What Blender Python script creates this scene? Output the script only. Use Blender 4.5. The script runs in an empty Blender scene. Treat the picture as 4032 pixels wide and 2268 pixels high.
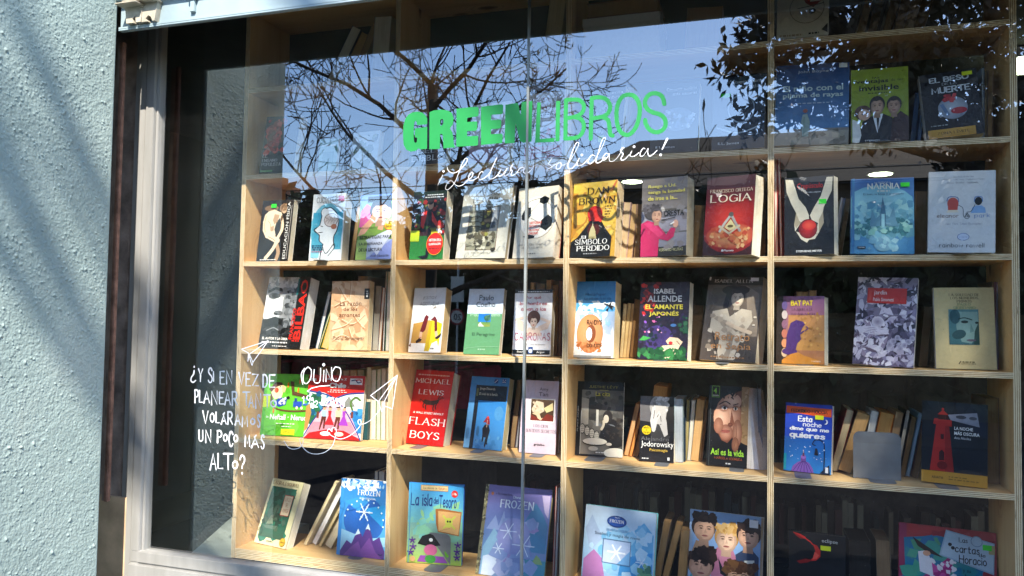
import bpy, bmesh, math, random
import numpy as np
from mathutils import Vector, Matrix
from mathutils.geometry import tessellate_polygon
R_ = math.radians
scene = bpy.context.scene
col = scene.collection

# ------------------------------------------------------------------ camera
cam_d = bpy.data.cameras.new('camera')
cam_d.sensor_width = 36.0
cam_d.lens = 27.036
cam_d.clip_start = 0.02
cam_d.clip_end = 2000
cam = bpy.data.objects.new('camera', cam_d)
cam.location = (1.70469, -2.23636, 0.92749)
cam.rotation_euler = (1.611689, -0.014976, 0.311496)
col.objects.link(cam)
scene.camera = cam

# ------------------------------------------------------------------ light
SUN_TO = Vector((0.44, -1.0, 1.10)).normalized()
world = bpy.data.worlds.new('World')
scene.world = world
world.use_nodes = True
wn = world.node_tree
bg = wn.nodes['Background']
sky = wn.nodes.new('ShaderNodeTexSky')
sky.sky_type = 'NISHITA'
sky.sun_disc = False
sky.sun_elevation = math.asin(SUN_TO.z)
sky.sun_rotation = math.atan2(SUN_TO.x, SUN_TO.y)
sky.dust_density = 0.35
sky.ozone_density = 4.0
wn.links.new(sky.outputs[0], bg.inputs[0])
bg.inputs[1].default_value = 0.15
sun_d = bpy.data.lights.new('sun', 'SUN')
sun_d.energy = 3.6
sun_d.angle = R_(0.53)
sun_d.color = (1.0, 0.93, 0.82)
sun = bpy.data.objects.new('sun', sun_d)
sun.rotation_euler = SUN_TO.to_track_quat('Z', 'Y').to_euler()
sun.location = (6, -12, 14)
col.objects.link(sun)
vs = scene.view_settings
vs.view_transform = 'Standard'
vs.look = 'None'
vs.gamma = 1.0
vs.exposure = 1.76
scene.cycles.max_bounces = 10
scene.cycles.transparent_max_bounces = 16
scene.cycles.use_denoising = True

# ------------------------------------------------------------------ helpers
def hexc(h):
    if isinstance(h, tuple):
        return h
    if len(h) == 3:
        h = ''.join(c * 2 for c in h)
    out = []
    for i in (0, 2, 4):
        c = int(h[i:i + 2], 16) / 255
        out.append(c / 12.92 if c <= 0.04045 else ((c + 0.055) / 1.055) ** 2.4)
    return tuple(out)

def tag(o, label=None, cat=None, group=None, kind=None):
    if label: o['label'] = label
    if cat: o['category'] = cat
    if group: o['group'] = group
    if kind: o['kind'] = kind
    return o

def empty(name, loc=(0, 0, 0), label=None, cat=None, group=None):
    o = bpy.data.objects.new(name, None)
    o.empty_display_size = 0.05
    o.location = loc
    col.objects.link(o)
    return tag(o, label, cat, group)

def link(name, me, parent=None):
    o = bpy.data.objects.new(name, me)
    col.objects.link(o)
    if parent: o.parent = parent
    return o

class NT:
    """tiny node-tree builder"""
    def __init__(self, name, rough=0.6, color=(0.5, 0.5, 0.5), spec=0.4, metal=0.0):
        self.m = bpy.data.materials.new(name)
        self.m.use_nodes = True
        self.t = self.m.node_tree
        self.b = self.t.nodes['Principled BSDF']
        self.out = self.t.nodes['Material Output']
        self.b.inputs['Base Color'].default_value = (*color, 1)
        self.b.inputs['Roughness'].default_value = rough
        self.b.inputs['Specular IOR Level'].default_value = spec
        self.b.inputs['Metallic'].default_value = metal
    def n(self, kind, **kw):
        nd = self.t.nodes.new('ShaderNode' + kind)
        for k, v in kw.items():
            if k in nd.inputs and not hasattr(nd, k):
                nd.inputs[k].default_value = v
            else:
                setattr(nd, k, v)
        return nd
    def l(self, a, b):
        self.t.links.new(a, b)
    def noise(self, vec, scale, detail=4, rough=0.55):
        nd = self.n('TexNoise')
        nd.inputs['Scale'].default_value = scale
        nd.inputs['Detail'].default_value = detail
        nd.inputs['Roughness'].default_value = rough
        if vec is not None: self.l(vec, nd.inputs['Vector'])
        return nd
    def mapping(self, vec, scale):
        nd = self.n('Mapping')
        nd.inputs['Scale'].default_value = scale
        self.l(vec, nd.inputs['Vector'])
        return nd.outputs[0]
    def ramp(self, fac, stops, interp='LINEAR'):
        nd = self.n('ValToRGB')
        nd.color_ramp.interpolation = interp
        el = nd.color_ramp.elements
        while len(el) > len(stops): el.remove(el[-1])
        while len(el) < len(stops): el.new(1.0)
        for e, (p, c) in zip(el, stops):
            e.position = p
            e.color = (*c, 1) if len(c) == 3 else c
        self.l(fac, nd.inputs[0])
        return nd.outputs[0]
    def mix(self, fac, a, b, mode='MIX'):
        nd = self.n('MixRGB', blend_type=mode)
        for s, v in ((0, fac), (1, a), (2, b)):
            if hasattr(v, 'is_linked') or hasattr(v, 'links'):
                self.l(v, nd.inputs[s])
            else:
                nd.inputs[s].default_value = v if s == 0 else (*v, 1)
        return nd.outputs[0]
    def math(self, op, a, b=None):
        nd = self.n('Math', operation=op)
        for s, v in ((0, a), (1, b)):
            if v is None: continue
            if hasattr(v, 'links'): self.l(v, nd.inputs[s])
            else: nd.inputs[s].default_value = v
        return nd.outputs[0]
    def bump(self, h, strength, dist):
        nd = self.n('Bump')
        nd.inputs['Strength'].default_value = strength
        nd.inputs['Distance'].default_value = dist
        self.l(h, nd.inputs['Height'])
        self.l(nd.outputs[0], self.b.inputs['Normal'])
    def obj(self):
        return self.n('TexCoord').outputs['Object']
    def uv(self):
        return self.n('UVMap').outputs[0]

M = {}
def simple(name, color, rough=0.6, spec=0.4, metal=0.0, var=0.12, scale=6.0, bump=0.0, bscale=80):
    t = NT(name, rough, color, spec, metal)
    ob = t.obj()
    nz = t.noise(ob, scale, 6)
    c = t.ramp(nz.outputs[0], [(0.3, tuple(v * (1 - var) for v in color)), (0.7, tuple(min(1, v * (1 + var)) for v in color))])
    t.l(c, t.b.inputs['Base Color'])
    if bump:
        t.bump(t.noise(ob, bscale, 5).outputs[0], bump, 0.004)
    M[name] = t.m
    return t.m

def printed(name, rough, spec, grain):
    t = NT(name, rough, spec=spec)
    a = t.n('Attribute', attribute_name='Col')
    nz = t.noise(t.obj(), 90, 6, 0.6)
    k = t.ramp(nz.outputs[0], [(0.3, (1 - grain,) * 3), (0.7, (1.0, 1.0, 1.0))])
    t.l(t.mix(1.0, a.outputs['Color'], k, 'MULTIPLY'), t.b.inputs['Base Color'])
    t.bump(t.noise(t.obj(), 14, 2).outputs[0], 0.25, 0.004)
    M[name] = t.m
printed('printed_cover', 0.33, 0.35, 0.10)

t = NT('page_edges', 0.85, spec=0.1)
a = t.n('Attribute', attribute_name='Col')
nz = t.noise(t.mapping(t.obj(), (1500, 1500, 9)), 1.0, 3, 0.7)
k = t.ramp(nz.outputs[0], [(0.30, (0.58, 0.55, 0.50)), (0.52, (1, 1, 1))])
nz2 = t.noise(t.obj(), 22, 4)
k2 = t.ramp(nz2.outputs[0], [(0.3, (0.86, 0.82, 0.75)), (0.65, (1, 1, 1))])
t.l(t.mix(1.0, t.mix(1.0, a.outputs['Color'], k, 'MULTIPLY'), k2, 'MULTIPLY'), t.b.inputs['Base Color'])
t.bump(nz.outputs[0], 0.4, 0.0015)
M['page_edges'] = t.m

# plywood face: grain along u, knots
t = NT('plywood_face', 0.62, spec=0.25)
uv = t.uv()
g1 = t.noise(t.mapping(uv, (2.2, 34, 1)), 1.0, 6, 0.6)
base = t.ramp(g1.outputs[0], [(0.25, hexc('b07c44')), (0.45, hexc('dcb072')), (0.62, hexc('e8c286')), (0.8, hexc('c89456'))])
g2 = t.noise(t.mapping(uv, (1.2, 5, 1)), 1.0, 3)
base = t.mix(0.55, base, t.ramp(g2.outputs[0], [(0.3, hexc('c89458')), (0.7, hexc('efcd94'))]))
vo = t.n('TexVoronoi', feature='F1')
vo.inputs['Scale'].default_value = 1.0
wob = t.noise(t.mapping(uv, (9, 12, 1)), 1.0, 2)
mv = t.n('MixRGB', blend_type='ADD'); mv.inputs[0].default_value = 0.16
t.l(t.mapping(uv, (3.6, 8.0, 1)), mv.inputs[1]); t.l(wob.outputs['Color'], mv.inputs[2])
t.l(mv.outputs[0], vo.inputs['Vector'])
kn = t.ramp(vo.outputs['Distance'], [(0.0, (1, 1, 1)), (0.075, (0.8, 0.8, 0.8)), (0.12, (0.0, 0.0, 0.0))])
base = t.mix(kn, base, hexc('6e4422'))
ring = t.math('SINE', t.math('MULTIPLY', vo.outputs['Distance'], 70.0))
rr = t.ramp(vo.outputs['Distance'], [(0.08, (0.5, 0.5, 0.5)), (0.38, (0, 0, 0))])
base = t.mix(t.math('MULTIPLY', rr, t.math('MAXIMUM', ring, 0.0)), base, hexc('a06f3a'))
t.l(base, t.b.inputs['Base Color'])
t.bump(g1.outputs[0], 0.25, 0.002)
M['plywood_face'] = t.m

# plywood edge: layers across v (0..1 over the thickness)
t = NT('plywood_edge', 0.7, spec=0.2)
uv = t.uv()
sep = t.n('SeparateXYZ'); t.l(uv, sep.inputs[0])
wb = t.noise(t.mapping(uv, (7, 2, 1)), 1.0, 2)
vv = t.math('ADD', sep.outputs[1], t.math('MULTIPLY', t.math('SUBTRACT', wb.outputs[0], 0.5), 0.10))
sn = t.math('SINE', t.math('MULTIPLY', vv, 6.2832 * 3.5))
lay = t.ramp(t.math('ADD', t.math('MULTIPLY', sn, 0.5), 0.5), [(0.08, hexc('9c7446')), (0.34, hexc('dec090')), (0.8, hexc('f2deb8'))])
gr = t.noise(t.mapping(uv, (26, 18, 1)), 1.0, 5, 0.65)
lay = t.mix(1.0, lay, t.ramp(gr.outputs[0], [(0.32, (0.62, 0.5, 0.4)), (0.5, (1, 1, 1))]), 'MULTIPLY')
gap = t.noise(t.mapping(uv, (14, 7, 1)), 1.0, 1)
gm = t.ramp(gap.outputs[0], [(0.29, (1, 1, 1)), (0.32, (0, 0, 0))])
lay = t.mix(gm, lay, hexc('4a3018'))
t.l(lay, t.b.inputs['Base Color'])
t.bump(gr.outputs[0], 0.3, 0.002)
M['plywood_edge'] = t.m

# painted stucco and painted steel
t = NT('stucco_paint', 0.75, spec=0.25)
ob = t.obj()
nz = t.noise(ob, 2.5, 6)
c = t.ramp(nz.outputs[0], [(0.25, (0.225, 0.292, 0.280)), (0.5, (0.275, 0.345, 0.328)), (0.75, (0.325, 0.385, 0.362))])
st = t.noise(t.mapping(ob, (9, 9, 0.7)), 1.0, 5)
c = t.mix(t.ramp(st.outputs[0], [(0.58, (0, 0, 0)), (0.75, (0.35, 0.35, 0.35))]), c, (0.33, 0.325, 0.28))
t.l(c, t.b.inputs['Base Color'])
t.bump(t.noise(ob, 160, 5).outputs[0], 0.5, 0.003)
M['stucco_paint'] = t.m
simple('lintel_paint', (0.29, 0.37, 0.395), 0.5, 0.4, var=0.08, scale=9, bump=0.25, bscale=30)
simple('bracket_paint', (0.42, 0.38, 0.30), 0.6, 0.3, var=0.2, scale=40)
t = NT('aluminium', 0.42, (0.62, 0.60, 0.60), 0.5, 0.15)
st = t.noise(t.mapping(t.obj(), (30, 30, 5)), 1.0, 4)
t.l(t.ramp(st.outputs[0], [(0.3, (0.29, 0.285, 0.265)), (0.7, (0.36, 0.352, 0.335))]), t.b.inputs['Base Color'])
M['aluminium'] = t.m
simple('dark_steel', (0.30, 0.225, 0.185), 0.75, 0.3, var=0.5, scale=14, bump=0.3)
simple('rusty_steel', (0.22, 0.115, 0.08), 0.85, 0.2, var=0.45, scale=30, bump=0.6)
simple('tan_board', (0.60, 0.42, 0.26), 0.8, 0.2, var=0.25, scale=10, bump=0.2)
simple('bookend_steel', (0.20, 0.205, 0.215), 0.45, 0.4, metal=0.3, var=0.12, scale=30)
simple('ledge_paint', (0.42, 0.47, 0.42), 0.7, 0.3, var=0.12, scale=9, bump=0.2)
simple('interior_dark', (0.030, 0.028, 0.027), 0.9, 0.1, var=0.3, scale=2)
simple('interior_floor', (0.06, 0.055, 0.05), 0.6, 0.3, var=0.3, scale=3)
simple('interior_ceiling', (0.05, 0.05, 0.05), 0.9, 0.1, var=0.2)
simple('maroon_cloth', (0.34, 0.03, 0.06), 0.9, 0.1, var=0.3, scale=8)
simple('dark_wood', (0.07, 0.045, 0.03), 0.7, 0.2, var=0.4, scale=9)
simple('bark', (0.045, 0.034, 0.026), 0.9, 0.1, var=0.45, scale=25, bump=0.6, bscale=40)
simple('asphalt', (0.018, 0.018, 0.019), 0.95, 0.0, var=0.2, scale=20, bump=0.3, bscale=120)
simple('paving', (0.026, 0.025, 0.024), 0.95, 0.0, var=0.15, scale=5, bump=0.2)
simple('earth', (0.05, 0.045, 0.03), 0.95, 0.0, var=0.3, scale=3)
simple('house_wall', (0.09, 0.065, 0.05), 0.85, 0.2, var=0.2, scale=3)
simple('brick_wall', (0.17, 0.085, 0.06), 0.85, 0.2, var=0.3, scale=12)
simple('roof_tile', (0.016, 0.014, 0.012), 0.85, 0.2, var=0.3, scale=10)
simple('window_dark', (0.02, 0.025, 0.03), 0.15, 0.5, var=0.1)
simple('sign_white', (0.75, 0.75, 0.73), 0.5, 0.3, var=0.05)
simple('sign_red', (0.22, 0.02, 0.02), 0.5, 0.3, var=0.05)
simple('sign_black', (0.02, 0.02, 0.02), 0.5, 0.3, var=0.05)
simple('galvanised', (0.33, 0.34, 0.35), 0.5, 0.4, metal=0.5, var=0.1)
simple('white_paint', (0.75, 0.75, 0.75), 0.5, 0.3, var=0.05)
simple('vinyl_white', (0.82, 0.83, 0.85), 0.5, 0.3, var=0.03)
simple('vinyl_green', (0.018, 0.245, 0.06), 0.45, 0.35, var=0.06, scale=20)
simple('vinyl_dark_green', (0.01, 0.20, 0.075), 0.45, 0.35, var=0.06, scale=20)
simple('joint_seal', (0.22, 0.235, 0.225), 0.35, 0.5, var=0.2, scale=18)
for nm, ca, cb in (('leaf_dark', (0.026, 0.026, 0.014), (0.085, 0.055, 0.032)), ('leaf_hedge', (0.020, 0.028, 0.011), (0.055, 0.062, 0.018))):
    t = NT(nm, 0.55, spec=0.3)
    nz = t.noise(t.obj(), 1.6, 5)
    t.l(t.ramp(nz.outputs[0], [(0.35, ca), (0.68, cb)]), t.b.inputs['Base Color'])
    M[nm] = t.m
t = NT('lamp_glow', 0.5)
t.b.inputs['Emission Color'].default_value = (0.86, 1.0, 0.66, 1)
t.b.inputs['Emission Strength'].default_value = 5.0
M['lamp_glow'] = t.m

# window glass: clear pane, mirror share by viewing angle, a little dust
t = NT('window_glass')
t.t.nodes.remove(t.b)
tr = t.n('BsdfTransparent'); tr.inputs[0].default_value = (0.975, 0.985, 0.98, 1)
gl = t.n('BsdfGlossy'); gl.inputs['Roughness'].default_value = 0.0
gl.inputs['Color'].default_value = (0.95, 0.97, 1.0, 1)
geo = t.n('NewGeometry')
dt = t.n('VectorMath', operation='DOT_PRODUCT')
t.l(geo.outputs['Normal'], dt.inputs[0]); t.l(geo.outputs['Incoming'], dt.inputs[1])
cs = t.math('SUBTRACT', 1.0, t.math('ABSOLUTE', dt.outputs['Value']))
R0 = 0.20                                  # both faces of the pane together, slightly reflective sheet
refl = t.math('ADD', R0, t.math('MULTIPLY', t.math('POWER', cs, 5.0), 1 - R0))
mx = t.n('MixShader')
t.l(refl, mx.inputs[0]); t.l(tr.outputs[0], mx.inputs[1]); t.l(gl.outputs[0], mx.inputs[2])
df = t.n('BsdfDiffuse'); df.inputs[0].default_value = (0.7, 0.7, 0.68, 1)
ob = t.obj()
d1 = t.noise(ob, 5, 6, 0.7)
d2 = t.noise(ob, 260, 2, 0.5)
dust = t.math('ADD', t.math('MULTIPLY', t.ramp(d1.outputs[0], [(0.35, (0, 0, 0)), (0.8, (1, 1, 1))]), 0.008),
              t.math('MULTIPLY', t.ramp(d2.outputs[0], [(0.735, (0, 0, 0)), (0.78, (1, 1, 1))]), 0.35))
mx2 = t.n('MixShader')
t.l(dust, mx2.inputs[0]); t.l(mx.outputs[0], mx2.inputs[1]); t.l(df.outputs[0], mx2.inputs[2])
t.l(mx2.outputs[0], t.out.inputs['Surface'])
M['window_glass'] = t.m
t = NT('glass_back')
t.t.nodes.remove(t.b)
tr = t.n('BsdfTransparent'); tr.inputs[0].default_value = (0.985, 0.99, 0.985, 1)
t.l(tr.outputs[0], t.out.inputs['Surface'])
M['glass_back'] = t.m

class MB:
    """collects boxes / tubes / polygons and links them as one mesh"""
    def __init__(self):
        self.v = []; self.f = []; self.mi = []; self.mats = []
    def mat(self, m):
        if m not in self.mats: self.mats.append(m)
        return self.mats.index(m)
    def add(self, vs, fs, m):
        o = len(self.v); k = self.mat(m)
        self.v += [tuple(p) for p in vs]
        for f in fs:
            self.f.append([o + i for i in f]); self.mi.append(k)
        return self
    def box(self, x0, x1, y0, y1, z0, z1, m, bev=0.0):
        if bev:
            bm = bmesh.new()
            bmesh.ops.create_cube(bm, size=1.0)
            for q in bm.verts:
                q.co = Vector(((x0 + x1) / 2 + q.co.x * (x1 - x0), (y0 + y1) / 2 + q.co.y * (y1 - y0), (z0 + z1) / 2 + q.co.z * (z1 - z0)))
            bmesh.ops.bevel(bm, geom=bm.edges[:], offset=bev, segments=2, affect='EDGES')
            bm.verts.index_update()
            self.add([q.co[:] for q in bm.verts], [[q.index for q in f.verts] for f in bm.faces], m)
            bm.free()
            return self
        vs = [(x0, y0, z0), (x1, y0, z0), (x1, y1, z0), (x0, y1, z0), (x0, y0, z1), (x1, y0, z1), (x1, y1, z1), (x0, y1, z1)]
        return self.add(vs, [(0, 3, 2, 1), (4, 5, 6, 7), (0, 1, 5, 4), (1, 2, 6, 5), (2, 3, 7, 6), (3, 0, 4, 7)], m)
    def tube(self, p, r, m, n=7, cap=True):
        """p points, r radii"""
        p = [Vector(q) for q in p]
        vs = []; fs = []
        up = Vector((0.3, 0.2, 1)).normalized()
        for i, q in enumerate(p):
            d = (p[min(i + 1, len(p) - 1)] - p[max(i - 1, 0)]).normalized()
            a = d.cross(up)
            if a.length < 1e-4: a = d.cross(Vector((1, 0, 0)))
            a.normalize(); b = d.cross(a)
            for k in range(n):
                t_ = 2 * math.pi * k / n
                vs.append(q + (a * math.cos(t_) + b * math.sin(t_)) * r[i])
        for i in range(len(p) - 1):
            for k in range(n):
                k2 = (k + 1) % n
                fs.append((i * n + k, i * n + k2, (i + 1) * n + k2, (i + 1) * n + k))
        if cap:
            fs.append(tuple(range(n - 1, -1, -1)))
            fs.append(tuple((len(p) - 1) * n + k for k in range(n)))
        return self.add(vs, fs, m)
    def prism(self, pts, axis, a, b, m):
        """pts 2D outline extruded along axis 0/1/2 from a to b"""
        def mk(p, w):
            return (w, p[0], p[1]) if axis == 0 else ((p[0], w, p[1]) if axis == 1 else (p[0], p[1], w))
        n = len(pts)
        vs = [mk(p, a) for p in pts] + [mk(p, b) for p in pts]
        tri = tessellate_polygon([[Vector((p[0], p[1], 0)) for p in pts]])
        fs = [tuple(tt) for tt in tri] + [tuple(i + n for i in reversed(tt)) for tt in tri]
        fs += [(i, (i + 1) % n, n + (i + 1) % n, n + i) for i in range(n)]
        return self.add(vs, fs, m)
    def mesh(self, name, smooth=False):
        me = bpy.data.meshes.new(name)
        me.from_pydata(self.v, [], self.f)
        for m in self.mats: me.materials.append(M[m])
        me.polygons.foreach_set('material_index', self.mi)
        if smooth: me.polygons.foreach_set('use_smooth', [True] * len(self.f))
        bm = bmesh.new(); bm.from_mesh(me)
        bmesh.ops.recalc_face_normals(bm, faces=bm.faces[:])
        bm.to_mesh(me); bm.free()
        me.update()
        return me
    def build(self, name, parent=None, smooth=False):
        return link(name, self.mesh(name, smooth), parent)

def catmull(p, n=6, closed=False):
    p = [tuple(q) for q in p]
    if len(p) < 3: return p
    out = []
    L = len(p)
    if closed and p[0] == p[-1]: p = p[:-1]; L -= 1
    rng = range(L if closed else L - 1)
    for i in rng:
        g = lambda k: p[k % L] if closed else p[max(0, min(L - 1, k))]
        a, b, c, d = g(i - 1), g(i), g(i + 1), g(i + 2)
        for s in range(n):
            t_ = s / n
            out.append(tuple(0.5 * ((2 * b[j]) + (-a[j] + c[j]) * t_ + (2 * a[j] - 5 * b[j] + 4 * c[j] - d[j]) * t_ ** 2 + (-a[j] + 3 * b[j] - 3 * c[j] + d[j]) * t_ ** 3) for j in (0, 1)))
    out.append(out[0] if closed else p[-1])
    return out

def ribbon(p, w):
    """outline quads of a 2D polyline; w = width or list. returns verts, faces"""
    n = len(p)
    ws = w if isinstance(w, (list, tuple)) else [w] * n
    vs = []; fs = []
    for i, q in enumerate(p):
        a = p[max(i - 1, 0)]; b = p[min(i + 1, n - 1)]
        dx, dy = b[0] - a[0], b[1] - a[1]
        L = math.hypot(dx, dy) or 1
        nx, ny = -dy / L * ws[i] / 2, dx / L * ws[i] / 2
        vs += [(q[0] + nx, q[1] + ny), (q[0] - nx, q[1] - ny)]
    for i in range(n - 1):
        fs.append((2 * i, 2 * i + 1, 2 * i + 3, 2 * i + 2))
    for e, s in ((0, -1), (n - 1, 1)):       # round caps
        a = p[1] if e == 0 else p[n - 2]
        ang = math.atan2(p[e][1] - a[1], p[e][0] - a[0])
        o = len(vs)
        vs.append(p[e])
        for k in range(7):
            t_ = ang - math.pi / 2 + math.pi * k / 6
            vs.append((p[e][0] + math.cos(t_) * ws[e] / 2, p[e][1] + math.sin(t_) * ws[e] / 2))
        fs += [(o, o + 1 + k, o + 2 + k) for k in range(6)]
    return vs, fs

# ------------------------------------------------------------------ hand-made stroke alphabet (cap height 1)
GL = {
'A': 'l0,0 .36,1 .72,0|l.14,.36 .58,.36', 'B': 'l0,0 0,1|c0,1 .38,1 .55,.78 .4,.55 0,.53|c0,.53 .45,.53 .62,.27 .42,0 0,0',
'C': 'c.64,.82 .42,1 .16,.92 .0,.5 .14,.08 .42,0 .66,.18', 'D': 'l0,0 0,1|c0,1 .34,1 .64,.75 .64,.25 .34,0 0,0',
'E': 'l.5,1 0,1 0,0 .52,0|l0,.52 .42,.52', 'F': 'l.5,1 0,1 0,0|l0,.52 .42,.52',
'G': 'c.66,.82 .42,1 .16,.92 .0,.5 .14,.08 .42,0 .66,.14|l.66,.12 .66,.45 .42,.45', 'H': 'l0,0 0,1|l.62,0 .62,1|l0,.52 .62,.52',
'I': 'l0,0 0,1', 'J': 'c.34,1 .34,.5 .32,.12 .16,-.02 0,.1', 'K': 'l0,0 0,1|l.56,1 0,.42|l.18,.58 .6,0', 'L': 'l0,1 0,0 .48,0',
'M': 'l0,0 .06,1 .42,.2 .78,1 .84,0', 'N': 'l0,0 0,1 .62,0 .62,1', 'O': 'o.36,.5 .36,.5', 'P': 'l0,0 0,1|c0,1 .4,1 .56,.74 .4,.48 0,.46',
'Q': 'o.36,.5 .36,.5|l.45,.2 .72,-.08', 'R': 'l0,0 0,1|c0,1 .4,1 .55,.75 .4,.5 0,.48|l.25,.48 .6,0',
'S': 'c.52,.84 .36,1 .14,.95 .04,.76 .2,.57 .42,.45 .54,.25 .42,.04 .18,0 0,.16', 'T': 'l0,1 .64,1|l.32,1 .32,0',
'U': 'c0,1 0,.5 .04,.12 .3,0 .56,.12 .6,.5 .6,1', 'V': 'l0,1 .34,0 .68,1', 'W': 'l0,1 .24,0 .5,.85 .76,0 1,1', 'X': 'l0,1 .6,0|l.6,1 0,0',
'Y': 'l0,1 .3,.5 .62,1|l.3,.5 .26,0', 'Z': 'l0,1 .58,1 0,0 .6,0',
'a': 'c.42,.6 .2,.64 .02,.42 .06,.08 .26,0 .42,.2|l.42,.64 .42,0', 'b': 'l0,1 0,0|c0,.2 .2,.02 .42,.16 .42,.48 .22,.64 0,.44',
'c': 'c.4,.52 .22,.64 .03,.46 .04,.14 .22,0 .42,.12', 'd': 'l.42,1 .42,0|c.42,.44 .22,.64 .02,.46 .02,.14 .2,0 .42,.2',
'e': 'c.04,.34 .42,.36 .38,.56 .2,.64 .03,.44 .05,.12 .22,0 .42,.12', 'f': 'c.4,.95 .26,1 .16,.86 .15,.5 .15,0|l0,.6 .34,.6',
'g': 'c.42,.44 .22,.64 .02,.46 .02,.14 .2,.02 .42,.2|c.42,.64 .42,.2 .4,-.2 .2,-.32 .02,-.22', 'h': 'l0,1 0,0|c0,.4 .2,.64 .4,.52 .42,.3 .42,0',
'i': 'l0,.62 0,0|l0,.86 0,.9', 'j': 'c.1,.62 .1,.1 .06,-.2 -.06,-.3|l.1,.86 .1,.9', 'k': 'l0,1 0,0|l.36,.62 0,.26|l.12,.36 .4,0', 'l': 'l0,1 0,0',
'm': 'l0,.62 0,0|c0,.4 .16,.64 .32,.54 .34,.3 .34,0|c.34,.4 .5,.64 .66,.54 .68,.3 .68,0', 'n': 'l0,.62 0,0|c0,.4 .2,.64 .4,.52 .42,.3 .42,0',
'o': 'o.22,.32 .22,.32', 'p': 'l0,.62 0,-.32|c0,.2 .2,.0 .42,.16 .42,.48 .22,.64 0,.44', 'q': 'l.42,.62 .42,-.32|c.42,.44 .22,.64 .02,.46 .02,.14 .2,0 .42,.2',
'r': 'l0,.62 0,0|c0,.38 .14,.6 .32,.6', 's': 'c.34,.54 .18,.64 .04,.52 .14,.36 .32,.26 .32,.06 .16,0 0,.1', 't': 'c.14,.9 .14,.3 .18,.04 .36,.04|l0,.62 .34,.62',
'u': 'c0,.62 0,.2 .14,0 .32,.06 .42,.24|l.42,.62 .42,0', 'v': 'l0,.62 .2,0 .4,.62', 'w': 'l0,.62 .16,0 .33,.52 .5,0 .66,.62', 'x': 'l0,.62 .4,0|l.4,.62 0,0',
'y': 'l0,.62 .22,.04|l.44,.62 .1,-.32', 'z': 'l0,.62 .38,.62 0,0 .4,0',
'0': 'o.3,.5 .3,.5', '1': 'l0,.76 .22,1 .22,0', '2': 'c0,.78 .2,1 .48,.88 .46,.6 .2,.28 0,0|l0,0 .54,0', '3': 'c0,.9 .24,1 .46,.82 .4,.6 .18,.54|c.18,.54 .46,.5 .54,.24 .34,.0 0,.1',
'4': 'l.4,0 .4,1 0,.3 .56,.3', '9': 'c.48,.7 .3,.46 .04,.56 .04,.88 .28,1 .48,.84 .44,.4 .3,0', '.': 'l0,.02 .0,.06', ',': 'l.06,.08 0,-.1', '-': 'l0,.42 .32,.42',
'!': 'l0,1 0,.3|l0,0 0,.05', '¡': 'l0,-.3 0,.42|l0,.6 0,.66', '?': 'c0,.78 .16,1 .44,.92 .46,.66 .26,.46 .22,.28|l.22,.0 .22,.05', '¿': 'l.3,.95 .3,1|c.3,.72 .24,.5 .04,.3 .02,.08 .22,0 .44,.12',
'&': 'c.6,0 .3,.5 .16,.8 .3,1 .44,.82 .1,.4 .06,.12 .3,0 .6,.36', "'": 'l0,1 0,.8', ':': 'l0,.02 0,.06|l0,.5 0,.54',
}
ACC = {'Á': 'A', 'É': 'E', 'Í': 'I', 'Ó': 'O', 'Ú': 'U', 'á': 'a', 'é': 'e', 'í': 'i', 'ó': 'o', 'ú': 'u', 'Ñ': 'N', 'ñ': 'n'}
def glyph(ch):
    base = ACC.get(ch, ch)
    st = []
    for s in GL.get(base, '').split('|'):
        if not s: continue
        pts = [tuple(float(v) for v in q.split(',')) for q in s[1:].split()]
        if s[0] == 'o':
            (cx, cy), (rx, ry) = pts
            st.append(('c', [(cx + rx * math.sin(2 * math.pi * k / 18), cy + ry * math.cos(2 * math.pi * k / 18)) for k in range(19)]))
        elif s[0] == 'c':
            st.append(('c', catmull(pts, 4)))
        else:
            st.append(('l', pts))
    if ch in ACC:
        xs = [p[0] for _, q in st for p in q]
        mx_ = (min(xs) + max(xs)) / 2
        y = 1.12 if base.isupper() else 0.78
        if ch in 'íÍ' and base == 'i': st = st[:1]
        st.append(('l', [(mx_ - .12, y + .08), (mx_ + .14, y + .12)] if ch in 'Ññ' else [(mx_ - .04, y), (mx_ + .12, y + .2)]))
    return st

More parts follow.
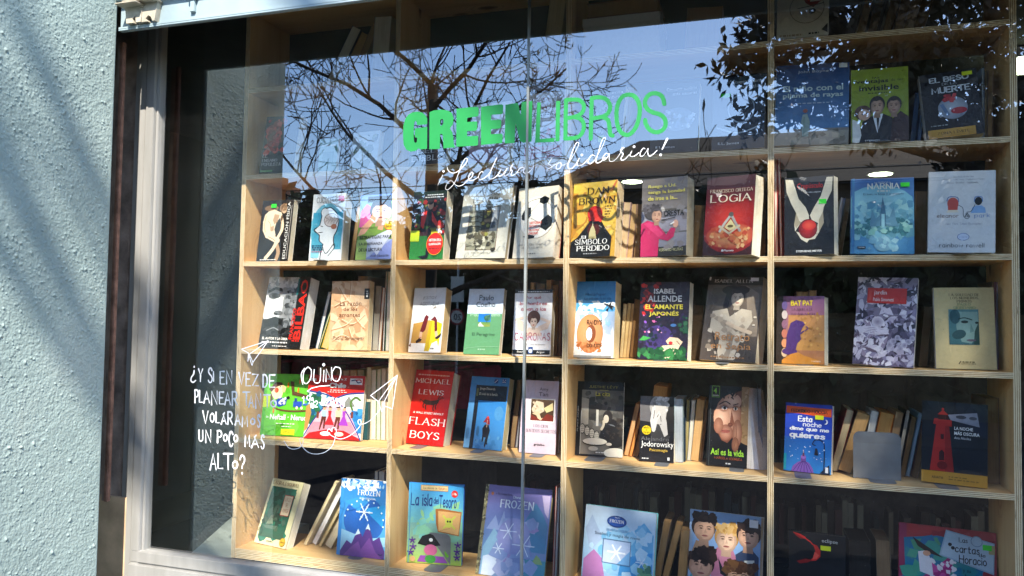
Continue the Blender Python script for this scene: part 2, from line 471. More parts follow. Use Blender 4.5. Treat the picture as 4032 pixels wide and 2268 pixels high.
def text_strokes(s, style):
    """-> verts2d, faces; cap height 1. styles: f serif, F bold serif, h hand, H bold hand"""
    V_ = []; F_ = []
    x = 0.0
    thick = {'f': .135, 'F': .175, 'h': .14, 'H': .21, 't': .095}[style]
    thin = {'f': .06, 'F': .085}.get(style, thick)
    for ch in s:
        if ch == ' ':
            x += .42; continue
        st = glyph(ch)
        if not st: x += .3; continue
        xs = [p[0] for _, q in st for p in q]
        lo, hi = min(xs), max(xs)
        for kind, q in st:
            q = [(p[0] - lo + x, p[1]) for p in q]
            if style in 'fF':
                if kind == 'l' and len(q) > 1:
                    for a, b in zip(q, q[1:]):
                        dx, dy = b[0] - a[0], b[1] - a[1]
                        L = math.hypot(dx, dy) or 1
                        w = thin + (thick - thin) * (abs(dy) / L if dx * dy <= 0 or abs(dx) < .05 else .35 * abs(dy) / L)
                        vs_, fs_ = ribbon([a, b], w)
                        o = len(V_); V_ += vs_; F_ += [[o + i for i in f] for f in fs_]
                    for e in (0, -1):
                        p = q[e]
                        o2 = q[1] if e == 0 else q[-2]
                        if abs(p[1] - o2[1]) > .3 and (p[1] < .03 or p[1] > .97 or abs(p[1] - .62) < .02):
                            vs_, fs_ = ribbon([(p[0] - .1, p[1]), (p[0] + .1, p[1])], .05)
                            o = len(V_); V_ += vs_; F_ += [[o + i for i in f] for f in fs_]
                    continue
                ws = []
                for i in range(len(q)):
                    a, b = q[max(0, i - 1)], q[min(len(q) - 1, i + 1)]
                    L = math.hypot(b[0] - a[0], b[1] - a[1]) or 1
                    ws.append(thin + (thick - thin) * abs(b[1] - a[1]) / L)
                vs_, fs_ = ribbon(q, ws)
            else:
                vs_, fs_ = ribbon(q, thick)
            o = len(V_); V_ += vs_; F_ += [[o + i for i in f] for f in fs_]
        x += hi - lo + (.24 if style in 'fFt' else .2)
    return V_, F_

_tc = {}
def text_font(s, bold):
    key = (s, bold)
    if key in _tc: return _tc[key]
    cu = bpy.data.curves.new('lettering', 'FONT')
    cu.body = s
    cu.resolution_u = 2
    if bold: cu.offset = 0.022
    ob = bpy.data.objects.new('lettering', cu)
    me = ob.to_mesh()
    r = ([(v.co.x, v.co.y) for v in me.vertices], [list(p.vertices) for p in me.polygons])
    ob.to_mesh_clear()
    bpy.data.objects.remove(ob); bpy.data.curves.remove(cu)
    _tc[key] = r
    return r

def poly_tris(pts):
    return [list(tt) for tt in tessellate_polygon([[Vector((p[0], p[1], 0)) for p in pts]])]
# ------------------------------------------------------------------ cover pictures (flat print, drawn in u,v of the cover)
class Art:
    def __init__(self, w, h):
        self.w, self.h = w, h
        self.v = []; self.c = []; self.f = []; self.k = 0
        self.rnd = random.Random(7)
    def put(self, vs, fs, c):
        """vs in u,v; clipped softly to the cover"""
        o = len(self.v)
        self.k += 1
        for i, (u, v) in enumerate(vs):
            self.v.append((min(1, max(0, u)), min(1, max(0, v)), self.k + .8 * i / len(vs)))
            self.c.append(hexc(c[i]) if isinstance(c, list) else hexc(c))
        self.f += [[o + i for i in f] for f in fs]
        return self
    def R(self, u0, u1, v0, v1, c, ct=None):
        return self.put([(u0, v0), (u1, v0), (u1, v1), (u0, v1)], [(0, 1, 2, 3)], [c, c, ct or c, ct or c])
    def H(self, u0, u1, v0, v1, c, cr):
        return self.put([(u0, v0), (u1, v0), (u1, v1), (u0, v1)], [(0, 1, 2, 3)], [c, cr, cr, c])
    def P(self, c, *p):
        p = [(p[i], p[i + 1]) for i in range(0, len(p), 2)]
        return self.put(p, poly_tris(p), c)
    def E(self, cx, cy, rx, ry, c, c2=None, rot=0, n=22):
        """ry in cover heights, rx in cover widths; c2 = centre colour"""
        a = math.radians(rot); asp = self.h / self.w
        vs = [(cx, cy)]
        for k in range(n):
            t_ = 2 * math.pi * k / n
            x, y = rx * math.cos(t_), ry * asp * math.sin(t_)
            vs.append((cx + x * math.cos(a) - y * math.sin(a), cy + (x * math.sin(a) + y * math.cos(a)) / asp))
        return self.put(vs, [(0, 1 + k, 1 + (k + 1) % n) for k in range(n)], [c2 or c] + [c] * n)
    def S(self, c, wd, *p, curve=True):
        """stroke, width in cover widths"""
        asp = self.h / self.w
        q = [(p[i], p[i + 1] * asp) for i in range(0, len(p), 2)]
        if curve and len(q) > 2: q = catmull(q, 5)
        vs, fs = ribbon(q, wd)
        return self.put([(x, y / asp) for x, y in vs], fs, c)
    def N(self, n, u0, u1, v0, v1, size, pal, seed=1, asp=1.0):
        r = random.Random(seed)
        a_ = self.h / self.w
        for _ in range(n):
            cx, cy = r.uniform(u0, u1), r.uniform(v0, v1)
            s = size * r.uniform(.5, 1.3); t_ = r.uniform(0, 6.28)
            pts = []
            m = r.choice((4, 5, 6))
            for k in range(m):
                an = 6.28 * k / m; rr = s * r.uniform(.6, 1.1)
                x, y = rr * math.cos(an), rr * asp * math.sin(an)
                pts.append((cx + x * math.cos(t_) - y * math.sin(t_), cy + (x * math.sin(t_) + y * math.cos(t_)) / a_))
            self.put([(cx, cy)] + pts, [(0, 1 + k, 1 + (k + 1) % m) for k in range(m)], r.choice(pal))
        return self
    def T(self, s, u0, u1, v0, v1, c, st='b', rot=0):
        if st in 'fF' and any(c.islower() for c in s): st = 'b' if st == 'f' else 'B'
        if st in 'bB':
            vs, fs = text_font(s, st == 'B')
        else:
            vs, fs = text_strokes(s, st)
        if not vs: return self
        x0, x1 = min(p[0] for p in vs), max(p[0] for p in vs)
        y0, y1 = min(p[1] for p in vs), max(p[1] for p in vs)
        out = []
        for x, y in vs:
            a, b = (x - x0) / (x1 - x0), (y - y0) / (y1 - y0)
            out.append((u0 + a * (u1 - u0), v0 + b * (v1 - v0)) if not rot else (u1 - b * (u1 - u0), v0 + a * (v1 - v0)))
        return self.put(out, fs, c)
    def line(self, u0, u1, v, c, h=.012, seed=0):
        """a line of print too small to read"""
        r = random.Random(seed + int(v * 1000)); x = u0
        while x < u1:
            w = r.uniform(.02, .07)
            self.R(x, min(u1, x + w), v - h / 2, v + h / 2, c); x += w + .018
        return self
    def face(self, cx, cy, rx, ry, skin, hair, dk='3a2a22', turn=0, bg=None):
        """small painted head: soft shading by colour blends"""
        def sh(h, k):
            return tuple(min(1, v * k) for v in hexc(h))
        t_ = turn * rx
        self.P(sh(skin, .62), cx - rx * .42, cy - ry * .7, cx + rx * .42, cy - ry * .7, cx + rx * .5, cy - ry * 1.35, cx - rx * .5, cy - ry * 1.35)
        self.E(cx - t_ * .15, cy + ry * .24, rx * 1.18, ry * 1.0, sh(hair, .75), hair)
        self.E(cx, cy - ry * .02, rx * .98, ry * 1.0, sh(skin, .58), skin)
        self.E(cx + t_ * .3 + rx * .05, cy + ry * .02, rx * .7, ry * .8, sh(skin, .84), sh(skin, 1.12))
        self.E(cx - rx * .5, cy - ry * .2, rx * .3, ry * .25, sh(skin, .80), sh(skin, .92))
        self.P(sh(hair, .9), cx - rx * 1.1, cy + ry * .1, cx - rx * .95, cy + ry * .7, cx - rx * .4, cy + ry * 1.06, cx + rx * .3, cy + ry * 1.12, cx + rx * .9, cy + ry * .75, cx + rx * 1.1, cy + ry * .15, cx + rx * .9, cy + ry * .45, cx + rx * .5, cy + ry * .72, cx - rx * .1, cy + ry * .62, cx - rx * .55, cy + ry * .68, cx - rx * .88, cy + ry * .42)
        self.S(sh(hair, 1.5), rx * .09, cx - rx * .7, cy + ry * .75, cx - rx * .1, cy + ry * .95, cx + rx * .5, cy + ry * .88)
        for sx in (-.38, .38):
            ex = cx + rx * (sx + turn * .18)
            self.E(ex, cy + ry * .10, rx * .24, ry * .11, sh(skin, .72), sh(skin, .66))
            self.E(ex, cy + ry * .10, rx * .13, ry * .05, dk)
            self.S(dk, rx * .075, ex - rx * .2, cy + ry * .25, ex, cy + ry * .31, ex + rx * .18, cy + ry * .27)
        self.P(sh(skin, .76), cx + t_ * .25 + rx * .02, cy + ry * .12, cx + t_ * .3 + rx * .15, cy - ry * .24, cx + t_ * .25 - rx * .12, cy - ry * .26)
        self.E(cx + t_ * .2, cy - ry * .5, rx * .3, ry * .075, 'a0605a', '8a4640')
        self.E(cx + t_ * .15, cy - ry * .72, rx * .24, ry * .08, sh(skin, .86), sh(skin, 1.02))
        return self

GRN, YEL = '35e02f', 'e4ee20'
def cov(k, a):
    """draws the picture of cover k on a; returns price stickers (u0,u1,v0,v1,colour)"""
    W, B = 'f4f2ec', '16161a'
    if k == 'fisica':
        a.R(0, 1, 0, 1, '1c1b1c', '2b2625')
        a.E(.3, .87, .22, .05, '7a6048'); sk, sh = 'e6cfb0', 'b08e6c'
        a.S(sh, .11, .56, .30, .66, .15, .62, .03); a.S(sk, .10, .60, .33, .46, .18, .28, .05)
        a.P(sk, .22, .82, .40, .845, .58, .80, .62, .72, .50, .64, .46, .52, .52, .42, .40, .36, .22, .38, .10, .50, .08, .64, .12, .76); a.S(sk, .15, .26, .43, .42, .38, .60, .33)
        a.P(sh, .42, .77, .58, .755, .53, .64, .44, .60, .38, .67); a.P(sh, .34, .56, .44, .58, .44, .50, .36, .48); a.S('c9ab86', .03, .16, .74, .13, .6, .18, .48); a.S(sh, .016, .24, .66, .32, .6, .34, .5); a.S('8a6a4c', .016, .30, .40, .46, .355, .58, .31)
        a.S(sk, .085, .60, .775, .70, .62, .70, .50, .60, .38, .52, .24); a.S('9c7a58', .014, .655, .74, .66, .62, .65, .5); a.E(.66, .70, .035, .05, '6a503a')
        a.E(.68, .865, .12, .07, '927458'); a.E(.72, .82, .075, .045, 'c8a888'); a.N(30, .58, .78, .83, .93, .03, ['8a6a50', 'a58465', '6b503c'], 3)
        a.T('EDUCACIÓN FÍSICA', .80, .91, .03, .96, W, 'b', 1); a.line(.12, .62, .02, W)
        a.S('c8c0b8', .012, .955, .03, .965, .9)
        return [(.30, .46, .875, .935, GRN)]
    if k == 'terapia':
        a.R(0, 1, 0, 1, 'f0f4f4'); a.E(.48, .48, .50, .38, '7cc8dc', '4fb4d0'); a.R(.04, .96, .16, .72, '62bdd6', '3fa9cb'); a.R(.04, .3, .04, .2, '8fd0e0')
        a.N(30, .05, .95, .2, .75, .05, ['55b3cf', '74c4da', '4aa8c6'], 5)
        ol = '22282c'
        a.S(ol, .028, .34, .0, .36, .14, .40, .24, .28, .30, .27, .38, .10, .46, .26, .52, .30, .64, .35, .76, .30, .72, .32, .62); a.E(.40, .72, .13, .075, ol); a.E(.40, .72, .115, .065, 'f4f8f8')
        a.P('f4f8f8', .36, .02, .38, .16, .42, .24, .30, .29, .29, .38, .12, .455, .28, .53, .32, .66, .42, .77, .58, .78, .76, .70, .84, .58, .80, .44, .72, .34, .74, .24, .76, .02)
        a.S(ol, .026, .42, .78, .58, .785, .76, .70, .845, .58, .80, .44, .72, .35, .74, .22); a.S(ol, .02, .24, .415, .36, .42); a.S(ol, .02, .3, .515, .36, .505)
        a.E(.60, .60, .22, .105, '6b4a40'); a.E(.60, .60, .205, .095, 'e9dcd4'); a.E(.70, .50, .09, .04, 'b87358')
        for i in range(9): a.S('7a5a50', .012, .42 + .045 * i, .55 + .03 * (i % 2), .45 + .045 * i, .61, .42 + .045 * i, .66 - .02 * (i % 3))
        a.S(ol, .02, .40, .2, .52, .1, .74, .24, .76, .18, .58, .06); a.T('CUICOTERAPIA', .12, .90, .865, .955, '30343a', 't')
        for i in range(3): a.line(.08, .42, .22 - .03 * i, '2f5a78', .02, i)
        a.line(.08, .4, .13, 'c05a80', .012); a.T('Planeta', .1, .28, .025, .045, '555', 'b')
        return [(.80, .97, .88, .955, 'e8407a'), (.76, .90, .905, .95, 'f0f0f0')]
    if k == 'ensena':
        a.R(0, 1, 0, 1, 'b9c4e0', 'a8b0d8'); a.R(0, 1, .3, .62, '7ea04a', '86ae50'); a.R(.0, 1, .6, 1, '9cc46a', '5a78c0'); a.E(.95, .75, .3, .2, '86c23c')
        a.P('e86aa8', .02, .5, .04, .74, .2, .86, .4, .78, .42, .58, .2, .5); a.P('f0b090', .0, .36, .1, .5, .38, .66, .44, .58, .2, .40); a.P('e9a888', .55, .46, .70, .44, .76, .62, .62, .64)
        a.E(.62, .78, .30, .20, '2c2424'); a.face(.60, .72, .25, .16, 'f2bfa0', '3a2c2a', '4a3028', .3); a.E(.42, .62, .10, .07, 'f0b494'); a.E(.84, .70, .08, .09, 'f0b494')
        a.R(.22, .98, .88, .97, '24242c'); a.P('8e9ad6', .3, .02, 1, .3, 1, .0); a.R(0, .3, 0, .3, '9cb860', 'a6c070'); a.P('d9def0', .25, .3, .9, .45, 1, .4, .6, .06)
        a.E(.90, .52, .16, .085, 'e05a28'); a.E(.90, .52, .145, .075, 'f2c83c'); a.T('2ª', .85, .95, .53, .575, B, 'B'); a.T('Edición', .79, 1.0, .475, .515, B, 'B')
        a.T('Mabel Condemarín', .05, .5, .475, .50, '333', 'b')
        for s, u, v in (('ESTRATEGIAS PARA', .98, .345), ('LA ENSEÑANZA', .74, .25), ('DE LA LECTURA', .74, .155)): a.T(s, .08, u, v - .03, v + .02, '26262c', 'B')
        a.T('Ariel Educación', .42, .95, .035, .075, '333', 'h')
        return []
    if k == 'clasif':
        a.R(0, 1, 0, 1, '2c7a34', '14201a'); a.R(0, 1, .34, .95, '3a2024', '141a1c')
        a.N(70, 0, 1, .36, .9, .08, ['8c2420', '4a1a1c', '283848', '6c6a30', '9a3028', '30502c', '1c2430'], 4); a.R(0, .26, .26, .42, '9cb42a', 'c8d42c'); a.R(.55, .9, .34, .46, 'd8cc2c', '4a4a20'); a.N(16, .8, 1, .35, .55, .06, ['c83030', 'e0e0e0', 'b02828'], 6)
        a.P('17171c', .28, .04, .48, .06, .50, .46, .60, .42, .62, .2, .55, .02, .42, .0, .22, .05); a.P('15151a', .28, .50, .62, .48, .58, .70, .36, .70)
        a.P('d83028', .28, .48, .36, .44, .42, .6, .44, .70, .36, .72, .28, .62); a.P('d83028', .58, .70, .66, .62, .84, .48, .78, .45, .60, .56)
        a.E(.54, .79, .085, .065, 'd0a080'); a.E(.52, .83, .09, .035, '2a221e'); a.E(.82, .46, .05, .025, 'c8987a')
        a.E(.74, .22, .25, .165, 'd8cc2c'); a.E(.74, .22, .245, .16, 'd8261e'); a.T('HISTORIA DE LA', .56, .93, .255, .295, W, 'B'); a.T('CLASIFICACIÓN', .56, .92, .20, .24, W, 'B'); a.line(.58, .88, .15, '8a1a18', .02)
        a.line(.42, .9, .94, 'cfd4d8', .014, 1); a.line(.36, .92, .905, 'cfd4d8', .014, 2); a.T('Aguilar', .66, .84, .03, .05, B, 'h')
        return []
    if k == 'grimm':
        a.R(0, 1, 0, 1, 'cfcbbb', 'd6d4c8'); a.R(.17, .79, .105, .695, '6e4038'); a.R(.18, .78, .11, .69, '8d8a74', 'a3a698')
        a.N(60, .19, .5, .13, .66, .05, ['8a8672', '6c6a58', 'a39f88', '77755f'], 2, .7)
        for i in range(8): a.S('3a372e', .012, .19, .16 + .065 * i, .33, .17 + .065 * i, .46, .15 + .065 * i, curve=False)
        a.R(.50, .58, .34, .62, '4a4438'); a.P('3a352c', .45, .66, .6, .69, .66, .6, .62, .35, .46, .3); a.P('b8bcc0', .64, .4, .78, .36, .78, .68, .66, .68); a.P('5a6068', .62, .36, .78, .36, .78, .5, .7, .55)
        a.N(50, .2, .77, .12, .34, .05, ['c6c2ac', '57523f', 'a09c86', '3f3b30'], 8); a.N(9, .44, .6, .3, .6, .05, ['8c8a40', '6c5c3c', 'b8a850'], 3)
        a.T('CUENTOS', .26, .76, .845, .925, '62605e', 'f'); a.T('DE GRIMM', .22, .78, .745, .825, '62605e', 'f'); a.line(.26, .76, .718, '55534e', .012); a.T('Editorial Juventud', .32, .66, .06, .08, '55534e', 'f')
        return []
    if k == 'futbol':
        a.R(0, 1, 0, 1, 'eee2cc', 'ddd6c6'); a.E(.52, .57, .46, .305, 'b8aa94'); a.E(.51, .575, .45, .298, 'f2eee4')
        for p in ((.54, .84, .66, .87, .78, .83, .76, .77, .64, .75, .54, .78), (.12, .60, .2, .70, .34, .72, .36, .60, .26, .52, .14, .54), (.62, .52, .78, .60, .90, .54, .90, .44, .76, .37, .62, .42), (.2, .30, .32, .33, .5, .31, .48, .275, .34, .265)): a.P('1f2020', *p)
        for p in ((.36, .66, .54, .78), (.76, .77, .92, .66), (.62, .48, .36, .56), (.78, .60, .76, .77), (.3, .53, .32, .33), (.62, .43, .5, .31), (.2, .7, .3, .8, .54, .84)): a.S('8a8478', .012, *p)
        for i, s in enumerate(('HISTORIAS', 'SECRETAS', 'DEL FÚTBOL', 'CHILENO')): a.T(s, .34, .64 - .02 * i, .475 - i * .05, .51 - i * .05, 'e03a30', 'B')
        a.T('JUAN CRISTÓBAL GUARELLO', .12, .8, .17, .205, '4a4640', 't'); a.T('LUIS URRUTIA O\'NELL (CHOMSKY)', .2, .74, .13, .155, '5a564e', 't'); a.line(.36, .56, .06, '666')
        return []
    if k == 'simbolo':
        a.R(0, 1, 0, 1, 'c99a3a', 'd8b848'); a.N(90, 0, 1, .2, 1, .09, ['c08c30', 'd4ac44', 'dcbc58', 'b88a34'], 5)
        a.P('b07c28', .0, .22, .12, .36, .34, .46, .36, .52, .2, .6, .02, .55); a.E(.16, .52, .16, .09, 'd9aa44'); a.E(.82, .52, .18, .13, 'd9b24a')
        a.P('1a1714', 0, 0, .9, .0, .92, .25, .78, .36, .66, .48, .56, .52, .44, .50, .30, .38, .14, .26, 0, .2); a.E(.50, .36, .14, .09, '4a1c14')
        a.E(.52, .57, .17, .105, 'b81e18'); a.N(14, .40, .64, .50, .64, .09, ['d83a2c', 'c02018', 'e04a38'], 7); a.E(.52, .57, .10, .065, 'c82a20')
        a.P('b9ae80', .40, .26, .56, .26, .55, .33, .52, .38, .48, .43, .44, .38, .41, .33); a.R(.40, .57, .24, .27, 'a89c6c'); a.S('e0d8b0', .012, .48, .42, .48, .47)
        a.T('DAN', .32, .82, .83, .925, '201c16', 'f'); a.T('BROWN', .14, .97, .70, .79, '201c16', 'f'); a.T('El', .24, .34, .245, .285, W, 'F'); a.T('SÍMBOLO', .10, .82, .165, .255, W, 'f'); a.T('PERDIDO', .14, .88, .08, .15, W, 'f'); a.line(.3, .6, .045, 'aaa')
        for i in range(5): a.line(.74, .92 - .02 * i, .66 - .035 * i, '4a3a1c', .014, i)
        a.P('cf6a3a', .84, .86, .98, 1, 1, .99, .92, .88)
        return []
    if k == 'ruego':
        a.R(0, 1, 0, 1, '6b6468', '7a7472'); a.R(0, 1, .55, 1, '7d7674', '8a8078'); a.R(0, 1, .30, .58, '8b8792', '95929c'); a.R(.3, 1, .12, .30, '7d7c88', '86858f'); a.R(.36, 1, 0, .12, '2e2c28'); a.R(0, 1, .575, .60, '5c5650'); a.R(.3, 1, .29, .31, '5e5a5a')
        a.N(40, 0, 1, .1, 1, .1, ['7b7476', '858080', '716b6c'], 3)
        a.P('b82858', 0, .0, .0, .42, .14, .46, .34, .42, .56, .27, .66, .36, .76, .34, .72, .24, .60, .19, .40, .22, .38, .0); a.P('cf3a6c', .06, .42, .18, .44, .34, .38, .5, .28, .4, .24, .2, .34)
        a.E(.26, .56, .20, .10, '4a4442'); a.N(26, .08, .44, .5, .66, .05, ['565052', '6c6668', '423c3c'], 2); a.face(.34, .515, .11, .09, 'd0a286', '565052', '40302a', .5)
        a.E(.76, .40, .06, .05, 'd0a088'); a.S('e8e8e8', .03, .66, .40, .72, .42)
        for i, (s, u) in enumerate((('Ruego a Ud.', .76), ('tenga la bondad', .95), ('de irse a la...', .79))): a.T(s, .14, u, .862 - .075 * i, .915 - .075 * i, 'eee070', 'B')
        a.T('CRESTA', .50, .94, .50, .575, '1a1a1a', 'H'); a.S('1a1a1a', .016, .46, .455, .74, .48); a.T('FERNANDO VILLEGAS', .42, .93, .06, .095, 'e4e0a8', 't')
        return []
    if k == 'logia':
        a.R(0, 1, 0, 1, '3a1818', '4c2a2c'); a.R(0, 1, .3, .85, 'b01a1a', '5c2428'); a.E(.55, .38, .62, .36, '8e1a16', 'd23a28'); a.E(.55, .24, .5, .16, 'b8402c', 'e8b070'); a.N(50, .15, .95, .1, .34, .06, ['d89058', 'c86a3c', 'e2b078', 'b8482c'], 4)
        a.P('c02a20', .52, .40, .72, .33, .60, .26, .42, .34)
        a.S('b9b4ac', .05, .54, .50, .42, .40, .33, .30, curve=False); a.S('a49e98', .05, .55, .50, .66, .38, .74, .30, curve=False); a.S('c8b89a', .05, .32, .36, .52, .27, .72, .36, curve=False)
        a.P('d8c890', .54, .45, .66, .345, .53, .30, .42, .35); a.E(.54, .36, .06, .018, '6a5a3a'); a.E(.545, .51, .05, .03, '5a544e')
        a.T('FRANCISCO ORTEGA', .08, .96, .79, .835, 'e9d8b8', 'f'); a.T('LOGIA', .08, .95, .665, .765, 'f0e2c4', 'f'); a.T('Planeta', .44, .64, .045, .07, 'e8e0d8', 'B'); a.E(.41, .057, .025, .014, 'e8e0d8')
        return []
    if k == 'crepu':
        a.R(0, 1, 0, 1, '151416'); sk, s2 = 'd8d0b8', 'a89c80'
        a.P(sk, .02, .98, .17, .97, .29, .72, .44, .60, .50, .50, .50, .42, .34, .42, .26, .34, .22, .30, .20, .40, .24, .54, .14, .66, .04, .82); a.P(s2, .24, .54, .30, .44, .34, .42, .24, .34, .20, .40)
        a.P(sk, .86, .98, .98, .98, .96, .80, .80, .60, .78, .54, .80, .40, .70, .28, .64, .26, .68, .40, .56, .44, .52, .50, .60, .60, .74, .74); a.P(s2, .78, .54, .80, .40, .70, .28, .70, .44)
        a.P(sk, .24, .30, .34, .20, .46, .155, .50, .19, .62, .20, .72, .30, .66, .26, .50, .24, .34, .28)
        a.E(.48, .33, .19, .125, '6a1216', 'b81c1e'); a.E(.50, .375, .14, .065, 'c4201e', 'e85a40')
        a.T('Crepúsculo', .26, .78, .83, .92, 'cc2b24', 'f'); a.T('Un amor peligroso', .44, .74, .785, .81, 'd8d8d8', 'f'); a.T('STEPHENIE MEYER', .24, .76, .035, .06, W, 'B')
        return [(.70, .85, .64, .70, GRN)]
    if k == 'leon':
        a.R(0, 1, 0, 1, '5ea2c8', '3c6ea8'); a.E(.45, .55, .62, .36, '7cc0d0', 'b4e0e0'); a.N(70, .03, .97, .2, .7, .09, ['7ab8c4', '9cd2d4', '5c9cb4', 'a8dcd8', '6aa6b0'], 3); a.N(60, .05, .95, .26, .44, .06, ['4a8c90', '8cc8b8', '387880', 'a4d8c8'], 5)
        a.P('6a9cae', .30, .36, .34, .58, .40, .46, .46, .5, .51, .76, .56, .5, .62, .48, .68, .62, .72, .44, .76, .36); a.P('4c7c94', .47, .36, .48, .6, .51, .74, .55, .58, .57, .36); a.R(.49, .54, .34, .52, 'a8dce0')
        a.E(.52, .13, .15, .10, '8cbcc8', '6a9cb8'); a.N(20, .3, .75, .05, .22, .06, ['9cd0d8', '7cb4c8', 'b0dce0'], 9)
        a.T('Las CRÓNICAS de', .38, .64, .93, .955, 'f0f0e0', 'f'); a.T('NARNIA', .26, .78, .85, .93, 'f4f2dc', 'F'); a.line(.42, .62, .825, 'e8e8d8', .02); a.T('El león, la bruja y el armario', .20, .84, .765, .80, '2c4458', 'f'); a.R(.11, .24, .065, .095, '22303c'); a.T('DESTINO', .125, .225, .072, .088, 'e0e0e0', 'B'); a.R(.02, .06, 0, 1, '3f80b0')
        return [(.79, .93, .875, .93, GRN)]
    if k == 'eleanor':
        a.R(0, 1, 0, 1, 'd6d9da', 'dcdddb')
        a.E(.37, .60, .085, .075, 'c8524a'); a.P('c8524a', .29, .62, .45, .62, .44, .50, .30, .50); a.P('e8dcc0', .27, .49, .46, .49, .44, .52, .30, .52); a.S('6a7ea8', .015, .28, .63, .30, .675, .37, .685, .44, .67, .455, .62)
        a.P('86b0dc', .64, .48, .66, .55, .72, .57, .80, .57, .85, .54, .86, .48); a.E(.75, .625, .055, .05, '22262c'); a.S('6a8ec0', .015, .69, .62, .70, .67, .75, .68, .80, .67, .81, .62)
        a.S('3a4454', .01, .45, .58, .52, .54, .53, .45, .58, .41, .62, .44, .58, .49, .64, .50, .70, .58)
        a.T('eleanor', .13, .46, .425, .475, '6a4038', 't'); a.T('&', .55, .61, .43, .48, '2c3a4a', 'f'); a.T('park', .69, .92, .41, .475, '6a8cc0', 't'); a.T('New York Times Bestseller', .26, .80, .335, .365, '8a92a4', 't')
        for i, s in enumerate(('A Best Book of the Year', 'The New York Times   Publishers Weekly', 'Kirkus   Booklist   Goodreads')): a.T(s, (.34, .22, .28)[i], (.68, .84, .74)[i], .92 - .037 * i, .94 - .037 * i, '6c7078', 't')
        a.E(.53, .19, .09, .045, '5a74a4'); a.E(.53, .19, .082, .04, 'ccd8ec'); a.P('ccd8ec', .5, .16, .54, .16, .5, .13); a.T('a novel', .47, .59, .18, .20, '6a84b4', 't'); a.T('rainbow rowell', .17, .84, .06, .115, '4a5058', 't')
        return []
    if k == 'bilbao':
        a.R(0, 1, 0, 1, '202124', '3a3c40'); a.H(0, .74, .0, 1, 'd2d4d6', '5e6266'); a.R(0, .74, 0, .42, '26282a', '303234')
        a.N(120, 0, .74, .0, .42, .06, ['1c1e20', '34373a', '45484c', '141618'], 3); a.P('e8eaec', .02, .40, .12, .62, .28, .72, .42, .72, .46, .52, .38, .44, .2, .40); a.P('cfd2d4', .02, .85, .7, .86, .72, 1, .02, 1); a.N(60, .02, .72, .84, 1, .06, ['b0b4b6', 'd8dadc', '8a8e92'], 4)
        a.P('3a3d40', .02, .80, .2, .86, .36, .84, .38, .79, .2, .82, .04, .76); a.P('34373a', .48, .80, .72, .84, .72, .76, .52, .76)
        a.E(.20, .73, .14, .04, '4a4d50'); a.E(.21, .73, .07, .030, '141414'); a.E(.59, .69, .11, .035, '2c2e30'); a.E(.59, .69, .05, .022, '0c0c0c'); a.P('8f9396', .42, .72, .50, .72, .50, .50, .44, .48)
        a.E(.35, .49, .11, .035, '6a6d70'); a.E(.30, .475, .05, .014, '1a1a1a'); a.P('1e2022', .02, .38, .3, .44, .6, .36, .66, .26, .4, .34, .1, .28); a.N(60, .5, .76, .3, .8, .06, ['74787c', '54585c', '8c9094', '3c4044'], 6); a.S('8f9396', .02, .15, .24, .3, .28, .42, .25)
        a.R(.75, 1, 0, 1, '1c1c1e'); a.R(.72, .76, .75, .98, '1f6a70')
        a.T('BILBAO', .80, .975, .13, .965, 'e22a1e', 'B', 1); a.T('FRANCISCO', .70, .785, .13, .56, 'e22a1e', 'B', 1); a.line(.78, .96, .11, 'e22a1e', .015)
        a.T('EL AUTOR Y LA OBRA', .08, .68, .115, .15, W, 'B'); a.line(.08, .68, .08, 'ddd', .018, 1); a.line(.34, .68, .03, 'ccc', .012, 2)
        return []
    if k == 'razon':
        a.R(0, 1, 0, 1, 'dcb48c', 'cfa57c')
        a.N(60, 0, 1, 0, 1, .16, ['e2c09a', 'd8b088', 'cfa27a', 'e8c8a4', 'c89a72'], 3, 1.6)
        for p in ((.2, .9, .45, .7, .5, .98), (.1, .62, .4, .7, .6, .6), (.3, .42, .6, .36, .9, .5), (.05, .28, .4, .34, .55, .42), (.5, .3, .58, .18, .72, .12), (.6, .5, .72, .4, .9, .3), (.1, .12, .3, .2, .5, .16)): a.S('b8895e', .018, *p); a.S('efd6b4', .018, *(q + (.022 if i % 2 else .02) for i, q in enumerate(p)))
        a.T('La razón', .24, .80, .64, .705, '6b3a24', 'f'); a.T('de los', .34, .70, .565, .615, '6b3a24', 'f'); a.T('amantes', .24, .78, .475, .525, '6b3a24', 'f'); a.T('Pablo Simonetti', .11, .90, .145, .20, '4a3628', 'f')
        a.R(.87, 1, .735, .885, '141414'); a.R(.885, .985, .745, .875, '2c2c2c'); a.T('AE', .91, .97, .83, .855, W, 'F'); a.T('&I', .91, .97, .80, .82, W, 'F'); a.E(.94, .775, .025, .015, W)
        return []
    if k == 'agotada':
        a.R(0, 1, 0, 1, 'eef0f2', 'cdd8e4'); a.R(0, 1, 0, .5, 'f6f6f4')
        a.P('c89a4c', .05, .14, .08, .44, .58, .5, .62, .14); a.P('e2d41e', .60, .02, .58, .49, .78, .48, .98, .44, .92, .1, .8, .02); a.P('d0b018', .48, .02, .58, .49, .66, .49, .62, .02)
        a.P('f4f4f2', .02, 0, .08, .135, .42, .135, .5, .0); a.P('f4f4f2', .62, 0, .7, .14, .86, .18, .94, .04); a.P('6a2418', .0, .10, .06, .14, .06, .08)
        a.P('6b1c22', .40, .54, .45, .58, .53, .55, .46, .34, .38, .30, .30, .32); a.P('6b1c22', .60, .50, .72, .56, .80, .50, .84, .34, .76, .30, .72, .48)
        a.P('e0b89a', .30, .32, .38, .31, .37, .19, .29, .17); a.P('e0b89a', .76, .32, .84, .33, .88, .24, .80, .22)
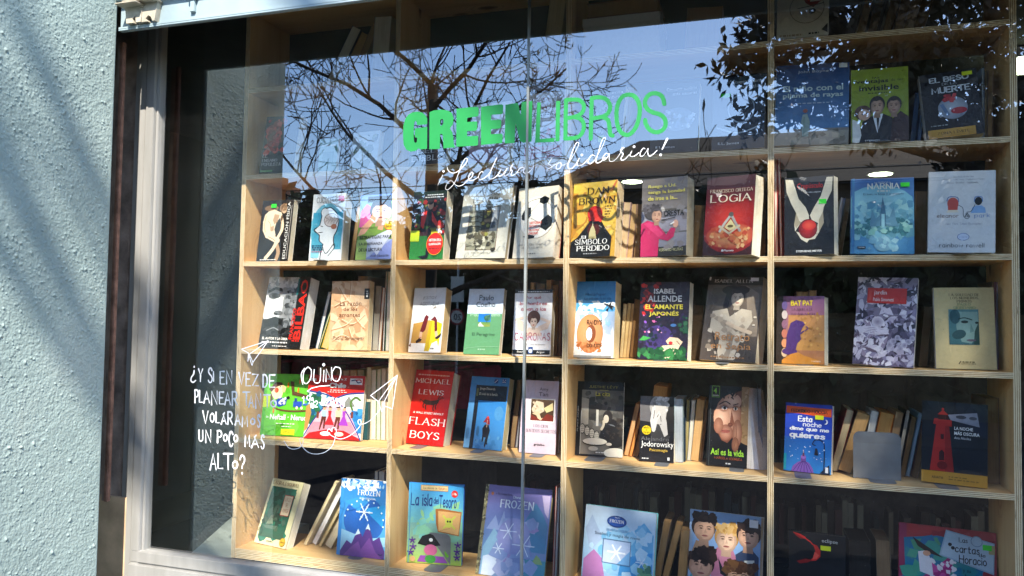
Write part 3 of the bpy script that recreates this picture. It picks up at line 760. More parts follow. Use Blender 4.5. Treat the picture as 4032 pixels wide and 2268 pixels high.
        a.P('2a1418', .20, .17, .30, .22, .38, .20, .36, .17, .22, .135); a.P('2a1418', .78, .22, .86, .25, .98, .30, .96, .24, .86, .2); a.S('c04030', .015, .28, .22, .36, .23)
        a.T('¡ESTOY', .30, .72, .81, .87, '3a3c40', 't'); a.T('AGOTADA!', .22, .80, .72, .78, '3a3c40', 't'); a.P('a09890', .62, .67, .76, .68, .72, .72, .66, .70); a.T('Alejandra Parada Escribano', .22, .78, .635, .655, 'b06a58', 't'); a.line(.68, .8, .06, '555', .02)
        return []
    if k == 'peregrino':
        a.R(0, 1, 0, 1, '5c9468', '649c6c'); a.R(0, 1, .615, 1, 'c4d2e4', 'ccd8e6'); a.S('9cc0a4', .012, .1, .60, .2, .66, .5, .685, .85, .64, .92, .60, .6, .62); a.T('Paulo Coelho', .1, .94, .575, .63, 'a8ccb0', 'h')
        a.R(.33, .68, .42, .615, '2a86cc', '1a70c4'); a.R(.33, .68, .42, .49, '8c9840', '5a9050'); a.P('c8ccc4', .34, .45, .4, .49, .44, .46, .52, .42, .36, .42); a.E(.58, .55, .09, .045, '3c6a58'); a.S('3c4a3a', .015, .58, .48, .58, .54); a.N(14, .5, .66, .52, .59, .03, ['4a7a60', '2c5a4c', '5a8a66'], 3)
        a.T('Paulo', .31, .72, .82, .905, '20262a', 'f'); a.T('Coelho', .24, .78, .72, .80, '20262a', 'f'); a.T('El Peregrino', .20, .84, .265, .325, '33523c', 'f'); a.line(.4, .6, .075, '9cc0a4', .02); a.S('8ab890', .01, .02, .08, .4, .11, .98, .12)
        return []
    if k == 'cabronas':
        a.R(0, 1, 0, 1, 'e6e8ee', 'f2f2f2'); a.R(0, 1, .945, 1, '17171a'); a.line(.08, .92, .965, 'ddd', .014)
        for i, (s, u0, u1) in enumerate((('Por qué', .28, .70), ('los hombres', .14, .86), ('aman a las', .18, .84))): a.T(s, u0, u1, .845 - .085 * i, .90 - .085 * i, 'b83a4c', 'h')
        a.P('f0d8c4', .1, .40, .36, .34, .36, .46, .12, .56, .06, .50); a.P('f0d8c4', .64, .36, .9, .40, .98, .52, .72, .58, .7, .54, .88, .5, .66, .44)
        a.P('f0d8c4', .3, .30, .76, .30, .66, .42, .40, .42); a.P('f0d8c4', .02, .52, .34, .56, .36, .60, .06, .56); a.E(.53, .57, .17, .11, '5a3428'); a.face(.53, .505, .095, .085, 'f0d4be', '5a3428', '3a2a22', 0); a.P('5a3428', .4, .6, .5, .62, .44, .5); a.E(.49, .51, .02, .008, '333'); a.E(.57, .51, .02, .008, '333'); a.E(.53, .455, .025, .008, 'b06050')
        a.T('CABRONAS', .05, .98, .225, .345, 'b01c58', 't'); a.T('De tapete a chica de ensueño', .16, .86, .155, .18, '444', 'b'); a.R(.01, .99, .02, .085, '17171a'); a.T('Sherry', .13, .36, .035, .07, W, 'f'); a.T('Argov', .64, .85, .03, .07, W, 'f'); a.R(.42, .54, .03, .13, '2a4a8a'); a.E(.48, .07, .05, .03, 'dfe6ee')
        return []
    if k == 'donuts':
        a.R(0, 1, 0, 1, 'e6eef2', '2a7ec4'); a.R(0, 1, .6, 1, '5aa8dc', '2478c0'); a.N(46, 0, 1, .3, .74, .16, ['e8f0f4', 'c8dfee', 'f0f4f6', '9ccae8'], 3, .45); a.R(0, 1, 0, .3, 'eef2f2', 'e4ecf0')
        a.E(.40, .31, .33, .255, 'c8763e'); a.E(.40, .315, .32, .245, 'd8925c', 'e0a270'); a.N(60, .1, .7, .06, .2, .04, ['b86a34', 'd08850', 'c47a42'], 2); a.E(.43, .31, .12, .115, '8a4a24'); a.E(.385, .305, .075, .085, 'eef2f4')
        a.T('RANDY\'S', .32, .70, .425, .49, '4a2c18', 'H'); a.T('DONUTS', .34, .70, .13, .18, '4a2c18', 'H'); a.R(0, .95, 0, .03, '8a8884'); a.R(.02, .2, .03, .1, 'e8e8e4'); a.R(.16, .18, .03, .13, 'e0e0dc')
        a.T('Alberto Fuguer', .24, .76, .80, .845, '1e4a78', 'f'); a.T('Las películas de mi vida', .23, .90, .745, .785, '1e4a78', 'f')
        a.S('26221f', .03, .74, .70, .96, .66, curve=False); a.P('26221f', .84, .68, .92, .735, .90, .675); a.P('26221f', .84, .67, .96, .61, .90, .69); a.P('26221f', .78, .62, .86, .66, .83, .60)
        return []
    if k == 'amante':
        a.R(0, 1, 0, 1, '241c2c', '2e2434'); a.E(.4, .28, .3, .16, '4a3878', '382c5c'); a.N(70, .02, .98, .05, .6, .05, ['3a2c50', '281e38', '30264a', '1c2a30'], 3); a.N(16, .02, .3, .55, .98, .07, ['c82a24', 'e04030', '8a1c1c'], 4); a.N(8, .1, .45, .75, 1, .06, ['c02820', '7a1a1a'], 5)
        a.N(14, .05, .5, .3, .6, .025, ['e070a8', 'c050c0', 'e8a8c8', '9a60d0'], 6); a.E(.70, .44, .06, .02, '4a78b0'); a.P('4aa850', .02, .24, .1, .30, .26, .275, .14, .24); a.N(12, .8, 1, .35, .56, .05, ['28583c', '1c4434', '3a6c48'], 7)
        a.P('e8c8a8', .56, .24, .64, .29, .80, .28, .90, .23, .86, .19, .6, .20); a.P('e6d2b0', .32, .08, .5, .18, .86, .20, .76, .06, .6, .0); a.E(.66, .215, .04, .02, 'd03030'); a.S('40241c', .014, .78, .24, .84, .2)
        a.N(46, 0, 1, 0, .14, .07, ['2c6a38', '1e4c2a', '3c8446', '285c34'], 8); a.N(14, .6, .95, .0, .12, .07, ['2a6034', '3a8044', '1c4a28'], 9)
        a.T('ISABEL', .28, .72, .845, .91, W, 'B'); a.T('ALLENDE', .16, .85, .74, .82, W, 'B'); a.T('EL AMANTE', .12, .88, .645, .705, 'e8d84a', 'B'); a.T('JAPONÉS', .20, .80, .545, .625, 'e8d84a', 'B')
        return []
    if k == 'sepia':
        a.R(0, 1, 0, 1, '3c342e', '4a423a'); a.R(.0, 1, .0, .9, '4a4038', '685c50'); a.P('8a7c6c', .7, .9, .95, .8, .98, .3, .82, .3); a.P('5a5044', .1, .86, .5, .88, .45, .6, .05, .5); a.R(0, 1, .9, 1, '2e2a28')
        a.E(.52, .84, .25, .06, '241e1a'); a.P('241e1a', .36, .8, .44, .84, .42, .62, .34, .56, .32, .66); a.P('c4b8a4', .14, .58, .4, .62, .46, .52, .66, .62, .84, .6, .88, .48, .72, .3, .6, .02, .3, .02, .32, .28, .12, .36); a.P('9c8e7c', .4, .4, .5, .2, .4, .02, .52, .02, .58, .3); a.N(40, .12, .8, .04, .56, .06, ['b4a692', '8c7e6c', 'd4c8b4', 'a09280'], 4)
        a.face(.57, .735, .115, .10, 'd8c8b0', '2c2420', '2a201a', .2); a.P('241e1a', .38, .84, .44, .885, .68, .89, .80, .85, .62, .835); a.S('c8b49c', .07, .86, .34, .66, .38, .44, .44); a.S('2a2420', .012, .18, .34, .34, .02)
        a.T('ISABEL ALLEN', .12, .82, .925, .965, 'd8d0c4', 'f'); a.T('Retrato', .24, .86, .24, .335, 'b88450', 'f'); a.T('en Sepia', .18, .90, .12, .215, 'b88450', 'f'); a.line(.2, .8, .045, '9a7048', .014); a.E(.92, .52, .03, .012, 'd8ccb8'); a.E(.91, .43, .025, .01, 'd8ccb8')
        a.R(.02, .05, .95, .99, 'd8d4cc')
        return [(.78, .92, .945, .985, 'f4f4f8')]
    if k == 'bat':
        a.R(0, 1, 0, 1, '6a4a34', '7a5078'); a.R(.2, 1, 0, 1, 'b07838', '8a5a88'); a.R(.25, 1, .2, .72, 'c08e48', 'b88450'); a.N(50, .3, .95, .25, .75, .03, ['a87a3c', 'd0a45c', '9a6c34'], 3)
        a.R(0, .14, 0, 1, '2a221c')
        for i in range(6): a.E(.17, .86 - .14 * i, .06, .065, ('6a5890', 'cfc4c0', '8a6078', 'b8705c', 'c88a60', 'c8b090')[i])
        a.P('4a2c6c', .2, .18, .22, .42, .3, .6, .42, .645, .56, .62, .60, .58, .54, .52, .5, .44, .52, .36, .44, .3, .40, .18); a.E(.28, .18, .16, .05, '4a2c6c'); a.S('4a2c6c', .02, .62, .55, .66, .52, .6, .49); a.S('4a2c6c', .03, .5, .44, .57, .48)
        a.P('c8862c', .12, .05, .3, .14, .45, .17, .6, .12, .9, .06, .9, .0, .12, .0)
        a.T('BAT PAT', .30, .76, .855, .935, 'e8d428', 'H'); a.T('LA ABUELA DE', .32, .76, .78, .825, '4a2c4c', 'f'); a.T('TUTANKAMÓN', .29, .80, .715, .76, '4a2c4c', 'f'); a.T('Montena', .74, .92, .035, .06, 'e8d8c0', 'h')
        return []
    if k == 'jardin':
        a.R(0, 1, 0, 1, '6a5c74', '8c8294'); pal = ['e4dfe8', 'b9b0c4', '463c50', '8e84a0', 'cfc8d8', '5c5068', '332a3c']
        a.N(190, 0, 1, 0, 1, .13, pal, 3, .45); a.N(130, 0, 1, 0, 1, .07, pal, 8, .4); a.N(60, .0, .55, .1, .5, .12, ['d8cfdc', '9c8ca0', 'e8e2ea', '6a5668'], 5, .3)
        for i in range(12): a.S('ded6e2', .02, .06, .42 - .008 * i, .3, .43 - .02 * i, .56, .40 - .01 * i) if i < 5 else a.E(.3 + .06 * i, .2 + .04 * (i % 4), .045, .03, 'c2bccc', '8a8098')
        a.E(.38, .49, .10, .06, 'd4ccd8', '8a7e94'); a.R(.18, .83, .70, .875, 'c8281e'); a.T('jardín', .29, .50, .785, .85, W, 'f'); a.T('Pablo Simonetti', .28, .62, .725, .765, W, 'f'); a.R(.2, .25, .73, .84, 'd84a3c')
        return []
    if k == 'soledad':
        a.R(0, 1, 0, 1, 'dcc892', 'd6c28c'); a.N(14, .03, .97, .03, .97, .008, ['8a7440', 'a08850'], 3)
        for s, u0, u1, v, c in (('LA SOLEDAD DE', .25, .76, .91, '3a3630'), ('LOS NUMEROS', .27, .74, .87, '3a3630'), ('PRIMOS', .38, .63, .83, '3a3630'), ('PAOLO', .39, .61, .79, '2f7a5c'), ('GIORDANO', .32, .69, .75, '2f7a5c')): a.T(s, u0, u1, v - .016, v + .016, c, 'f')
        a.R(.235, .735, .295, .73, '3f6a70', '5c8a8c'); a.P('86a8a0', .36, .70, .72, .70, .73, .42, .6, .31, .44, .33, .36, .5); a.E(.34, .64, .09, .09, '335a62'); a.E(.40, .42, .12, .055, '2f5258', rot=20); a.P('34524c', .66, .46, .735, .58, .735, .30, .64, .30); a.S('24403f', .02, .4, .61, .5, .625, .62, .60); a.E(.50, .575, .06, .018, '1c3034'); a.E(.7, .565, .03, .014, '1c3034'); a.E(.60, .35, .08, .014, '6a5c6c'); a.P('6a8c88', .6, .56, .65, .46, .58, .44)
        a.line(.44, .64, .085, '6a5c38', .012); a.T('salamandra', .42, .66, .055, .075, '4a4434', 't'); a.S('4a4434', .015, .38, .06, .41, .09)
        return []
    if k == 'neftali':
        a.R(0, 1, 0, 1, '5cb82a', '6cc438'); a.N(20, .1, 1, .1, 1, .12, ['64c030', '76cc44', '54ac26'], 3); a.R(0, .06, 0, 1, '4aa428'); a.R(.0, .14, .45, .66, 'b4cc28')
        a.P('f0dcb0', .14, .72, .26, .82, .40, .80, .40, .70, .38, .62, .24, .58, .18, .64); a.P('dcb888', .36, .84, .46, .78, .44, .70, .38, .70); a.P('5a3428', .10, .74, .22, .86, .36, .86, .38, .82, .24, .78, .16, .70); a.E(.26, .73, .045, .045, 'd85030'); a.E(.33, .79, .01, .012, '222'); a.P('5a3428', .14, .70, .19, .62, .2, .52, .15, .55)
        a.P('2848a0', .22, .52, .34, .62, .50, .60, .48, .50, .34, .46); a.N(16, .34, .48, .5, .62, .03, ['f0f0f0', 'c8ccd8'], 4); a.E(.52, .615, .035, .025, '1c1c20'); a.S('6a4a2c', .03, .16, .52, .3, .43, .6, .40, .98, .42); a.P('5c4028', .54, .88, .62, .88, .64, .72, .94, .66, .94, .62, .60, .66)
        a.R(.64, .82, .47, .56, '2c50b0'); a.R(.84, .96, .50, .60, '3c68c8'); a.R(.86, .92, .53, .58, '6cc438'); a.R(.66, .71, .55, .61, '24408c'); a.E(.72, .455, .025, .025, 'f0ddb8'); a.E(.82, .455, .025, .025, 'f0ddb8')
        for u, v in ((.5, .82), (.72, .74), (.74, .88), (.24, .40)): a.E(u, v, .018, .045, 'e07820')
        a.T('Neftalí · Neruda', .18, 1.0, .255, .345, 'f8f8f4', 'B'); a.T('De', .10, .15, .28, .31, 'f8f8f4', 'B'); a.line(.32, .72, .195, 'f0f4e8', .014, 1); a.line(.44, .64, .15, 'f0f4e8', .012, 2); a.R(.44, .72, .02, .11, 'dcd820'); a.T('pehuén.', .50, .66, .045, .085, '3a3a20', 'f')
        return []
    if k == 'chile':
        a.R(0, 1, 0, 1, 'eaf0f2'); a.P('c8241c', 0, 1, 1, 1, 1, .72, .72, .70, .5, .64, .3, .72, 0, .75)
        a.P('2c6a44', 0, .72, .22, .68, .36, .6, .3, .4, .1, .2, 0, .3); a.N(26, .0, .36, .3, .7, .06, ['2c7a4c', '1e5a78', '3c8cb0', 'd8e4e4', '28583c'], 3); a.P('b88a4c', 0, .5, .06, .54, .1, .4, .06, .16, 0, .1); a.P('8a8c84', .62, .5, .74, .68, .86, .52); a.S('5c7c3c', .035, .82, .46, .78, .58, .86, .66, .94, .62); a.P('2c78b8', .8, .46, 1, .44, 1, .1, .86, .24); a.N(14, .8, 1, .15, .45, .06, ['2a80c0', '4a9cd0', '1c5c98'], 5)
        a.P('e8b0bc', .0, .02, .1, .2, .22, .4, .38, .54, .5, .62, .64, .54, .78, .4, .9, .2, .99, .0); a.P('d88c9c', .04, .06, .14, .26, .8, .28, .94, .08); a.P('b01c1c', .0, .0, .1, .09, .4, .15, .7, .14, .98, .03, 1, 0)
        a.S('24408c', .02, 0, .745, .3, .70, .5, .62, .72, .42, .92, .14, 1, .0); a.S('24408c', .02, 0, .03, .16, .3, .36, .54, .5, .63, .72, .71, 1, .735)
        for u, c1, c2 in ((.33, 'a8d0e8', '5a2c20'), (.43, 'c02830', '8a1c24'), (.58, 'c8dca0', '6a3424'), (.68, 'a040b8', '7a2c8c')):
            if u in (.43, .68): a.P(c1, u - .03, .44, u + .03, .44, u + .02, .36, u + .09, .22, u - .08, .22, u - .02, .36)
            else: a.P(c1, u - .05, .45, u + .05, .45, u + .04, .34, u - .04, .34); a.P(c2, u - .04, .35, u + .04, .35, u + .03, .16, u + .0, .16, u, .3, u - .05, .14, u - .07, .14)
            a.E(u, .475, .028, .032, 'd8a480'); a.E(u, .50, .05 if u in (.33, .58) else .03, .012, '241c1c')
        a.R(.20, .24, .32, .42, '7a3c28'); a.R(.80, .84, .34, .44, '7a3c28'); a.E(.38, .085, .09, .035, 'f0ece4'); a.E(.62, .085, .08, .035, 'e8d8c0'); a.N(12, .46, .54, .5, .6, .03, ['c02830', 'e0e0e8'], 6)
        a.T('de la A a la Z', .32, .68, .925, .955, W, 'B'); a.T('Chile', .38, .68, .80, .88, W, 'H'); a.line(.4, .66, .765, 'f4d8d0', .012, 1); a.line(.36, .7, .735, 'f4d8d0', .012, 2); a.R(.74, .96, .86, .955, 'f0f0f0'); a.S('2c3c78', .02, .77, .92, .84, .93, .88, .89, .93, .9); a.S('c83030', .02, .85, .93, .92, .935, .94, .9); a.R(.02, .14, .9, .94, 'f0e8e0')
        return []
    if k == 'flash':
        a.R(0, 1, 0, 1, 'c8150f', 'cc1812'); a.line(.08, .92, .935, 'f0c8c0', .016)
        for s, u0, u1, v0, v1 in (('MICHAEL', .02, .96, .82, .885), ('LEWIS', .15, .82, .665, .735), ('FLASH', .02, .98, .255, .355), ('BOYS', .10, .88, .075, .175)): a.T(s, u0, u1, v0, v1, 'f8ece6', 'f')
        a.T('A WALL STREET REVOLT', .10, .90, .405, .432, 'f8ece6', 'B'); bl = '331614'
        a.P(bl, .30, .565, .36, .60, .52, .585, .66, .60, .74, .62, .72, .56, .66, .545, .6, .53, .44, .53, .36, .54); a.S(bl, .02, .74, .61, .80, .64, .83, .63); a.S(bl, .02, .70, .62, .74, .66, .76, .665)
        for u, v in ((.33, .52), (.40, .50), (.6, .49), (.66, .51)): a.S(bl, .028, u + .02, .55, u, v, u + .02, v - .03)
        a.S(bl, .014, .31, .57, .24, .60, .24, .56)
        return []
    if k == 'inutil':
        a.R(0, 1, 0, 1, '3c86c0', '3f88c8'); a.R(0, .16, 0, .9, '7ab4dc', '3a80c0'); a.P('15181e', .15, .0, .15, .88, .97, .88, .97, .66, .26, .66, .24, .0); a.R(.25, .97, .0, .665, '4c90c8', '2c78bc')
        a.E(.82, .50, .12, .10, '4a8abc'); a.N(20, .25, .95, .02, .18, .06, ['5c9cc8', '3c80b4'], 3)
        a.P('201c1c', .44, .28, .50, .34, .60, .33, .64, .26, .62, .18, .60, .10, .62, .06, .58, .07, .55, .02, .53, .05, .55, .16, .50, .16, .49, .10, .46, .10, .46, .2); a.P('8a2430', .44, .36, .52, .44, .60, .42, .62, .34, .56, .34, .5, .37); a.E(.555, .435, .03, .02, 'c04038'); a.S('c8a080', .012, .55, .4, .55, .3); a.E(.33, .24, .04, .07, '3a6a94'); a.E(.07, .2, .04, .08, '5a90b8')
        a.E(.66, .945, .055, .033, '1c3c80'); a.R(.62, .70, .915, .975, '1c3c80'); a.R(.82, .92, .92, .98, '20448c')
        for u, v in ((.635, .93), (.66, .945), (.685, .96), (.84, .935), (.84, .965), (.87, .94), (.9, .935), (.9, .965)): a.E(u, v, .011, .007, W)
        a.T('Jorge Edwards', .26, .66, .805, .85, 'e8dcc0', 'f'); a.T('El inútil de la familia', .26, .74, .74, .775, 'e8dcc0', 'f'); a.R(.18, .23, .72, .83, '6a6a38')
        return []
    if k == 'amy':
        a.R(0, 1, 0, 1, 'd8c4d0', 'dccad4'); a.R(.24, .92, .43, .755, 'f0ecea'); a.R(.26, .90, .445, .74, '4a3420', '5a4430'); a.P('d8c4a8', .28, .60, .40, .72, .60, .70, .64, .58, .50, .54, .32, .56); a.P('e8d49c', .62, .62, .86, .70, .88, .60, .70, .56); a.P('e0bc98', .30, .54, .48, .58, .56, .48, .74, .50, .70, .46, .5, .45, .42, .52); a.P('7a2c1c', .27, .446, .89, .446, .89, .52, .72, .55, .55, .45, .4, .5, .27, .53)
        a.N(10, .3, .6, .56, .7, .05, ['c8b498', 'e8dcc8', 'a89478'], 4); a.T('Amy', .48, .72, .85, .905, '5a4450', 'f'); a.T('Tan', .46, .72, .785, .84, '5a4450', 'f'); a.T('LOS CIEN', .36, .76, .355, .395, '584850', 'f'); a.T('SENTIDOS SECRETOS', .16, .99, .285, .33, '584850', 'f'); a.T('grijalbo', .40, .70, .10, .135, '2c2428', 'B')
        return []
    if k == 'cita':
        a.R(0, 1, 0, 1, '17171a'); a.H(.13, 1, .02, .885, '8a8478', '4c4844'); a.N(46, .14, .98, .4, .86, .1, ['5c5850', '3a3834', '6c675c', '4a4640'], 3); a.P('b4ac9c', .13, .4, .28, .42, .28, .76, .13, .78); a.R(.44, .49, .4, .62, 'd8d2c4')
        for i in range(4):
            u = .16 + .10 * i; a.E(u, .36 - .03 * i, .06, .07, '35322c'); a.E(u, .36 - .03 * i, .048, .058, 'd8d0bc')
            for j in range(4): a.S('55504a', .008, u - .04, .33 - .03 * i + .025 * j, u + .04, .33 - .03 * i + .025 * j)
        a.P('242220', .52, .26, .56, .40, .64, .48, .80, .50, .96, .36, 1, .16, .8, .1, .6, .18); a.E(.68, .53, .10, .085, '2c2622'); a.N(26, .7, .98, .2, .5, .06, ['241f1c', '3a332c', '1a1614'], 5); a.E(.65, .50, .055, .055, 'd0c4b0'); a.S('ccbfa8', .05, .56, .36, .6, .42, .6, .47)
        a.E(.43, .185, .26, .05, '3a362f'); a.E(.43, .195, .25, .045, 'e4dcc8'); a.S('6a645a', .02, .43, .15, .44, .03); a.E(.86, .05, .24, .07, 'e0d8c6'); a.E(.72, .165, .06, .02, 'd0c4b0'); a.E(.4, .1, .1, .03, 'c8c0ac')
        a.T('JUSTINE LÉVY', .28, .88, .912, .955, 'c8bc4c', 't'); a.S('c8bc4c', .008, .5, .885, .68, .885); a.T('La cita', .42, .72, .805, .865, 'e4d848', 'f'); a.line(.45, .7, .05, 'e8e4d8', .012); a.T('PLAZA JANES', .05, .075, .32, .66, 'd8d4cc', 'b', 1); a.S('e8e4d8', .008, .125, .02, .13, .6)
        return []
    if k == 'psico':
        a.R(0, 1, 0, 1, '1e1d20', '55524f'); a.R(0, .3, .4, 1, '5e5a5c', '6c6868'); a.R(.7, 1, .4, 1, '24211f', '34302c'); a.P('1e1c1e', 0, .0, 0, .62, .3, .6, .34, .3, .8, .3, 1, .5, 1, 0)
        a.E(.55, .84, .27, .18, 'a8a4a0'); a.N(40, .28, .84, .78, .99, .06, ['d8d4d0', 'b4b0ac', '8c8884'], 3); a.E(.55, .72, .22, .15, 'c0bab4')
        a.P('d0cac4', .30, .62, .36, .84, .44, .84, .46, .70, .56, .78, .62, .72, .52, .64, .46, .48, .42, .45, .36, .46); a.P('c4beb8', .62, .56, .70, .86, .76, .84, .74, .70, .78, .62, .82, .42, .72, .38, .64, .48, .56, .58); a.S('55504c', .02, .40, .66, .43, .78); a.S('55504c', .02, .5, .68, .54, .72); a.S('4a4642', .02, .6, .7, .62, .62)
        a.E(.20, .475, .135, .07, 'e4c41c')
        for i in range(10): a.S('6a5808', .014, .20 + .085 * math.cos(i * .628), .475 + .045 * math.sin(i * .628), .20 + .115 * math.cos(i * .628), .475 + .06 * math.sin(i * .628))
        a.T('BEST', .13, .27, .50, .52, '4a3c08', 'B'); a.T('E', .185, .215, .465, .485, '4a3c08', 'B'); a.T('SELLER', .12, .28, .435, .45, '4a3c08', 'B')
        a.T('Alejandro', .04, .86, .30, .375, '6c6a6c', 'f'); a.T('Jodorowsky', .05, .99, .20, .31, W, 'f'); a.T('Psicomagia', .30, .82, .145, .20, 'd8b44a', 'f'); a.line(.08, .28, .045, 'ddd', .016); a.R(.82, .88, .03, .075, 'ddd')
        return []
    if k == 'vida':
        a.R(0, 1, 0, 1, '191715', '1f1b19'); a.P('a8865c', .76, .34, .82, 1, 1, 1, 1, .28, .88, .3); a.N(18, .8, 1, .35, .95, .08, ['b4946a', '93744c', 'c4a47a'], 3, .5)
        a.P('7a4a36', .14, .60, .2, .72, .36, .86, .62, .92, .82, .95, .82, .6, .74, .44, .62, .36, .50, .29, .36, .32, .22, .44)
        a.E(.48, .64, .34, .29, 'a06a50', 'e6b498'); a.E(.34, .60, .2, .17, 'd09a7c', 'f0c0a4'); a.E(.60, .81, .22, .10, 'd8a488', 'f0c8ac'); a.E(.46, .42, .17, .10, '8e5a44', 'cc947a'); a.E(.27, .5, .12, .1, '8e5a44', 'b07c62')
        a.P('1a1412', .0, .72, .17, .68, .24, .78, .36, .86, .6, .92, .84, .97, .6, 1, 0, 1); a.N(30, .1, .7, .84, .98, .06, ['241a16', '15100e', '2e221c'], 4, .4)
        a.E(.74, .42, .12, .17, '8a5a44', 'c08c70'); a.E(.70, .28, .09, .09, '7a4c38', 'a87658'); a.S('8a5a44', .02, .70, .54, .72, .4, .68, .26)
        a.P('8a543e', .58, .70, .66, .54, .61, .50, .50, .50, .55, .53); a.E(.56, .52, .06, .025, '6e3e2c', '8a543e'); a.E(.39, .725, .12, .045, 'c08a6e', '8a5640'); a.E(.68, .722, .09, .04, 'b07c60', '8a5640')
        a.S('2a1812', .028, .28, .765, .42, .805, .54, .775); a.S('2a1812', .022, .62, .765, .74, .785); a.E(.40, .722, .07, .022, 'd8ccc4'); a.E(.41, .722, .035, .021, '1c100a'); a.S('1c100a', .012, .33, .735, .41, .748, .48, .725); a.E(.68, .72, .05, .02, 'd0c4bc'); a.E(.68, .72, .028, .019, '1c100a'); a.S('1c100a', .01, .62, .73, .68, .742, .74, .728)
        a.E(.45, .435, .11, .02, 'a4584c', 'b06458'); a.S('4a201a', .01, .35, .442, .46, .436, .56, .446)
        a.R(.08, .27, .85, .995, '8fd04a'); a.R(.09, .26, .857, .988, '1a1816'); a.T('4', .12, .20, .90, .97, '9fe04a', 'B'); a.T('EDICIÓN', .10, .25, .865, .885, W, 'B'); a.T('Así es la vida', .10, .92, .135, .215, 'a0d83c', 'B'); a.T('MARCELA LECHUGA', .20, .88, .088, .118, 'd87038', 't'); a.line(.48, .6, .04, 'ccc', .018); a.R(.06, .065, 0, 1, '6a7a78')
        return []
    if k == 'moccia':
        a.R(0, 1, 0, 1, '2f8ad4', '2038b0'); a.R(0, 1, .5, 1, '2a50c4', '1e34a8'); a.P('e65a1c', .02, .955, .4, .95, .98, .945, .98, .825, .6, .83, .3, .85, .02, .845); a.T('FEDERICO MOCCIA', .12, .90, .865, .915, '201410', 'H')
        for s, u0, u1, v0, v1 in (('Esta', .27, .58, .73, .82), ('noche', .38, .78, .665, .735), ('dime que me', .10, .94, .585, .66), ('quieres', .10, .86, .47, .575)): a.T(s, u0, u1, v0, v1, 'f8f8fa', 'H' if s != 'noche' else 'h')
        a.P('8a5cb4', .16, .0, .20, .08, .30, .14, .42, .17, .54, .14, .62, .06, .64, .0)
        for i in range(6): a.S('4a2c78', .012, .2 + .08 * i, .0, .3 + .045 * i, .1, .40 + .012 * i, .16)
        a.R(.36, .47, .16, .22, '7a4a98'); a.E(.415, .22, .055, .03, '9c6cc0'); a.R(.395, .435, .23, .28, '6a3c5c'); a.S('c8a8a0', .012, .415, .28, .415, .32); a.S('1c2038', .02, .85, .04, .85, .38, .80, .47, .66, .48, .60, .42, .66, .40); a.P('30303c', .64, .26, .66, .36, .70, .36, .73, .26)
        a.N(22, .1, .95, .15, .5, .015, ['e8f0fc'], 4); a.P('14203a', .76, .0, .84, .06, .96, .14, .98, .0); a.R(.88, .94, .02, .1, 'e8e8ec'); a.R(.0, .055, .02, .25, '18a0b0'); a.E(.86, .75, .05, .035, 'f0f0f8'); a.E(.835, .755, .045, .033, '2444b0')
        return [(.64, .82, .78, .84, YEL)]
    if k == 'noche':
        a.R(0, 1, 0, 1, '16181e', '22242a'); a.P('1e2230', .5, .99, .95, .99, .99, .6, .6, .7); rd, r2 = 'a82a24', '8a201c'
        a.P(rd, .13, .15, .22, .72, .42, .70, .50, .145); a.P(r2, .36, .15, .36, .70, .42, .70, .50, .145); a.P(rd, .17, .72, .19, .79, .46, .78, .46, .70); a.R(.25, .40, .78, .84, '3a1818'); a.P(rd, .24, .84, .32, .90, .41, .84); a.E(.32, .91, .02, .015, rd)
        a.R(.29, .34, .54, .60, '3a1414'); a.P('3a1414', .27, .28, .27, .38, .31, .41, .35, .38, .35, .28); a.E(.32, .22, .08, .05, '6a1816')
        a.P('8a8c98', .40, .845, .84, .89, .88, .72, .44, .78); a.E(.60, .825, .08, .022, '3c3c46'); a.E(.78, .82, .06, .02, '4a4c58'); a.R(0, 1, 0, .145, 'b88428'); a.R(0, .03, 0, .145, 'c8943a'); a.T('ANAYA', .16, .34, .055, .085, '4a3410', 'B'); a.line(.42, .7, .09, '7a5a18', .012, 1); a.line(.42, .88, .06, '7a5a18', .012, 2)
        a.T('LA NOCHE', .50, .78, .665, .705, W, 'B'); a.T('MÁS OSCURA', .50, .88, .605, .655, W, 'B'); a.T('Ana Alcolea', .50, .75, .555, .585, 'ddd', 'b')
        return []
    if k == 'ley':
        a.R(0, 1, 0, 1, 'e6e0b0', 'e4deae'); a.R(.06, .84, .11, .88, '20604c', '2c6c58'); a.N(46, .08, .82, .12, .86, .12, ['2a7860', '1c5844', '357a66', '4a6a58'], 3); a.R(.06, .84, .11, .3, '3a5a48', '2c6450'); a.N(20, .1, .6, .25, .45, .07, ['4c6450', '28483c', '6a7460'], 5); a.P('7a8a70', .2, .3, .3, .46, .42, .32); a.S('2a4438', .02, .3, .45, .3, .6); a.S('2a4438', .02, .4, .42, .42, .56); a.P('5a7464', .12, .28, .22, .24, .5, .24, .56, .3)
        a.R(.535, .815, .46, .775, 'b03428'); a.R(.55, .80, .47, .765, 'e8d8b4')
        for i, s in enumerate(('LA LEY', 'DEL', 'AMOR')): a.T(s, .575 + (.06 if i == 1 else 0), .775 - (.06 if i == 1 else 0), .68 - .085 * i, .74 - .085 * i, '9a3024', 'f')
        a.T('LAURA ESQUIVEL', .06, .90, .905, .965, '5a2c20', 'f'); a.T('grijalbo', .36, .56, .045, .075, '3a3420', 'B'); a.E(.86, .085, .095, .065, '7a5c14'); a.E(.86, .085, .085, .058, 'd0a838'); a.T('disco', .80, .92, .07, .10, '4a3808', 'B')
        return []
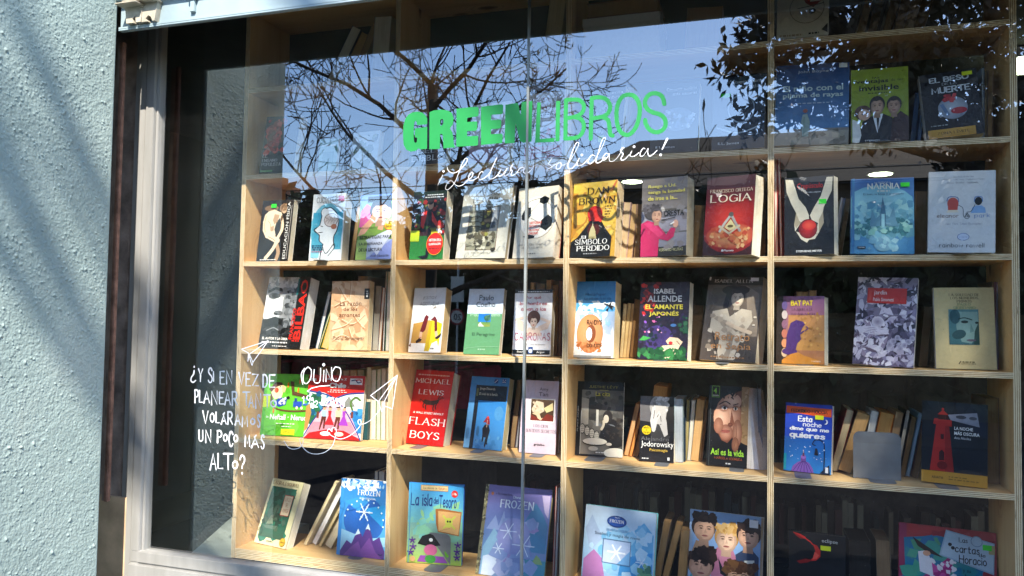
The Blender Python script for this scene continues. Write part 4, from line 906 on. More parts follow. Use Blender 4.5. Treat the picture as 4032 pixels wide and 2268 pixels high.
    if k == 'guia':
        a.R(0, 1, 0, 1, '5cb0e4', '2a7ccc'); a.E(.52, .48, .42, .3, '2c66b8', '2060b4'); a.P('3c96d8', .1, .7, .4, .58, .62, .74, .5, .8); a.P('2f9ce0', .5, .62, .9, .4, .98, .7); a.P('9cd0ee', .06, .06, .98, .16, .98, .28, .6, .24, .06, .34); a.R(0, .07, 0, 1, '3c90d8')
        a.N(60, .02, 1, .88, 1, .07, ['e8f4fa', 'c4e2f4', 'f4fafc', 'a8d4f0'], 3, .5)
        for i in range(11): t_ = i * .3 - .1; a.E(.52 + .40 * math.cos(t_), .44 + .30 * math.sin(t_), .016, .012, 'd8eef8')
        a.P('5a3a88', .08, .06, .2, .2, .3, .16, .42, .36, .52, .26, .62, .44, .74, .22, .86, .28, .98, .1, .98, .0, .08, .0); a.P('7c4c9c', .14, .0, .3, .12, .44, .2, .5, .1, .66, .26, .8, .08, .94, .0); a.P('d8ecf8', .36, .27, .42, .36, .47, .3, .43, .29); a.P('d8ecf8', .57, .36, .62, .44, .67, .35, .62, .37)
        for j in range(3): a.S('e8f4fc', .02, .52 - .16 * math.cos(j * 1.047), .58 - .12 * math.sin(j * 1.047), .52 + .16 * math.cos(j * 1.047), .58 + .12 * math.sin(j * 1.047))
        for j in range(6): a.S('c4e2f4', .012, .52 + .1 * math.cos(j * 1.047 + .2), .58 + .075 * math.sin(j * 1.047 + .2), .52 + .12 * math.cos(j * 1.047), .58 + .09 * math.sin(j * 1.047), .52 + .1 * math.cos(j * 1.047 - .2), .58 + .075 * math.sin(j * 1.047 - .2), curve=False)
        a.T('FROZEN', .36, .82, .795, .87, 'f2f6fa', 'F'); a.T('Disney', .52, .68, .895, .93, 'f2f6fa', 'h'); a.T('GUÍA ESENCIAL', .40, .74, .745, .775, 'dcecf6', 'B'); a.S('1c2c50', .012, .86, .06, .9, .05, .94, .06)
        return []
    if k == 'isla':
        a.R(0, 1, 0, 1, '9cb84c', '4aa8dc'); a.R(0, 1, .5, 1, '74bcc0', '3c9cdc'); a.N(24, 0, 1, .3, .7, .14, ['86c4a0', '7cc0b4', '94c88c'], 3, .5)
        a.R(.22, .72, .905, .975, 'b8843c'); a.R(.23, .71, .912, .968, 'e0c890'); a.T('Los clásicos de', .26, .52, .925, .955, '4a3018', 'f'); a.T('Gaturro', .54, .69, .925, .955, 'b83c28', 'h'); a.E(.84, .88, .06, .045, 'd02c24'); a.T('Nik', .80, .88, .865, .895, W, 'h')
        a.T('La isla', .04, .44, .71, .87, '1c3478', 'h'); a.T('del', .46, .56, .745, .83, '1c3478', 'h'); a.T('Tesoro', .56, .88, .70, .86, '1c3478', 'h')
        a.P('a86a34', .50, .68, .60, .69, .98, .66, .94, .36, .56, .40, .52, .5); a.P('d8a868', .55, .66, .96, .645, .93, .375, .57, .41); a.E(.75, .53, .07, .05, 'c8cc50'); a.R(.71, .79, .46, .5, 'c8cc50'); a.S('c8cc50', .03, .65, .60, .86, .45, curve=False); a.S('c8cc50', .03, .86, .60, .66, .45, curve=False); a.E(.73, .535, .018, .014, '3a3a18'); a.E(.775, .535, .018, .014, '3a3a18')
        for i in range(9): a.R(.6 + .02 * i, .61 + .02 * i, .415 + .004 * i, .42 + .004 * i, '5a3c1c')
        a.P('1a181c', .2, .24, .28, .34, .42, .37, .60, .33, .68, .24, .5, .22, .34, .22); a.E(.44, .295, .035, .022, 'e8e8e4'); a.E(.44, .17, .12, .07, 'c06088'); a.P('8a4a9c', .20, .02, .26, .10, .68, .10, .76, .02); a.E(.44, .06, .1, .05, '3c8a3c')
        a.E(.745, .17, .05, .08, '6aae30'); a.E(.75, .25, .035, .03, '7cc038')
        for u, v in ((.1, .28), (.12, .2), (.08, .13), (.93, .25), (.92, .17), (.92, .1)):
            for j in range(5): a.S('5a3080', .024, u, v, u + .055 * math.cos(j * 1.256 + .4), v + .035 * math.sin(j * 1.256 + .4))
        a.E(.12, .05, .05, .035, 'c8a06c'); a.S('3c86b8', .012, .04, .0, .045, 1)
        return []
    if k == 'lila':
        a.R(0, 1, 0, 1, '7c9cc4', '7a6cac'); a.R(.05, 1, .3, .8, '6c94c0', '7a7cb8'); a.P('5088b0', .5, .4, .78, .84, .9, .72, .98, .60, .98, .3, .6, .3); a.P('c8b8dc', .86, .93, .98, .93, .98, .68, .92, .74); a.P('98a8d0', .08, .5, .2, .66, .26, .54, .32, .72, .38, .5); a.P('8fb8d0', .06, .3, .2, .52, .36, .36, .44, .2, .3, .06, .06, .0); a.P('d8e2ee', .08, .2, .3, .26, .4, .12, .24, .0, .08, .0); a.R(.62, 1, .0, .22, '4a88a8', '4c92a0'); a.P('8ca870', .8, .18, .86, .28, .92, .24, .96, .18)
        a.N(60, .3, .8, .1, .62, .12, ['8a9cc8', '9c8cc0', 'a8b0d4', '7c8cbc'], 3); a.E(.5, .45, .24, .2, '8c90c4', 'a4a4d0'); a.R(0, .05, 0, 1, '8a8058'); a.N(60, 0, .05, 0, 1, .02, ['b8ac78', '5c543c'], 6)
        for j in range(3):
            for u, v, s in ((.42, .5, .12), (.66, .36, .16), (.3, .3, .08)): a.S('dfe8f6', .012, u - s * math.cos(j * 1.047), v - s * .8 * math.sin(j * 1.047), u + s * math.cos(j * 1.047), v + s * .8 * math.sin(j * 1.047))
        a.T('FROZEN', .25, .76, .75, .845, 'd8e2f0', 'F'); a.T('Disney', .44, .58, .855, .895, 'd8e2f0', 'h'); a.T('a Big Golden Book', .17, .42, .885, .915, '4a3c70', 'h'); a.E(.12, .90, .02, .02, 'b06a48')
        return []
    if k == 'nieve':
        a.R(0, 1, 0, 1, '8cc4e8', 'cfe0f0'); a.P('b0c4e0', .02, .7, .1, .88, .2, .72, .28, .6, .1, .4); a.P('6cb4e0', .64, .68, .84, .86, .98, .72, .98, .3, .7, .4); a.P('4c9cd8', .55, .38, .98, .5, .98, .0, .5, .0); a.N(40, .05, .95, .1, .75, .09, ['9cd0ee', 'c0e0f4', '7cbce4'], 3); a.P('a8c8e8', .05, .3, .5, .12, .5, .0, .05, .0); a.P('c080b8', .02, .0, .02, .3, .16, .44, .28, .34, .36, .0)
        a.E(.46, .83, .14, .075, '1c3c80'); a.E(.46, .83, .125, .062, '2c58a8'); a.T('FROZEN', .36, .56, .81, .855, W, 'F'); a.T('Disney', .43, .50, .868, .89, W, 'h'); a.T('UNA AVENTURA CONGELADA', .32, .62, .70, .735, '6a90b8', 'B'); a.T('Sueños y magia de nieve', .16, .80, .625, .675, '3c4a5c', 'f')
        a.R(.28, .68, .29, .60, '5c7c9c'); a.R(.295, .67, .30, .585, 'c8d4ea', 'b4c8e6'); a.P('7cb0dc', .5, .3, .67, .3, .67, .48)
        for j in range(3): a.S('f4f8fc', .022, .48 - .12 * math.cos(j * 1.047), .44 - .1 * math.sin(j * 1.047), .48 + .12 * math.cos(j * 1.047), .44 + .1 * math.sin(j * 1.047))
        for j in range(3): a.S('e4f0fa', .012, .84 - .08 * math.cos(j * 1.047), .36 - .07 * math.sin(j * 1.047), .84 + .08 * math.cos(j * 1.047), .36 + .07 * math.sin(j * 1.047))
        a.N(14, .8, .98, .2, .34, .05, ['6a9c78', '8cb890', '4c7c68'], 7)
        return []
    if k == 'band':
        a.R(0, 1, 0, 1, '7ca4d8', '8fb4e0'); a.R(0, .04, 0, 1, '9cb8dc')
        a.P('a8886c', .0, .36, .1, .62, .28, .58, .36, .4, .3, .3); a.P('c8cc80', .1, .4, .26, .52, .24, .36); a.P('c07c98', .28, .38, .4, .56, .62, .56, .72, .36, .6, .1, .36, .1); a.P('3a4868', .66, .5, .84, .62, .98, .5, .98, .0, .7, .1); a.P('e8e8e0', .78, .44, .92, .46, .92, .2, .84, .2); a.P('22262c', .42, .44, .5, .3, .6, .3, .64, .42, .56, .2, .46, .24)
        a.face(.21, .76, .15, .15, 'dcae90', '33231e', '2a1a14', .4); a.N(30, .08, .36, .86, .96, .05, ['2a1e1c', '3c2a24', '463028'], 2); a.face(.53, .66, .145, .15, 'ecc4a8', 'c89a58', '5a3c28', 0); a.N(26, .4, .68, .76, .86, .05, ['d8b070', 'c09048', 'e2c084'], 5); a.face(.83, .74, .145, .15, 'e4b498', '35241e', '2a1a14', -.2); a.N(30, .68, .98, .82, .94, .06, ['38261f', '442e26', '2a1c18'], 7)
        a.face(.18, .30, .17, .17, 'd8a68a', '2a1e1a', '2a1a14', .2); a.N(50, .0, .38, .36, .52, .06, ['2c201c', '3a2a24', '241814'], 3); a.face(.73, .22, .17, .17, 'e4b696', '5c3c28', '33201a', -.2); a.N(40, .54, .94, .30, .42, .06, ['63422c', '553622', '74502f'], 4); a.P('4a9ca8', .0, .12, .06, .2, .1, .1, .0, .02); a.R(.36, .58, .0, .09, 'a82030'); a.T('100% OFFICIAL', .38, .56, .05, .075, W, 'B')
        return [(.84, .96, .86, .955, 'eef0f4')]
    if k == 'eclipse':
        a.R(0, 1, 0, 1, '18171a', '1c1b1e'); rd, r2 = 'd02a24', '8e1a18'
        a.P(rd, .06, .985, .14, .93, .2, .9, .28, .91, .3, .93, .2, .965); a.P(r2, .06, .985, .16, .95, .27, .91, .2, .90, .12, .935); a.S(rd, .02, .29, .915, .38, .87, .42, .84); a.P(rd, .42, .85, .5, .83, .56, .76, .56, .68, .48, .62, .36, .60, .44, .66, .48, .72, .46, .78); a.P('ee5a4c', .46, .74, .54, .70, .5, .65, .42, .63); a.P(r2, .14, .58, .3, .63, .42, .62, .34, .58, .2, .55)
        a.T('eclipse', .58, .86, .87, .935, 'dcdcdc', 'f')
        return [(.56, .74, .775, .84, YEL)]
    if k == 'horacio':
        a.R(0, 1, 0, 1, 'a83440', 'b03840'); a.N(40, 0, 1, .0, 1, .14, ['b04048', '9c2c3c', 'bc4c54', 'b8323a'], 3); a.R(0, .08, 0, 1, '9c3058')
        a.P('1c78a0', .05, .84, .28, .88, .4, .9, .62, .88, .86, .7, .86, .0, .1, .0, .07, .4); a.P('4c9c78', .12, .82, .4, .88, .46, .76, .3, .7, .16, .72); a.N(50, .1, .84, .02, .84, .1, ['2c8894', '3c9c90', '2470a0', '4ca488'], 5)
        a.P('a83078', .34, .5, .52, .68, .56, .58, .5, .4, .3, .3, .24, .42); a.N(9, .33, .5, .38, .64, .045, ['e8e0e8', 'd0509c'], 6); a.P('e8e4ea', .2, .7, .28, .72, .34, .62, .36, .44, .22, .48); a.P('2a2628', .14, .86, .24, .80, .34, .74, .46, .66, .3, .70, .2, .76); a.E(.29, .69, .04, .03, 'd8a080'); a.N(12, .5, .6, .4, .66, .03, ['ece8ee'], 7)
        a.P('9cb8d0', .42, .69, .49, .98, .98, .885, .97, .54); a.P('b4cce0', .44, .70, .50, .965, .97, .875, .96, .56)
        a.T('Las', .62, .71, .855, .91, '20242c', 'h'); a.T('cartas', .58, .83, .74, .82, '20242c', 'h'); a.T('de', .82, .89, .72, .76, '20242c', 'h'); a.T('Horacio', .62, .90, .625, .72, '20242c', 'h'); a.E(.80, .885, .06, .06, '8298b0'); a.E(.80, .885, .052, .052, 'b4cce0'); a.R(.92, .98, .76, .86, 'b8a878'); a.E(.53, .82, .02, .02, '20242c'); a.E(.56, .785, .02, .02, '20242c')
        a.T('y su', .66, .74, .52, .56, '14384c', 'h'); a.T('bruja', .68, .86, .44, .51, '14384c', 'h'); a.T('estrafalaria', .66, .88, .36, .40, '2c6c80', 'h')
        return [(.86, .95, .80, .86, GRN)]
    # ---- upper rows, seen through the sky reflection
    if k == 'engano':
        a.R(0, 1, 0, 1, '15161a', '1c1c20'); a.E(.3, .62, .2, .24, 'a82418'); a.N(50, .05, .6, .36, .95, .08, ['c8342a', '8e1c14', 'd85040', '6a1410'], 3)
        for s, v, u1 in (('EL', .30, .2), ('ENGAÑO', .225, .5), ('POPULISTA', .15, .62)): a.T(s, .06, u1, v - .03, v + .03, 'e8e4e0', 'f')
        a.R(.04, .4, .02, .05, '6a9c60')
        return []
    if k == 'paleA': a.R(0, 1, 0, 1, '7ca8a4', '8cb4ae'); a.line(.1, .9, .8, 'dfe8e4', .05); a.R(.2, .8, .2, .6, '5c8c8c'); return []
    if k == 'paleB': a.R(0, 1, 0, 1, 'b0bcc4', 'c8d0d4'); a.N(26, .1, .9, .1, .9, .16, ['8a9c88', 'd8dcd8', '6a7c78', 'c0c8c0'], 3); return []
    if k == 'diablo':
        a.R(0, 1, 0, 1, '1c1c22', '2c3038'); a.E(.5, .7, .3, .2, '4a525c'); a.T('DEL', .2, .7, .24, .34, 'dcdcdc', 'f'); a.T('DIaBLO', .08, .96, .08, .2, 'dcdcdc', 'f'); return []
    if k == 'foco': a.R(0, 1, 0, 1, 'd8d0d4', 'e4e2e4'); a.R(0, 1, 0, .3, 'b898a4'); a.T('Foppiano', .1, .9, .55, .63, 'a83038', 'f'); a.N(16, .1, .9, .1, .5, .1, ['b0949c', '8c7078', 'd8c0c4'], 3); return []
    if k == 'felipe':
        a.R(0, 1, 0, 1, 'd4ccd0', 'e2dee0'); a.T('FELIPE', .10, .62, .86, .93, '9c2c34', 'f'); a.T('CUBILLOS', .10, .92, .76, .83, '9c2c34', 'f'); a.line(.1, .9, .70, '555', .016, 1); a.line(.1, .8, .665, '555', .016, 2); a.P('c05a64', .7, .7, 1, .82, 1, .5, .8, .56); a.P('8c8890', .2, .3, .5, .5, .9, .34, .9, .2, .2, .2); a.N(20, .2, .95, .22, .52, .09, ['b83c40', '4a4c58', 'e4e0e0', '70747c'], 4)
        a.R(0, 1, .02, .2, 'b0545c'); a.line(.15, .85, .13, 'e8d8d8', .02); a.R(.3, .6, .04, .09, 'c0c4cc'); return []
    if k in ('somA', 'somB', 'somC'):
        a.R(0, 1, 0, 1, '1a2430', '2a3846')
        t1, t2 = {'somA': ('Cincuenta', 'sombras'), 'somB': ('Cincuenta sombras', 'más oscuras'), 'somC': ('Cincuenta sombras', 'liberadas')}[k]
        a.T(t1, .3, .94, .90, .945, 'd4dae0', 'f'); a.T(t2, .44, .94, .83, .875, 'd4dae0', 'f'); a.T('E.L. James', .12, .52, .06, .10, 'eceff2', 'f')
        if k == 'somA': a.P('8a98a8', .2, .96, .4, .98, .62, .5, .9, .2, .8, .16, .5, .46, .3, .7); a.N(30, .3, .8, .2, .8, .05, ['a4b4c4', '7c8c9c'], 3)
        elif k == 'somB': a.E(.55, .48, .34, .17, '5c6c80'); a.E(.45, .5, .12, .06, '222c38'); a.E(.7, .46, .1, .05, '222c38'); a.N(30, .25, .9, .34, .62, .05, ['a8b8c8', '7888a0', 'c4d0dc'], 4)
        else: a.E(.55, .55, .26, .2, '8a98a8'); a.E(.55, .55, .235, .18, '222c38'); a.S('a4b0bc', .03, .1, .3, .5, .22, .9, .3)
        return [(.16, .34, .72, .77, GRN)] if k == 'somC' else ([(.46, .58, .20, .29, 'b8d870')] if k == 'somA' else [])
    if k == 'pijama':
        a.R(0, 1, 0, 1, '8a8478', '1e3c68'); a.R(0, 1, .2, .95, '4a80b0', '24487c'); a.R(0, 1, .0, .17, '8a8070', '9a9486'); a.N(20, .1, .95, .02, .14, .06, ['7c7464', 'a09884', '6a6454'], 3)
        a.T('John Boyne', .30, .72, .88, .92, 'c8d4e0', 'f'); a.T('El niño con el', .10, .92, .66, .735, 'c4d8d4', 'F'); a.T('pijama de rayas', .10, .92, .565, .64, 'c4d8d4', 'F'); a.line(.3, .74, .51, 'a0b8c8', .012)
        a.P('90a8a0', .36, .28, .38, .37, .44, .38, .48, .28, .46, .1, .38, .1); a.E(.415, .415, .032, .025, '9c5848'); a.S('6a847c', .01, .4, .12, .4, .34)
        return [(.86, .97, .93, .985, 'd8d4c8')]
    if k == 'ventajas':
        a.R(0, 1, 0, 1, '8a9a24', '94a428'); a.T('las', .38, .50, .865, .895, '22261c', 'f'); a.T('ventajas', .08, .66, .79, .855, '22261c', 'F'); a.T('de ser', .70, .92, .815, .85, '3c4420', 'f'); a.T('invisible', .14, .84, .70, .775, '22261c', 'F'); a.line(.3, .64, .665, '4a5220', .016)
        a.P('181a20', .12, .0, .2, .28, .38, .36, .56, .38, .72, .32, .8, .0); a.P('3c2420', .68, .0, .72, .3, .86, .4, 1, .32, 1, .0); a.P('e4e2dc', .02, .0, .02, .32, .14, .28, .18, .1, .14, .0); a.P('e8e8ea', .38, .36, .46, .12, .56, .38); a.P('15171c', .44, .36, .47, .12, .5, .36)
        a.face(.46, .48, .115, .115, 'c49c80', '241c18', '2a1c14', 0); a.face(.75, .47, .11, .11, 'bc947a', '241c18', '2a1c14', -.2); a.E(.21, .40, .15, .10, '54382c'); a.E(.23, .37, .11, .075, 'cca488'); a.E(.2, .38, .02, .008, '2a1c14'); a.E(.28, .39, .02, .008, '2a1c14'); a.T('STEPHEN', .24, .5, .01, .03, 'ddd', 'B')
        return []
    if k == 'beso':
        a.R(0, 1, 0, 1, '16161a', '201f24'); a.T('EL BESO', .16, .86, .85, .935, 'd4d8dc', 'H'); a.T('DE LA', .38, .64, .80, .84, 'b0b4b8', 'h'); a.T('MUERTE', .18, .86, .68, .78, 'd4d8dc', 'H'); a.E(.52, .44, .26, .17, '8a92a0', 'c4cad4'); a.N(10, .38, .58, .5, .64, .06, ['b83038', 'd0484c'], 3); a.E(.62, .39, .14, .05, 'b02030'); a.P('6a84a8', .3, .5, .36, .52, .46, .34, .4, .32); a.R(.04, .86, 0, .13, 'b8842c', 'c8983c'); a.T('ZONA LÍMITE', .2, .76, .05, .10, '201a10', 'f'); a.line(.1, .4, .19, '999', .016)
        return [(.74, .92, .905, .96, YEL)]
    if k == 'telefono':
        a.R(0, 1, 0, 1, 'cfc6b2', 'd2cab6'); a.E(.58, .50, .34, .27, '8a8478'); a.E(.58, .50, .325, .258, 'cfc6b2'); a.P('a02c2c', .46, .74, .8, .78, .88, .62, .7, .5, .56, .58); a.R(.64, .84, .6, .68, 'e0dcd0'); a.E(.68, .44, .07, .05, '4a4844'); a.S('6a645a', .02, .4, .5, .6, .52, .9, .56); a.P('222228', .86, .1, .98, .2, .98, .04); a.line(.62, .82, .05, '222', .03); a.line(.06, .5, .04, 'a08870', .03); return []
    a.R(0, 1, 0, 1, '888'); return []
ZS = {'AB': 1.7165,'BC': 1.4134,'CD': 1.1126,'DE': 0.8123,'EF': 0.5093,'F': 0.1367}
BK = {
'fisica':('CD',0.0507,0.0113,-0.014,0.1405,0.1284,0.2163,0.0027,0.0242),
'terapia':('CD',0.2597,0.0093,-0.0169,0.1024,0.1265,0.2283,0.0056,0.04),
'ensena':('CD',0.4398,0.004,-0.082,0.1261,0.1352,0.2194,0.011,0.012),
'clasif':('CD',0.6326,0.004,-0.0042,0.1352,0.1188,0.2255,0.0023,0.05),
'grimm':('CD',0.7912,0.0093,-0.1169,0.2145,0.172,0.2448,-0.0142,0.0241),
'futbol':('CD',0.9813,0.004,-0.1599,0.2008,0.1376,0.227,0.0047,0.045),
'simbolo':('CD',1.1627,0.004,-0.1234,0.1451,0.1405,0.2319,0.0087,0.0406),
'ruego':('CD',1.373,0.004,-0.1299,0.125,0.1343,0.2342,0.014,0.045),
'logia':('CD',1.5486,0.0039,-0.2492,0.1625,0.1394,0.2319,-0.0121,0.034),
'crepu':('CD',1.7685,0.0039,-0.1237,0.1376,0.1271,0.2213,0.0099,0.025),
'leon':('CD',1.9362,0.0039,-0.043,0.1332,0.1532,0.2084,-0.0176,0.018),
'eleanor':('CD',2.1222,0.0039,-0.0973,0.0996,0.151,0.2159,-0.0282,0.024),
'bilbao':('DE',0.038,0.0518,-0.0385,0.1957,0.1757,0.2534,-0.0149,0.05),
'razon':('DE',0.3099,0.0663,0.0515,0.0951,0.1429,0.2361,0.015,0.0321),
'agotada':('DE',0.5982,0.0844,-0.0291,0.2092,0.1181,0.2186,0.0115,0.045),
'peregrino':('DE',0.7952,0.0801,-0.0442,0.2152,0.1234,0.2161,0.0047,0.0218),
'cabronas':('DE',0.962,0.0765,0.0285,0.157,0.1238,0.2114,0.0091,0.04),
'donuts':('DE',1.1578,0.0773,-0.0263,0.1719,0.1258,0.2383,0.0078,0.05),
'amante':('DE',1.3555,0.0769,-0.0803,0.1927,0.1482,0.2374,0.0024,0.026),
'sepia':('DE',1.537,0.0725,-0.236,0.261,0.1612,0.2543,-0.0314,0.036),
'bat':('DE',1.749,0.0761,-0.0945,0.1481,0.1268,0.1936,0.0016,0.03),
'jardin':('DE',1.947,0.0735,-0.2585,0.1993,0.1502,0.2464,-0.0374,0.017),
'soledad':('DE',2.152,0.0661,-0.0049,0.0894,0.141,0.2164,0.0067,0.02),
'neftali':('EF',0.0419,0.0721,0.0838,0.1539,0.1836,0.2143,0.0057,0.012),
'chile':('EF',0.2177,0.0706,0.0652,0.151,0.2123,0.217,0.0048,0.0157),
'flash':('EF',0.5828,0.1031,-0.0976,0.2606,0.1449,0.2475,-0.015,0.055),
'inutil':('EF',0.7932,0.0989,-0.075,0.229,0.136,0.2319,-0.0143,0.0376),
'amy':('EF',0.9863,0.0843,0.0109,0.1503,0.1177,0.2261,-0.0072,0.05),
'cita':('EF',1.1571,0.1093,0.0476,0.1501,0.1501,0.228,0.0025,0.0131),
'psico':('EF',1.3623,0.0856,0.0404,0.1507,0.1014,0.1929,0.0027,0.022),
'vida':('EF',1.5565,0.0898,-0.0864,0.1655,0.1144,0.2321,-0.0114,0.055),
'moccia':('EF',1.769,0.0906,-0.1338,0.1701,0.1244,0.1906,-0.0174,0.02),
'noche':('EF',2.1141,0.0648,-0.1731,0.1188,0.1503,0.2134,-0.0202,0.026),
'ley':('F',0.0306,0.0722,-0.1921,0.3614,0.1528,0.2228,-0.009,0.0303),
'guia':('F',0.3652,0.0545,0.0231,0.1132,0.1793,0.2474,0.0026,0.012),
'isla':('F',0.6173,0.0617,0.1118,0.0899,0.1849,0.2522,0.0076,0.012),
'lila':('F',0.8664,0.0352,-0.0366,0.3012,0.2218,0.2715,-0.0008,0.012),
'nieve':('F',1.1915,0.0714,-0.1331,0.1572,0.2196,0.2261,-0.0116,0.022),
'band':('F',1.5012,0.1205,-0.0609,0.1585,0.2035,0.2268,-0.0163,0.016),
'eclipse':('F',1.782,0.1147,-0.0664,0.1446,0.1491,0.195,-0.0144,0.036),
'horacio':('F',2.068,0.13,-0.02,0.1255,0.235,0.2361,-0.0259,0.014),
'engano':('BC',0.0563,0.0037,-0.016,0.16,0.1397,0.2083,-0.0159,0.04),
'paleA':('BC',0.2844,0.0123,0.0055,0.1073,0.0706,0.113,0.002,0.012),
'paleB':('BC',0.4023,0.0146,-0.095,0.167,0.1059,0.1319,0.0016,0.0242),
'diablo':('BC',0.6238,0.0035,-0.1628,0.1161,0.1429,0.1599,0.0082,0.024),
'foco':('BC',0.8295,0.004,-0.1311,0.1671,0.1356,0.1952,0.0017,0.0409),
'felipe':('BC',1.0104,0.0169,-0.1172,0.1378,0.1256,0.2194,0.0037,0.0348),
'somA':('BC',1.1821,0.0039,-0.116,0.1921,0.1341,0.2187,-0.0157,0.03),
'somB':('BC',1.3976,0.004,-0.0466,0.1545,0.1377,0.2127,-0.0089,0.03),
'somC':('BC',1.5726,0.0037,-0.0508,0.1362,0.1431,0.2185,-0.0113,0.03),
'pijama':('BC',1.742,0.0036,0.0011,0.1258,0.1899,0.2355,-0.028,0.02),
'ventajas':('BC',1.9389,0.0038,-0.0262,0.1313,0.1401,0.2091,-0.0118,0.0152),
'beso':('BC',2.1216,0.0037,-0.0296,0.1369,0.1335,0.1814,0.0743,0.034),
'telefono':('AB',1.7476,0.0029,-0.0303,0.1423,0.1347,0.1725,-0.0191,0.03),
}
